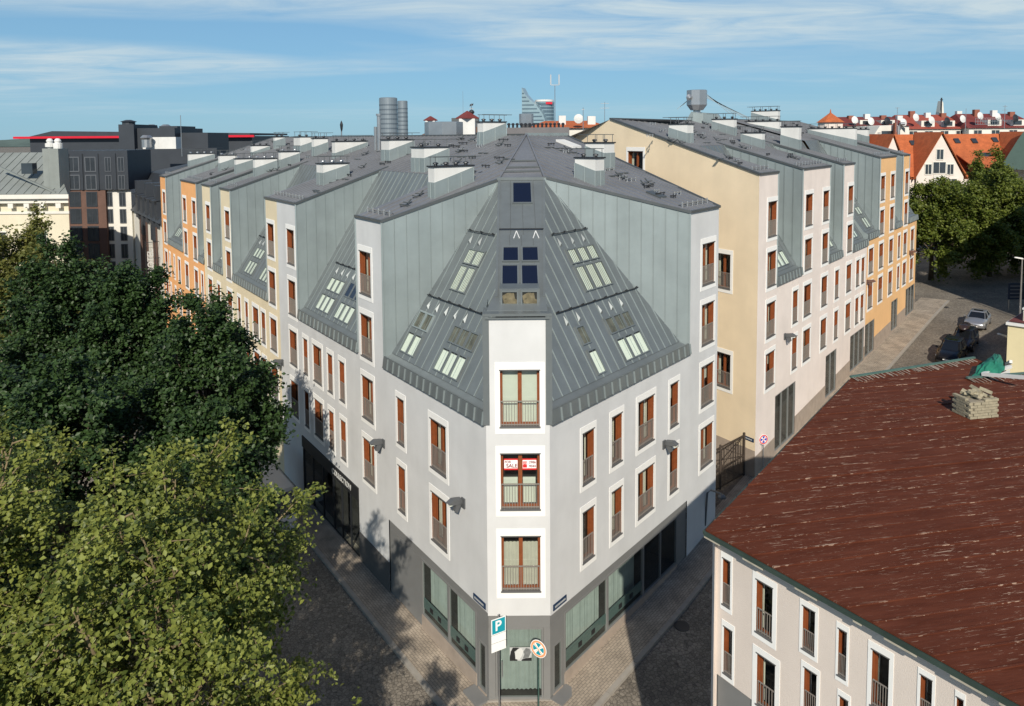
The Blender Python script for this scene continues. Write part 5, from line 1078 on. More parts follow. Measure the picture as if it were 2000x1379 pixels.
# ================================================================== VEHICLES
M_TYRE = mat('tyre', (.012, .012, .012), .85); M_RIM = mat('rim', (.35, .35, .36), .3, .8); M_LAMP = mat('headlamp', (.75, .77, .8), .15, .3, .02); M_CGL = glassmat('car_glass', (.04, .05, .06), (.9, .95, 1), 1.55, .8, (.01, .012, .015))
def loft(g, secs, i=0, cap=True):
    b = len(g.V); n = len(secs[0])
    for s in secs: g.V += [tuple(map(float, p)) for p in s]
    for k in range(len(secs)-1):
        for t in range(n): g.F.append((b+k*n+t, b+k*n+(t+1) % n, b+(k+1)*n+(t+1) % n, b+(k+1)*n+t)); g.I.append(i)
    if cap: g.F.append(tuple(b+t for t in range(n-1, -1, -1))); g.I.append(i); g.F.append(tuple(b+(len(secs)-1)*n+t for t in range(n))); g.I.append(i)
def car(loc, rz, paint, label, kind='sedan', slope=0.0):
    t = empty('parked_car', tuple(loc), label, 'car', 'cars parked along the right-hand street')
    M = Matrix.Translation(Vector(loc)) @ Matrix.Rotation(rz, 4, 'Z') @ Matrix.Rotation(slope, 4, 'Y')
    W, L = .90, 4.7; wag = kind != 'sedan'; hr = 1.46 if not wag else 1.55
    def sec(x, w, zb, zs, zt):
        h = [(w*.92, zb), (w, zb+.18), (w, zs), (w*.95, zt-.03), (w*.6, zt+.01), (0, zt+.03)]
        return [(x, y, z) for y, z in h]+[(x, -y, z) for y, z in h[::-1][1:]]
    g = G(); loft(g, [sec(-2.34, .70, .38, .70, .86), sec(-2.25, .82, .25, .72, .95), sec(-1.6, .89, .2, .75, 1.0), sec(-.2, .90, .19, .75, .98), sec(.95, .90, .19, .72, .95), sec(1.7, .88, .2, .66, .86), sec(2.18, .80, .24, .6, .74), sec(2.33, .68, .34, .56, .66)])
    body = g.build('body', paint, t, M, True)
    rx0, rx1 = (-2.05, -1.75) if wag else (-1.75, -1.15)     # rear glass foot / head
    fx0, fx1 = 1.0, .2
    def cs(z, w, xr, xf): return [(xr, -w*.9, z), (xr+.15, -w, z), (xf-.3, -w, z), (xf, -w*.78, z), (xf, w*.78, z), (xf-.3, w, z), (xr+.15, w, z), (xr, w*.9, z)]
    g = G(); loft(g, [cs(.93, .80, rx0, fx0), cs(hr-.06, .62, rx1, fx1)]); g.build('windows', M_CGL, t, M)
    g = G(); loft(g, [cs(hr-.07, .64, rx1-.03, fx1+.04), cs(hr-.02, .62, rx1, fx1), cs(hr, .52, rx1+.15, fx1-.12)]); rf = g.build('roof', paint, t, M, False)
    g = G(); g.box((-.55, -.38, hr), (.0, .38, hr+.008)); g.build('sunroof', M_CGL, rf, M)
    for sy in (-1, 1):
        for p_, q_, w_ in (((fx0-.02, sy*.70, .95), (fx1+.02, sy*.575, hr-.05), .05), ((-.35, sy*.815, .95), (-.35, sy*.64, hr-.05), .06), ((rx0+.05, sy*.76, .95), (rx1+.03, sy*.58, hr-.05), .09)):
            g = G(); g.bar(p_, q_, w_); g.build('pillar', paint, t, M)
        g = G(); g.prism([(.78, sy*.86, .98), (.9, sy*.86, .98), (.9, sy*1.04, .99), (.78, sy*1.06, .99)], (0, 0, .13)); g.build('mirror', paint, t, M)
        g = G(); g.prism([(2.12, sy*.40, .56), (2.14, sy*.42, .69), (1.98, sy*.80, .72), (1.98, sy*.82, .58)], (.17, 0, -.02)); g.build('headlight', M_LAMP, t, M)
        g = G(); g.box((-2.36, sy*.6-.14, .66), (-2.28, sy*.6+.14, .82)); g.build('tail_light', mat('tail_red', (.3, .01, .01), .25), t, M)
        for x in (-1.42, 1.42):
            g = G(); g.tube([(x, sy*.90, .32), (x, sy*.70, .32)], .32, 18); wh = g.build('wheel', M_TYRE, t, M); g = G(); g.tube([(x, sy*.91, .32), (x, sy*.88, .32)], [.2, .22], 12); g.build('rim', M_RIM, wh, M)
    for sy in (-1, 1): g = G(); g.prism([(2.26, sy*.04, .50), (2.26, sy*.22, .50), (2.2, sy*.22, .64), (2.2, sy*.04, .64)], (.1, 0, 0)); g.build('grille', M_BLACK, t, M)
    g = G(); g.box((2.30, -.26, .38), (2.345, .26, .48)); g.build('number_plate', M_SW, t, M)
    g = G(); g.box((2.1, -.7, .24), (2.32, .7, .34)); g.build('bumper_grille', M_BLACK, t, M)
    return t
heading = math.atan2(-RW.d[1], -RW.d[0])
def on_street(x, y):
    z = 1.5
    for _ in range(8): p = atz(x, y, z); z = gz(p[0])
    return np.array([p[0], p[1], z])
M_SILV = mat('silver_paint', (.42, .43, .45), .28, .7, .03); M_NAVY = mat('navy_paint', (.012, .014, .024), .22, .3, .05); M_BLKP = mat('black_paint', (.010, .010, .013), .22, .3, .05)
fw3 = np.array([math.cos(heading), math.sin(heading), 0])
p = on_street(1902, 646); car(p-fw3*2.3, heading, M_SILV, 'silver saloon car with sunroof parked facing down the cobbled street')
p = on_street(1874, 690); c2 = p-fw3*2.3; c2[2] = gz(c2[0]); car(c2, heading, M_NAVY, 'dark estate car carrying a roof box, parked between two other cars', 'wagon')
p = on_street(1848, 715); c3 = p-fw3*2.3; c3[2] = gz(c3[0]); car(c3, heading, M_BLKP, 'black hatchback parked next to the red-brown roof edge', 'wagon')
g = G(); Mr = Matrix.Translation(Vector((c2[0], c2[1], c2[2]+1.62))) @ Matrix.Rotation(heading, 4, 'Z')
def ring(x, r, zt): return [(x, r*math.cos(a), .02+zt*max(0, .5+.5*math.sin(a))) for a in np.linspace(0, 2*math.pi, 12)[:-1]]
loft(g, [ring(-1.0, .15, .2), ring(-.9, .36, .36), ring(.4, .42, .42), ring(.85, .36, .34), ring(1.05, .12, .12)]); tag(g.build('roof_box', mat('box_black', (.03, .02, .02), .3), None, Mr, True), 'black roof box strapped on top of the dark estate car', 'roof box')

# minibus under the trees
bp_ = atz(586, 1050, -1.2); u0b = (bp_[:2]-A0)@LW.n; sB = (bp_[:2]-A0)@LW.d
BS = empty('minibus', (bp_[0]-1.0, bp_[1]+1.5, -1.2), 'grey minibus with dark windscreen parked under the linden trees', 'bus')
bd = -LW.d; bl = -LW.n                       # forward (to the corner) and outward from facade
fwB = np.array([bd[0], bd[1], 0]); sdB = np.array([bl[0], bl[1], 0]); o_ = np.array([bp_[0], bp_[1], -1.2])
Bp = lambda a, b, z: o_+fwB*a+sdB*b+np.array([0, 0, z])
M_BUS = mat('bus_grey', (.36, .37, .38), .35, .3, .05)
g = G(); loft(g, [[Bp(a, .0+i_, zb), Bp(a, 2.2-i_, zb), Bp(a, 2.2-i_, zs), Bp(a, 2.1-i_, zt), Bp(a, .1+i_, zt), Bp(a, i_, zs)] for a, i_, zb, zs, zt in ((-6, 0, .35, 2.5, 2.72), (-.5, 0, .35, 2.5, 2.75), (-.25, .03, .35, 1.3, 1.35), (0, .12, .4, 1.0, 1.05))]); g.build('body', M_BUS, BS)
g = G(); g.prism([Bp(-.21, .12, 1.38), Bp(-.21, 2.08, 1.38), Bp(-.47, 2.02, 2.55), Bp(-.47, .18, 2.55)], fwB*.03+np.array([0, 0, .02])); g.build('windscreen', M_CGL, BS)
for b in (.25, 1.7): g = G(); g.prism([Bp(-.02, b, .72), Bp(-.02, b+.3, .72), Bp(-.02, b+.3, .95), Bp(-.02, b, .95)], fwB*.05); g.build('headlight', M_LAMP, BS)
for b in (-.01, 2.19):
    g = G(); g.prism([Bp(-1.2, b, 1.5), Bp(-5.6, b, 1.5), Bp(-5.6, b, 2.3), Bp(-1.0, b, 2.3)], sdB*.02); g.build('side_window', M_CGL, BS)
    for a in (-1.2, -4.8): g = G(); g.tube([Bp(a, b, .38), Bp(a, b+.02+(.2 if b < 1 else -.2), .38)], .38, 16); g.build('wheel', M_TYRE, BS)
g = G(); g.prism([Bp(.02, .1, .38), Bp(.02, 2.1, .38), Bp(.02, 2.1, .62), Bp(.02, .1, .62)], fwB*.08); g.build('bumper', M_DARKMET, BS)
# small white pavement board by the dark shop
pb = atz(595, 984, -1.08); AB = empty('pavement_board', tuple(pb), 'small white pavement board outside the dark shopfront', 'sign')
for s_ in (-1, 1): g = G(); d3 = fwB*.22*s_; w3 = sdB*.28; g.prism([pb+d3-w3, pb+d3+w3, pb+w3+[0, 0, .85], pb-w3+[0, 0, .85]], fwB*.02); g.build('panel', M_SW, AB)

# street lamp, direction board, wall-mounted lamp head
lp = aty(1992, 620, 70.0); lp[2] = gz(lp[0]); SL = empty('street_lamp', tuple(lp), 'tall pale street lamp with flat head by the shaded trees', 'lamp'); zt_ = aty(1992, 506, 70.0)[2]
g = G(); g.tube([lp, (lp[0], lp[1], zt_)], [.1, .06], 10); g.build('pole', M_STEEL, SL); g = G(); q = np.array([lp[0], lp[1], zt_]); loft(g, [[q+[x, -w_, z], q+[x, w_, z], q+[x, w_*.6, z+h], q+[x, -w_*.6, z+h]] for x, w_, z, h in ((.1, .05, -.02, .1), (-.1, .14, 0, .14), (-.6, .16, .1, .12), (-.8, .06, .14, .06))]); g.build('lamp_head', M_WHITE, SL)
db = aty(1988, 569, 73.0); DB = empty('direction_board', (db[0], db[1], gz(db[0])), 'blue direction board on posts in the shaded junction', 'sign'); g = G(); g.box((db[0]-1.0, db[1], db[2]-.85), (db[0]+1.3, db[1]+.06, db[2]+.85)); fb_ = g.build('board', mat('board_blue_shaded', (.03, .045, .085), .5), DB)  # board blue darkened in its colour to stand in for shade
for x in (-.8, 1.0): g = G(); g.tube([(db[0]+x, db[1]+.1, gz(db[0])), (db[0]+x, db[1]+.1, db[2]+.85)], .05, 8); g.build('post', M_STEEL, DB)
for k in range(4): g = G(); g.box((db[0]-.8, db[1]-.012, db[2]+.5-k*.38), (db[0]+.3+.15*(k % 2), db[1], db[2]+.6-k*.38)); g.build('text_line', mat('board_text', (.2, .22, .26), .5), fb_)
hl = aty(1960, 657, 44.5); HL = empty('lamp_arm', tuple(hl), 'white lamp head reaching out from the yellow house', 'lamp'); g = G(); loft(g, [[hl+[x, -w_, z], hl+[x, w_, z], hl+[x, w_*.7, z+h], hl+[x, -w_*.7, z+h]] for x, w_, z, h in ((-.4, .04, .14, .05), (-.25, .13, .1, .1), (.25, .13, -.08, .12), (.4, .05, -.12, .08))]); g.build('lamp_head', M_WHITE, HL); g = G(); g.tube([hl+[.35, 0, -.1], hl+[1.4, .3, -.35]], .035, 8); g.build('arm', M_STEEL, HL)

# manhole covers in the cobbles
for x, y, lb in ((1797, 587, 'iron manhole cover closest to the end shop of the apricot row'), (1834, 591, 'iron manhole cover out in the cobbles on the side of the trees'), (1809, 597, 'iron manhole cover out in the cobbles beside the pavement end'), (1846, 600, 'iron manhole cover closest to the silver car'), (1333, 1222, 'round iron manhole cover in the shaded cobbled lane')):
    p = on_street(x, y) if x > 1500 else atz(x, y, -.75); g = G(); g.lathe((p[0], p[1], gz(p[0])-.02), [(.36, 0), (.36, .03), (.3, .035)], 18); o = g.build('manhole_cover', M_DARKMET); tag(o, lb, 'manhole', 'manhole covers')
# ================================================================== TREES
def leafmat(name, c1, c2, trans=0.35):
    m = bpy.data.materials.new(name); m.use_nodes = True; t = m.node_tree; t.nodes.clear(); o = t.nodes.new('ShaderNodeOutputMaterial')
    ge = t.nodes.new('ShaderNodeNewGeometry'); n = t.nodes.new('ShaderNodeTexNoise'); n.inputs['Scale'].default_value = 0.9; n.inputs['Detail'].default_value = 5; t.links.new(ge.outputs['Position'], n.inputs['Vector'])
    ri = t.nodes.new('ShaderNodeMath'); ri.operation = 'ADD'; t.links.new(ge.outputs['Random Per Island'], ri.inputs[0]); t.links.new(n.outputs[0], ri.inputs[1])
    mr = t.nodes.new('ShaderNodeMapRange'); mr.inputs[1].default_value = .35; mr.inputs[2].default_value = 1.25; t.links.new(ri.outputs[0], mr.inputs[0])
    mx = t.nodes.new('ShaderNodeMixRGB'); mx.inputs[1].default_value = (*c1, 1); mx.inputs[2].default_value = (*c2, 1); t.links.new(mr.outputs[0], mx.inputs[0])
    d = t.nodes.new('ShaderNodeBsdfPrincipled'); d.inputs['Roughness'].default_value = .5; d.inputs['Specular IOR Level'].default_value = .35; t.links.new(mx.outputs[0], d.inputs['Base Color'])
    tr = t.nodes.new('ShaderNodeBsdfTranslucent'); hs = t.nodes.new('ShaderNodeHueSaturation'); hs.inputs['Value'].default_value = 1.3; t.links.new(mx.outputs[0], hs.inputs['Color']); t.links.new(hs.outputs[0], tr.inputs[0])
    ms = t.nodes.new('ShaderNodeMixShader'); ms.inputs[0].default_value = trans; t.links.new(d.outputs[0], ms.inputs[1]); t.links.new(tr.outputs[0], ms.inputs[2]); t.links.new(ms.outputs[0], o.inputs[0]); return m
M_BARK = mat('bark', (.095, .075, .052), .9, 0, .3, 3, .5, 12); M_BARKL = mat('bark_light', (.20, .155, .085), .9, 0, .3, 3, .4, 12)
M_LIND = leafmat('linden_leaves', (.030, .056, .010), (.215, .240, .050), .24); M_DARK = leafmat('maple_leaves', (.008, .022, .007), (.042, .080, .022), .18); M_OLIVE = leafmat('olive_leaves', (.06, .085, .018), (.17, .17, .045)); M_MID = leafmat('chestnut_leaves', (.040, .072, .008), (.150, .180, .030), .3)
def leaves_mesh(name, centers, normals, size, m, fold=0.35):
    """each leaf: two triangles folded on the midrib, as one island"""
    n = len(centers); nrm = normals/np.linalg.norm(normals, axis=1)[:, None]
    a = rng.normal(size=(n, 3)); a -= (a*nrm).sum(1)[:, None]*nrm; a /= np.linalg.norm(a, axis=1)[:, None]; b = np.cross(nrm, a)
    s = size*rng.uniform(.65, 1.25, n)[:, None]
    v = np.empty((n, 4, 3)); v[:, 0] = centers-a*s*.55; v[:, 2] = centers+a*s*.55-nrm*s*.12; v[:, 1] = centers+b*s*.40+nrm*s*fold*.3; v[:, 3] = centers-b*s*.40+nrm*s*fold*.3
    me = bpy.data.meshes.new(name); me.vertices.add(4*n); me.vertices.foreach_set('co', v.reshape(-1))
    idx = (np.arange(n)*4)[:, None]; tri = np.concatenate([idx+0, idx+1, idx+2, idx+0, idx+2, idx+3], axis=1).reshape(-1)
    me.loops.add(6*n); me.loops.foreach_set('vertex_index', tri.astype(np.int32)); me.polygons.add(2*n); me.polygons.foreach_set('loop_start', np.arange(2*n)*3); me.polygons.foreach_set('loop_total', np.full(2*n, 3))
    me.materials.append(m); me.update(calc_edges=True); return me
def tree(base, crown_c, rad, n_limb, n_sub, n_twig, per, leaf, m, label, group, name='linden_tree', bark=None, droop=.5, seed=0, tw_len=.75, spike=.3, fork_h=.55, sub_len=.42):
    """trunk > limbs > branches > twigs; leaves hang along the twigs, so gaps follow the branching"""
    r_ = np.random.default_rng(seed); base = np.asarray(base, float); cc = np.asarray(crown_c, float); rad = np.asarray(rad, float)
    t = empty(name, tuple(base), label, 'tree', group); bark = bark or M_BARK
    unit = lambda v: v/(np.linalg.norm(v)+1e-9)
    bot = cc[2]-rad[2]; fork = np.array([base[0], base[1], bot+(cc[2]-bot)*fork_h]); r0 = .03*(rad.mean()+3)
    g = G(); g.tube([base, base+[.05, .03, (fork[2]-base[2])*.5], fork, fork+[r_.normal()*.2, r_.normal()*.2, rad[2]*.8]], [r0*1.3, r0, r0*.8, r0*.25], 9); g.build('trunk', bark, t, smooth=True)
    gl_ = G(); C, N = [], []
    golden = math.pi*(3-math.sqrt(5))
    for k in range(n_limb):
        cz = 1-1.55*(k+.5)/n_limb; an = golden*k+r_.normal()*.35; sxy = math.sqrt(max(0, 1-cz*cz)); d = np.array([math.cos(an)*sxy, math.sin(an)*sxy, cz])
        if cz > 0: d[:2] *= 1-spike*cz
        tip = cc+d*rad*r_.uniform(.72, 1.0); st = fork+np.array([0, 0, max(0, cz)*rad[2]*.55*r_.uniform(.3, 1)])
        mid = st+(tip-st)*.5+np.array([0, 0, .14*np.linalg.norm(tip-st)])*r_.uniform(-.1, .9)+r_.normal(size=3)*.2
        gl_.tube([st, mid, tip], [r0*.34, r0*.2, r0*.06], 6, cap=False)
        bez = lambda f: (1-f)**2*st+2*f*(1-f)*mid+f*f*tip
        ax = unit(tip-st); Ls = rad.mean()*sub_len
        for j in range(n_sub):
            f = .38+.62*(j+r_.random())/n_sub; p = bez(f); e = unit(ax*.55+r_.normal(size=3)*.62+unit((p-cc)/rad)*.45); L = Ls*r_.uniform(.55, 1.15)*(1.15-.45*f)
            q = p+e*L; q[2] -= droop*.12*L; mm = p+e*L*.5+[0, 0, .08*L]; gl_.tube([p, mm, q], [r0*.11, r0*.07, r0*.03], 5, cap=False)
            fs = r_.uniform(.25, 1.0, n_twig); o = (1-fs)[:, None]**2*p+2*(fs*(1-fs))[:, None]*mm+(fs**2)[:, None]*q
            te = e*.7+r_.normal(size=(n_twig, 3))*.6+unit((q-cc)/rad)*.35; te /= np.linalg.norm(te, axis=1)[:, None]; tl = tw_len*r_.uniform(.5, 1.2, n_twig)
            tt = (np.arange(per)+r_.random((n_twig, per)))/per
            pts = o[:, None]+te[:, None]*(tt*tl[:, None])[:, :, None]; pts[:, :, 2] -= (tt**2)*droop*tl[:, None]*.75
            pts += r_.normal(size=pts.shape)*leaf*.75
            nn = np.array([0, -.15, .8])+te[:, None]*.25+r_.normal(size=pts.shape)*.5
            C.append(pts.reshape(-1, 3)); N.append(nn.reshape(-1, 3))
    tag(gl_.build('limbs', bark, t, smooth=True), kind='stuff')
    obj('crown', leaves_mesh('crown', np.concatenate(C), np.concatenate(N), leaf, m), t); return t
LG_ = 'lindens and maples along the street'
GB = -1.2
LK = dict(droop=.9, bark=M_BARKL, tw_len=.8)
tree((-7.9, 15.4, GB), (-7.9, 15.6, 8.7), (2.8, 4.4, 5.5), 30, 10, 8, 22, .115, M_LIND, 'yellow-green linden tree nearest the corner building, reaching over the road', LG_, seed=21, **LK)
tree((-13.4, 15.8, GB), (-13.6, 16.4, 9.0), (4.4, 4.3, 5.6), 34, 11, 8, 22, .115, M_LIND, 'yellow-green linden tree with bare twigs standing away from the buildings', LG_, seed=33, **LK)
tree((-8.6, 9.8, GB), (-8.6, 10.2, 6.2), (3.4, 3.3, 4.6), 30, 10, 8, 20, .105, M_LIND, 'lower yellow-green linden tree in front of the two taller lindens', LG_, seed=39, **LK)
tree((-3.4, 13.6, GB), (-3.3, 13.9, 5.6), (1.3, 1.7, 2.9), 9, 5, 7, 18, .13, M_LIND, 'small young tree with fresh green tips beside the road', LG_, seed=44, name='young_tree', droop=.2, tw_len=.5)
DG = [((-13.5, 31.0), 8.8, (2.8, 2.9, 4.8), 51, 'dark green maple tree right in front of the cream wall'), ((-19.0, 34.5), 9.4, (3.0, 3.0, 5.6), 52, 'dark green maple tree in front of the orange row'), ((-23.8, 37.0), 9.3, (3.5, 3.5, 5.8), 53, 'dark green maple tree below the dark hotel'),
      ((-17.0, 26.0), 7.4, (3.8, 3.5, 5.2), 54, 'broad dark green maple tree behind the yellow-green lindens'), ((-22.8, 27.5), 8.0, (4.0, 3.8, 5.8), 55, 'dark green maple tree below the old classical house'), ((-11.7, 26.5), 6.0, (1.9, 2.4, 4.6), 57, 'slim dark green maple tree next to the parked minibus')]
for (x, y), zc_, rd, sd_, lb in DG: tree((x, y, GB), (x, y, zc_), rd, 30, 11, 9, 20, .175, M_DARK, lb, LG_, name='maple_tree', seed=sd_, droop=.25, tw_len=.65, spike=.5)
tree((-29.6, 43.0, GB), (-29.8, 43.0, 10.6), (3.4, 3.4, 5.4), 24, 10, 8, 18, .2, M_OLIVE, 'olive green tree against the old classical house', LG_, name='ash_tree', seed=61, droop=.3)
RG_ = 'trees closing the far end of the right-hand street'
for (x, y, zc_, rd, sd_, m_, lb) in ((52.5, 89.0, 8.6, (5.8, 5.6, 6.6), 71, M_MID, 'bright green chestnut tree next to the apricot row'), (60.5, 90.0, 8.8, (5.6, 5.6, 6.8), 72, M_MID, 'bright green chestnut tree behind the street lamp'), (66.5, 99.0, 9.8, (5.2, 5.2, 7.6), 73, M_MID, 'taller green tree before the orange tiled house'), (69.0, 91.0, 8.0, (5.6, 5.6, 6.6), 74, M_MID, 'green chestnut tree past the street lamp in half shade')):
    tree((x, y, gz(x)), (x, y, zc_), rd, 26, 10, 9, 18, .30, m_, lb, RG_, name='chestnut_tree', seed=sd_, droop=.35, tw_len=1.0)
# ================================================================== BACKGROUND
M_BWIN = mat('far_window', (.035, .042, .05), .12, 0, .3, .6, spec=.8); M_TILE = mat('orange_tile', (.40, .105, .035), .8, 0, .22, 1.2, fine=.14, fscale=5); M_DRED = mat('dark_red_sheet', (.16, .035, .03), .65, 0, .2, .6); M_BRT = mat('brown_tile', (.14, .085, .06), .85, 0, .2, 1.5, fine=.12, fscale=4)
M_DKB = mat('anthracite', (.042, .049, .060), .5, .2, .12, .5); M_BRKB = mat('brown_brick', (.13, .075, .058), .85, 0, .15, 1, fine=.1, fscale=9); M_OFFW = stucco('off_white', (.66, .64, .58)); M_OLDC = stucco('old_cream', (.64, .58, .44)); M_SEAM = mat('old_zinc', (.24, .26, .245), .55, .25, .12, .5, streak=.06); M_RED = mat('signal_red', (.55, .01, .03), .4); M_PWH = stucco('pinkish_white', (.70, .62, .56))
def fwin(par, x, y, z0, w_, h, trim=None, m=None, inset=True, name='window'):
    g = G(); g.box((x-w_/2, y-.03, z0), (x+w_/2, y+.08, z0+h)); o = g.build(name, m or M_BWIN, par)
    if trim:
        t_ = .12 if w_ > .8 else .08; g = G(); g.box((x-w_/2-t_, y-.06, z0-t_), (x-w_/2, y+.02, z0+h+t_)); g.box((x+w_/2, y-.06, z0-t_), (x+w_/2+t_, y+.02, z0+h+t_)); g.box((x-w_/2, y-.06, z0+h), (x+w_/2, y+.02, z0+h+t_)); g.box((x-w_/2, y-.08, z0-t_), (x+w_/2, y+.02, z0)); g.box((x-.03, y-.05, z0), (x+.03, y-.031, z0+h)); g.build('frame', trim, o)
    return o
X = lambda px, Y: aty(px, 267, Y)[0]
Z = lambda px, py, Y: aty(px, py, Y)[2]
# ---- old classical house, far left
Y = 70.0; CH = empty('classical_house', (X(40, Y), Y+6, -1), 'old cream house with bracketed cornice and grey seamed metal roof', 'house')
x1 = X(127, Y); x0 = x1-34; ze = Z(60, 386, Y)
g = G(); g.prism([(x0, Y, -1.2), (x1, Y, -1.2), (x1-8.8, Y+13, -1.2), (x0, Y+13, -1.2)], (0, 0, ze+1.15)); g.build('wall', M_OLDC, CH)
g = G(); g.prism([(x0, Y-.9, ze-.05), (x1+.6, Y-.9, ze-.05), (x1-8.2, Y+13.2, ze-.05), (x0, Y+13.2, ze-.05)], (0, 0, .4)); g.prism([(x0, Y-.55, ze-.5), (x1+.35, Y-.55, ze-.5), (x1-8.5, Y+13.1, ze-.5), (x0, Y+13.1, ze-.5)], (0, 0, .45)); g.build('cornice', M_OFFW, CH)
for k in range(9): g = G(); xx = x1-.7-k*1.55; g.box((xx-.25, Y-.5, ze-1.0), (xx+.25, Y+.05, ze-.52)); g.build('bracket', M_OFFW, CH)
g = G(); g.box((x0, Y-.12, ze-1.6), (x1+.1, Y+.02, ze-1.35)); g.build('string_course', M_OFFW, CH)
zr = Z(60, 303, Y+6); clad([(x0, Y-.5, ze+.36), (x1+.3, Y-.5, ze+.36), (x1-5.0, Y+6, zr), (x0, Y+6, zr)], (0, 6.5, zr-ze), .85, M_SEAM, CH, 'roof_panel', (0, -(zr-ze), 6.5), .03, .05)
g = G(); g.poly([(x1+.3, Y-.5, ze+.36), (x1-8.4, Y+13, ze+.36), (x1-5.0, Y+6, zr)]); g.poly([(x0, Y+6, zr), (x1-5.0, Y+6, zr), (x1-8.4, Y+13, ze+.36), (x0, Y+13, ze+.36)]); g.build('roof', M_SEAM, CH)
g = G(); g.bar((X(0, 72), 71.5, Z(0, 325, 71.5)), (x1-1.0, Y-.3, ze+.5), .18, 0, .15); g.build('hip_roll', M_SEAM, CH)
for px in (95.5, 111):
    xx = X(px, Y+1); w_ = .5 if px > 100 else .28; zt_ = Z(px, 290, Y+1); g = G(); g.box((xx-w_, Y+.3, ze), (xx+w_, Y+1.9, zt_)); pl = g.build('roof_pillar', M_SEAM, CH)
    g = G(); g.lathe((xx, Y+1.1, zt_), [(w_*.8, 0), (w_*.8, .12), (.42, .15), (.42, .5), (.25, .55), (.32, .75), (.2, .95), (.05, 1.0)], 12); g.build('finial', M_WHITE, pl)
g = G(); xx = X(10, 68.2); g.box((xx-.55, Y-.2+1.2, Z(10, 340, 71)), (xx+.55, Y+1.7, Z(10, 330, 71)+.55)); g.build('roof_window', M_BWIN, CH)
for k in range(5): fwin(CH, x1-3-k*4, Y, ze-6.0, 1.4, 2.6, M_OFFW)
# ---- dark hotel: front block and street wing
Y = 92.0; HT = empty('dark_hotel', (X(185, Y), Y, -1), 'anthracite clad hotel with brown brick and white lower walls', 'hotel')
xa, xb_, xc_ = X(120, Y), X(200, Y), X(247, Y); zt_ = Z(180, 294, Y); zm = Z(180, 371, Y)
g = G(); g.box((xa, Y, zm), (xc_, Y+6, zt_)); g.build('upper_cladding', M_DKB, HT)
g = G(); g.box((xa, Y+.1, -1.2), (xb_, Y+6, zm)); g.build('brick_wall', M_BRKB, HT)
g = G(); g.box((xb_, Y+.5, -1.2), (xc_, Y+6, zm)); g.build('white_wall', M_OFFW, HT)
for px, w_ in ((141, 1.25), (174, 1.2), (208.5, .65), (234, .7)):
    for py in (309, 344, 377, 410, 444, 478, 512):
        yy = Y if py < 370 else (Y+.1 if px < 200 else Y+.5); fwin(HT, X(px, yy), yy, Z(px, py+25, yy), w_, 1.7, M_DKB if px < 200 and py > 370 else mat('frame_grey', (.10, .11, .125), .5))
for px in (131, 157, 188, 222): g = G(); g.box((X(px, Y)-.15, Y-.12, zm), (X(px, Y)+.15, Y, zt_-.4)); g.build('pilaster', M_DKB, HT)
# wing following the street line past the orange row
HS = [(62.8, 66.0, M_OFFW), (66.0, 69.2, M_BRKB), (69.2, 72.0, M_OFFW), (72.0, 78, M_BRKB), (78, 88, M_OFFW)]; zw = 11.6
for a, b, m_ in HS:
    g = G(); q = [LW.P(a, .15, -1.2), LW.P(b, .15, -1.2), LW.P(b, 10, -1.2), LW.P(a, 10, -1.2)]; g.prism(q, (0, 0, zw+1.2)); g.build('wing_wall', m_, HT)
g = G(); g.prism([LW.P(62.6, -.25, zw), LW.P(62.6, 3.2, 16.2), LW.P(62.6, 10, 17.6), LW.P(62.6, 12, zw)], LW.P(88, 0, 0)-LW.P(62.6, 0, 0)); g.build('wing_roof', M_DKB, HT)
for k, s_ in enumerate((64.2, 67.2, 70.4, 73.6, 77)):
    g = G(); q = [LW.P(s_, -.12, 9.2 if k % 2 else 11), LW.P(s_+1.5, -.12, 9.2 if k % 2 else 11), LW.P(s_+1.5, 1.6, 9.2 if k % 2 else 11), LW.P(s_, 1.6, 9.2 if k % 2 else 11)]; g.prism(q, (0, 0, 4.6)); dm = g.build('dormer', M_DKB, HT)
    g = G(); q = [LW.P(s_-.1, -.5, 13.9), LW.P(s_+1.6, -.5, 13.9), LW.P(s_+1.6, 1.8, 14.2), LW.P(s_-.1, 1.8, 14.2)]; g.prism(q, (0, 0, .12)); g.build('dormer_roof', M_DKB, dm)
VS = empty('vertical_hotel_sign', tuple(LW.P(63.6, -.9, 5)), 'vertical lattice sign of white letters projecting from the white hotel wall', 'sign')
g = G(); a = LW.P(64.9, -.35, 0)
for z in (3.6, 5.6, 7.6, 9.4): g.bar(LW.P(64.9, .1, z), LW.P(64.9, -1.3, z), .06)
for u_ in (-.35, -1.3): g.bar(LW.P(64.9, u_, 3.4), LW.P(64.9, u_, 9.6), .06)
for z in np.arange(3.6, 9.6, .4): g.bar(LW.P(64.9, -.35, z), LW.P(64.9, -1.3, z), .025)
g.build('lattice', M_DARKMET, VS)
n_ = -LW.d; pS = LW.P(64.85, -.82, 6.5); Mv = Matrix(((0, -LW.n[0]*-1, n_[0], pS[0]), (0, LW.n[1], n_[1], pS[1]), (1, 0, 0, pS[2]), (0, 0, 0, 1)))
Mv = Matrix(((0, -LW.n[0], n_[0], pS[0]), (0, -LW.n[1], n_[1], pS[1]), (1, 0, 0, pS[2]), (0, 0, 0, 1)))
text('lettering', 'SPA HOTEL', 0.85, Mv, M_LETW, VS, .02, True)
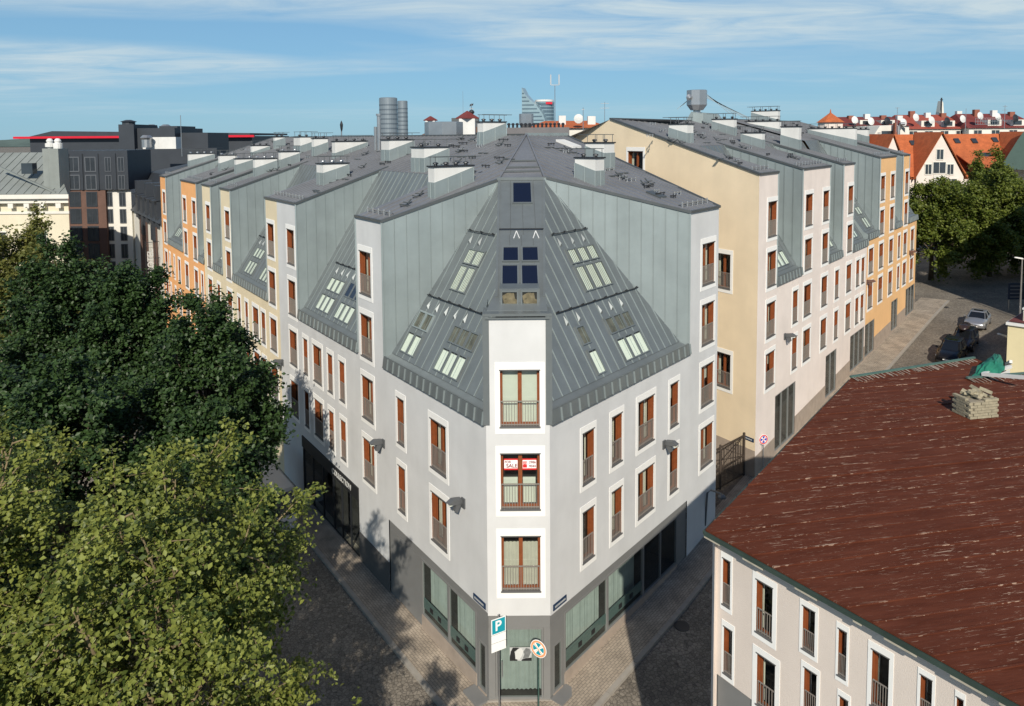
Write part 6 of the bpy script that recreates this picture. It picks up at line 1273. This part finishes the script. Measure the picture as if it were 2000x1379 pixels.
# ---- long dark hall with red edge, plant rooms behind
Y = 150.0; AR = empty('red_edged_hall', (X(150, Y), Y+10, 0), 'long dark glazed hall with a red roof edge', 'building')
g = G(); zz_ = Z(150, 268, Y); g.box((X(58, Y), Y, 0), (X(492, Y), Y+25, zz_)); g.build('wall', M_DKB, AR)
g = G(); g.prism([(X(60, Y), Y-.5, zz_+.2), (X(105, Y), Y-.5, zz_+1.3), (X(490, Y), Y-.5, zz_+.6), (X(490, Y), Y-.5, zz_+.2)], (0, 25, 0)); g.build('roof', M_DKB, AR)
for a, b in ((33, 242), (388, 500)): g = G(); g.box((X(a, Y), Y-1.2, zz_-.25), (X(b, Y), Y-.6, zz_+.2)); g.build('red_edge', M_RED, AR)
Y = 120.0; PB = empty('plant_block', (X(290, Y), Y+6, 0), 'dark rooftop plant block with silver ducts behind the hotel', 'building')
g = G(); g.box((X(232, Y), Y, 0), (X(262, Y), Y+8, Z(245, 243, Y))); g.box((X(262, Y), Y+1, 0), (X(336, Y), Y+12, Z(300, 250, Y))); g.box((X(300, Y), Y+2, Z(300, 250, Y)), (X(336, Y), Y+9, Z(300, 246, Y))); g.box((X(336, Y), Y+3, 0), (X(391, Y), Y+12, Z(360, 259, Y))); g.box((X(245, Y), Y+.5, 0), (X(420, Y), Y+4, Z(300, 290, Y))); g.build('wall', M_DKB, PB)
g = G(); g.lathe((X(240, Y), Y+2, Z(240, 243, Y)), [(1.0, 0), (1.0, .4), (1.3, .5), (.4, .8)], 12); g.build('cowl', M_DKB, PB)
for px in (180, 212): g = G(); g.lathe((X(px, Y), Y+20, Z(px, 256, Y+20)), [(.9, -2), (.9, .2), (1.2, .3), (1.1, .8), (.5, 1.2)], 12); g.build('ventilator', M_STEEL, PB)
g = G(); g.box((X(278, 112), 112, Z(290, 291, 112)), (X(343, 112), 114, Z(290, 268, 112))); ac = g.build('air_handler', M_WHITE, PB); g = G(); g.lathe((X(286, 111), 111, Z(286, 288, 111)), [(.7, 0), (.7, 1.2), (.9, 1.5), (.5, 1.9)], 12); g.build('duct', M_STEEL, ac)
g = G(); g.tube([(X(354, 112), 112, 18), (X(354, 112), 112, Z(354, 225, 112))], .05, 6); g.build('mast', M_STEEL, PB)
# ---- twin round towers, glass tower with sail, far skyline
def far_tower(px0, px1, pyt, Y, label, m, cat='tower', name='round_tower'):
    r = (X(px1, Y)-X(px0, Y))/2; c = (X((px0+px1)/2, Y), Y, 0); t = empty(name, c, label, cat); h = Z((px0+px1)/2, pyt, Y); g = G(); g.lathe(c, [(r, 0), (r, h), (r*.9, h+.5)], 28); g.build('shaft', m, t, smooth=False)
    for k in range(int(h/4.0)): 
        if k*4 < 15: continue
        g = G(); g.lathe((c[0], c[1], k*4.0), [(r+.12, 0), (r+.12, 1.1)], 28); g.build('floor_band', mat('tower_band', (.12, .15, .18), .4, .3), t)
    return t
M_TWR = mat('tower_steel', (.23, .27, .30), .4, .4, .08, .05)
far_tower(742, 777, 192, 620, 'taller of two round grey towers on the skyline', M_TWR); far_tower(777.5, 797, 198, 700, 'shorter round grey tower peeping behind the taller one', M_TWR)
Y = 720.0; ST = empty('glass_sail_tower', (X(1050, Y), Y, 0), 'blue glass tower with a pointed sail and round drum', 'tower'); M_SGL = mat('sail_glass', (.28, .38, .42), .2, .3, .15, .08); M_SGD = mat('drum_glass', (.11, .16, .20), .2, .3, .15, .08)
xs_ = [X(1019.5, Y), X(1062, Y)]; g = G(); prof = [(1019.5, 240), (1019.5, 171), (1026, 184), (1036, 195), (1047, 204), (1060, 222), (1066, 240)]; g.prism([(X(a, Y), Y, Z(a, b, Y)) for a, b in prof], (4, 14, 0)); g.build('sail', M_SGL, ST)
r = (X(1085, Y)-X(1046, Y))/2; c = (X(1065.5, Y), Y+22, 0); g = G(); h = Z(1065, 197, Y); g.lathe(c, [(r, 0), (r, h)], 28); dr = g.build('drum', M_SGD, ST)
for k in range(6, 14): g = G(); g.lathe((c[0], c[1], h-k*3.6+20), [(r+.15, 0), (r+.15, .8)], 28); g.build('floor_band', M_SGL, dr)
g = G(); g.lathe((c[0], c[1], h), [(r*.95, 0), (r*.95, 2)], 28); g.build('crown_ring', M_WHITE, dr); g = G(); g.box((c[0]+r*.1, c[1]-r-.4, h-2.8), (c[0]+r*.75, c[1]-r+3, h-.6)); g.build('red_panel', M_RED, dr)
for k in range(8):
    zz_ = Z(1030, 236-k*7.5, Y); xr = {0: 1062, 1: 1059, 2: 1054, 3: 1049, 4: 1043, 5: 1034, 6: 1028, 7: 1024}[k]; g = G(); g.box((X(1020, Y), Y-.3, zz_), (X(xr, Y), Y, zz_+1.1)); g.build('floor_band', M_SGD, ST)
# antenna mast with two prongs, weather vanes, aerials
def aerial(px, pyb, pyt, Y, label, arms=(), r=.05, name='aerial'):
    b = aty(px, pyb, Y); zt_ = Z(px, pyt, Y); t = empty(name, tuple(b), label, 'antenna'); g = G(); g.tube([b-[0, 0, 1.5], (b[0], b[1], zt_)], [r, r*.7], 6); g.build('mast', M_STEEL, t); k = Y/1400
    for (dy, half, up) in arms:
        z = zt_-dy*k; g = G(); g.bar((b[0]-half*k, b[1], z), (b[0]+half*k, b[1], z), r*1.3)
        if up:
            for s_ in (-1, 1): g.bar((b[0]+s_*half*k, b[1], z), (b[0]+s_*half*k, b[1], z+up*k), r*2.2)
        g.build('crossbar', M_STEEL, t)
    return t
aerial(1084, 250, 166, 80, 'slim two-pronged antenna mast before the glass tower', ((0, 8, 20),), .06, 'antenna_mast')
aerial(1181, 230, 199, 70, 'roof aerial with crossbars left of the beige gable', ((3, 8, 0), (12, 9, 0)), .035)
aerial(1139, 240, 210, 75, 'short rod aerial on the orange roof', ((4, 3, 0),), .05); aerial(905, 262, 178, 75, 'thin lightning rod near the brown tiled roof', (), .02)
aerial(1752, 240, 210, 120, 'thin flag-like aerial over the dark red roofs', ((1, 4, 0),), .05); aerial(1886, 240, 212, 125, 'rod aerial above the dark red roof', (), .05); aerial(1962, 235, 205, 125, 'comb aerial on the right-hand dark red roof', ((3, 4, 0), (10, 5, 0)), .05)
t = aerial(921, 235, 202, 72, 'ornate weather vane on a ball above the brown tiled roof', ((10, 4, 0),), .05, 'weather_vane'); b = aty(921, 219, 72); g = G(); g.lathe(b-[0, 0, .25], [(.05, 0), (.25, .12), (.3, .25), (.2, .42), (.03, .5)], 10); g.build('ball', M_DARKMET, t); g = G(); q = aty(917, 208, 72); g.prism([q, q+[.35, 0, .1], q+[.4, 0, .3], q+[.05, 0, .22]], (0, .04, 0)); g.build('vane', M_DARKMET, t)
t = aerial(667, 262, 240, 90, 'dark carved finial rising over the left roofs', (), .10, 'roof_finial'); g = G(); q = aty(667, 248, 90); g.lathe(q-[0, 0, .6], [(.06, 0), (.15, .4), (.2, .9), (.1, 1.2), (.02, 1.4)], 8); g.build('carving', M_DARKMET, t)
# ---- brown tiled house with white chimneys behind the ridge
def gable_house(name, label, Y, px0, px1, pye, pyr, depth, roofm, wallm, cat='house', hip=2.0):
    x0, x1 = X(px0, Y), X(px1, Y); ze = Z((px0+px1)/2, pye, Y); zr = Z((px0+px1)/2, pyr, Y+depth/2); t = empty(name, ((x0+x1)/2, Y+depth/2, 0), label, cat)
    g = G(); g.box((x0, Y, 0), (x1, Y+depth, ze)); g.build('wall', wallm, t); e = .4
    a, b, c_, d = (x0-e, Y-e, ze), (x1+e, Y-e, ze), (x1+e, Y+depth+e, ze), (x0-e, Y+depth+e, ze); r0, r1 = (x0+hip, Y+depth/2, zr), (x1-hip, Y+depth/2, zr)
    g = G(); g.poly([a, b, r1, r0]); g.poly([c_, d, r0, r1]); g.poly([b, c_, r1]); g.poly([d, a, r0]); g.build('roof', roofm, t); return t, x0, x1, ze, zr
def stack(par, px, pyt, pyb, Y, w_=.5, m=None, cap=True):
    c = aty(px, pyb, Y); zt_ = Z(px, pyt, Y); g = G(); g.box((c[0]-w_, Y-w_*.8, c[2]-1.0), (c[0]+w_, Y+w_*.8, zt_)); o = g.build('chimney', m or M_WHITE, par)
    if cap: g = G(); g.lathe((c[0], Y, zt_), [(w_*1.5, 0), (w_*1.5, .08), (.05, w_*1.0)], 4); g.build('chimney_cap', M_DRED, o)
BH, *_ = gable_house('brown_tiled_house', 'house with steep brown tiled roof and white chimney turrets behind the ridge', 70, 822, 958, 268, 240, 9, M_BRT, M_OFFW); stack(BH, 841, 236, 246, 68.5, .45); stack(BH, 913, 232, 252, 68.5, .75); g = G(); c = aty(905, 240, 73); g.box((c[0]-1.2, 73, c[2]-1), (c[0]+1.5, 75, c[2]+.5)); g.build('plant_box', M_ZDARK, BH)
OH, *_ = gable_house('orange_tiled_wing', 'low house with orange tiled roof and small white chimneys before the glass tower', 92, 1036, 1190, 250, 236, 8, M_TILE, M_OFFW); stack(OH, 1098, 226, 238, 94, .45, cap=False); stack(OH, 1155, 227, 238, 94, .5, cap=False); g = G(); c = aty(1130, 232, 91); g.tube([c, c+[0, -.1, 0]], [.6, .2], 14); g.build('dish', M_WHITE, OH)
GP = empty('grey_parapet_block', (X(1055, 60), 62, 0), 'grey clad roof parapet with a row of cowls behind the corner roof', 'building'); g = G(); g.box((X(990, 60), 60, 8), (X(1112, 60), 66, Z(1050, 249, 60))); g.build('wall', mat('parapet_grey', (.14, .135, .14), .6, .1, .1, 1, streak=.08), GP)
for k in range(14): g = G(); g.lathe((X(994+k*8.2, 60), 60.6, Z(1050, 249, 60)), [(.09, 0), (.09, .22), (.16, .25), (.12, .36), (.03, .4)], 8); g.build('cowl', M_DARKMET, GP)
c = aty(1028, 243, 62); hood(GP, c, .62, .9, .3)
# ---- orange tiled old-town row on the right
Y = 112.0; RT = empty('orange_tiled_row', (X(1860, Y), Y+7, 2.5), 'pinkish white row with steep orange tiled roof and pointed front gables', 'house'); x0, x1 = X(1700, Y), X(2120, Y); ze = Z(1840, 345, Y); zr = Z(1840, 262, Y+7)
g = G(); g.box((x0, Y, 1), (x1, Y+14, ze)); g.build('wall', M_PWH, RT); g = G(); g.poly([(x0-.4, Y-.5, ze), (x1, Y-.5, ze), (x1, Y+7, zr), (x0-.4, Y+7, zr)]); g.poly([(x1, Y+14.5, ze), (x0-.4, Y+14.5, ze), (x0-.4, Y+7, zr), (x1, Y+7, zr)]); g.build('roof', M_TILE, RT)
g = G(); g.poly([(x0-.2, Y, ze), (x0-.2, Y+14, ze), (x0-.2, Y+7, zr-.2)]); g.build('gable_end', M_PWH, RT)
def front_gable(pc, ph, pyp):
    xm = X(pc, Y-.6); hw = X(pc+ph, Y)-X(pc, Y); zp = Z(pc, pyp, Y-.6); yb = Y+7*(zp-ze)/(zr-ze); g = G(); g.poly([(xm-hw, Y-.6, ze), (xm+hw, Y-.6, ze), (xm, Y-.6, zp)]); g.poly([(xm-hw, Y-.6, 1), (xm+hw, Y-.6, 1), (xm+hw, Y-.6, ze), (xm-hw, Y-.6, ze)]); fg = g.build('front_gable', M_PWH, RT); e = .5
    g = G(); n3 = .3; g.prism([(xm-hw-e, Y-1.0, ze-.4), (xm, Y-1.0, zp+.3), (xm, min(yb, Y+7), zp+.3), (xm-hw-e, Y+.2, ze-.4)], (0, 0, .12)); g.prism([(xm+hw+e, Y-1.0, ze-.4), (xm, Y-1.0, zp+.3), (xm, min(yb, Y+7), zp+.3), (xm+hw+e, Y+.2, ze-.4)], (0, 0, .12)); g.build('gable_roof', M_TILE, fg); return xm, hw, zp
xm, hw, zp = front_gable(1838.5, 46, 263)
for px, py, w_, h in ((1837, 302, 1.0, 1.5), (1815, 331, .95, 1.5), (1858, 331, .95, 1.5), (1836.5, 328, 1.9, 1.7), (1836, 362, 1.5, 1.9), (1860, 362, 1.8, 1.9)): fwin(RT, X(px, Y-.62), Y-.62, Z(px, py+h*6, Y-.62), w_, h, M_OFFW)
g = G(); c = aty(1835, 354, Y-.62); g.box((c[0]-1.0, Y-.68, c[2]-.7), (c[0]+1.0, Y-.6, c[2]+1.0)); g.build('relief_panel', M_OFFW, RT)
front_gable(1744, 30, 267); front_gable(2016, 44, 262)
g = G(); g.lathe((X(2020, Y-2), Y-2, Z(2020, 330, Y-2)), [(5.2, 0), (2.5, 4.5), (.1, 8)], 4); g.build('corner_roof', mat('green_copper', (.06, .10, .085), .6), RT)
for px, py in ((1783, 281), (1820, 279), (1869, 277), (1903, 277), (1943, 275), (1727, 281)):
    f = (Z(px, py, Y+4)-ze)/(zr-ze); yy = Y-.5+7.5*max(.3, min(.85, f)); z_ = ze+(zr-ze)*(yy-Y+.5)/7.5; c = X(px, yy); g = G(); g.prism([(c-.42, yy-.35, z_-.3+.02), (c+.42, yy-.35, z_-.3+.02), (c+.42, yy+.35, z_+.42), (c-.42, yy+.35, z_+.42)], (0, -.1, .14)); g.build('roof_window', M_BWIN, RT)
c = aty(1925, 306, Y+2); g = G(); g.prism([(c[0]-.9, c[1]-.3, c[2]-.45), (c[0]+.9, c[1]-.3, c[2]-.45), (c[0]+.9, c[1]+.5, c[2]+.45), (c[0]-.9, c[1]+.5, c[2]+.45)], (0, -.15, .2)); g.build('roof_window', M_BWIN, RT)
c = aty(1922, 332, Y-.2); g = G(); g.box((c[0]-2.2, c[1]-1.2, c[2]-1.1), (c[0]+2.2, c[1]+2, c[2]+.3)); dm = g.build('dormer', M_BWIN, RT); g = G(); g.prism([(c[0]-2.6, c[1]-1.7, c[2]+.3), (c[0]+2.6, c[1]-1.7, c[2]+.3), (c[0]+2.6, c[1]+3, c[2]+2.3), (c[0]-2.6, c[1]+3, c[2]+2.3)], (0, 0, .15)); g.build('dormer_roof', M_TILE, dm)
# ---- dark red roofs behind
for (nm, lb, Yh, a, b, pe, pr, dp) in (('dark_red_house', 'house with plum red sheet roof left of the white gabled houses', 135, 1648, 1775, 246, 228, 10), ('dark_red_house', 'broad house with brick red roof, dormers and satellite dishes', 140, 1768, 1890, 252, 224, 12), ('dark_red_house', 'house with dark red mansard roof and rooftop railing at the right', 138, 1892, 2030, 250, 222, 12)):
    t, x0, x1, ze, zr = gable_house(nm, lb, Yh, a, b, pe, pr, dp, M_DRED if a != 1768 else mat('brick_red', (.27, .06, .04), .75, 0, .2, .8), M_OFFW, hip=1.0)
    for k in range(4): fwin(t, x0+(x1-x0)*(k+.5)/4, Yh, ze-1.7, 1.5, 1.3, M_OFFW)
    rr = random.Random(a)
    for k in range(4):
        px = a+(b-a)*(.1+.25*k); stack(t, px, pr-rr.uniform(2, 8), pr+6, Yh+dp/2-1, .5, M_WHITE if k % 2 else mat('brick_stack', (.24, .09, .06), .9, 0, .2, 4), cap=False)
        g = G(); c = aty(px+9, pr+rr.uniform(0, 14), Yh-.5); g.tube([c, c+[.05, -.15, .03]], [.75, .2], 14); g.build('dish', M_WHITE if k != 2 else M_DARKMET, t)
    for f in (.3, .62): c = aty(a+(b-a)*f, (pe+pr)/2+3, Yh+2); g = G(); g.box((c[0]-1.3, c[1]-1.4, c[2]-.8), (c[0]+1.3, c[1]+2, c[2]+.5)); dm = g.build('dormer', M_OFFW, t); g = G(); g.box((c[0]-.8, c[1]-1.45, c[2]-.5), (c[0]+.8, c[1]-1.39, c[2]+.35)); g.build('window', M_BWIN, dm)
    if a == 1892:
        g = G(); p0 = aty(1905, 243, Yh-1); p1 = aty(1957, 243, Yh-1)
        for z in (0, .6, 1.2): g.bar(p0+[0, 0, z], p1+[0, 0, z], .06)
        for k in range(12): q = p0+(p1-p0)*k/11; g.bar(q, q+[0, 0, 1.2], .05)
        g.build('railing', M_STEEL, t)
WH = empty('white_gabled_house', (X(1735, 128), 128, 2), 'white house with large attic window and metal flue between red roofs', 'house'); Yh = 126; g = G(); g.prism([(X(a, Yh), Yh, Z(a, b, Yh)) for a, b in ((1708, 285), (1708, 262), (1718, 246), (1752, 244), (1770, 262), (1770, 285))], (0, 9, 0)); g.build('wall', M_OFFW, WH); fwin(WH, X(1736, Yh), Yh, Z(1736, 268, Yh), 2.6, 1.1)
g = G(); c = aty(1754, 268, Yh-1); g.tube([c-[0, 0, 2], c+[0, 0, 1.9], c+[.3, 0, 2.3], c+[1.0, 0, 2.3]], .3, 10); g.build('flue', M_STEEL, WH); g = G(); g.box((X(1746, Yh-1), Yh-1.2, Z(1746, 285, Yh)), (X(1751, Yh-1), Yh-.6, Z(1746, 240, Yh))); g.build('brick_stack', mat('brick_stack', (0, 0, 0)), WH)
TP = empty('orange_pavilion', (X(1621, 118), 118, 0), 'small pavilion with an orange pyramid roof behind the chimneys', 'pavilion'); c = (X(1621, 118), 118, Z(1621, 238, 118)); g = G(); g.lathe(c, [(2.0, -6), (2.0, 0)], 8); g.build('wall', M_PWH, TP); g = G(); g.lathe(c, [(2.3, -.1), (2.0, .1), (.15, 1.45), (.08, 1.9), (.02, 2.1)], 8); g.build('roof', M_TILE, TP)
CT = empty('church_spire', (X(1837, 260), 260, 0), 'slim white church gable with a dark cross over the red roofs', 'church'); g = G(); g.prism([(X(a, 260), 260, Z(a, b, 260)) for a, b in ((1828, 240), (1842, 240), (1842, 222), (1840, 200), (1837.5, 197), (1834, 222))], (0, 2.5, 0)); g.build('gable', M_OFFW, CT); g = G(); g.bar((X(1836.5, 259), 259, Z(1836, 225, 259)), (X(1836.5, 259), 259, Z(1836, 191, 259)), .35); g.bar((X(1834, 259), 259, Z(1836, 195, 259)), (X(1839, 259), 259, Z(1836, 195, 259)), .3); g.build('cross', M_DARKMET, CT)
# distant stay cables of a bridge
BG = empty('cable_bridge', (X(1390, 900), 900, 0), 'far bridge stay cables fanning down behind the extractor hood', 'bridge')
for k in range(6): g = G(); g.bar((X(1372, 900), 900, Z(1372, 178+k*2, 900)), (X(1425+k*14, 900), 900, Z(1425+k*14, 222+k*4.5, 900)), .7); g.build('stay_cable', mat('cable_grey', (.25, .33, .38), .6), BG)
for k in range(3): g = G(); g.bar((X(1358, 900), 900, Z(1358, 180+k*2, 900)), (X(1334-k*6, 900), 900, Z(1330, 205+k*4, 900)), .7); g.build('stay_cable', mat('cable_grey', (.25, .33, .38), .6), BG)
g = G(); g.box((X(1366, 905), 905, 0), (X(1369, 905), 908, Z(1366, 182, 905))); g.build('pylon', mat('cable_grey', (.25, .33, .38), .6), BG)
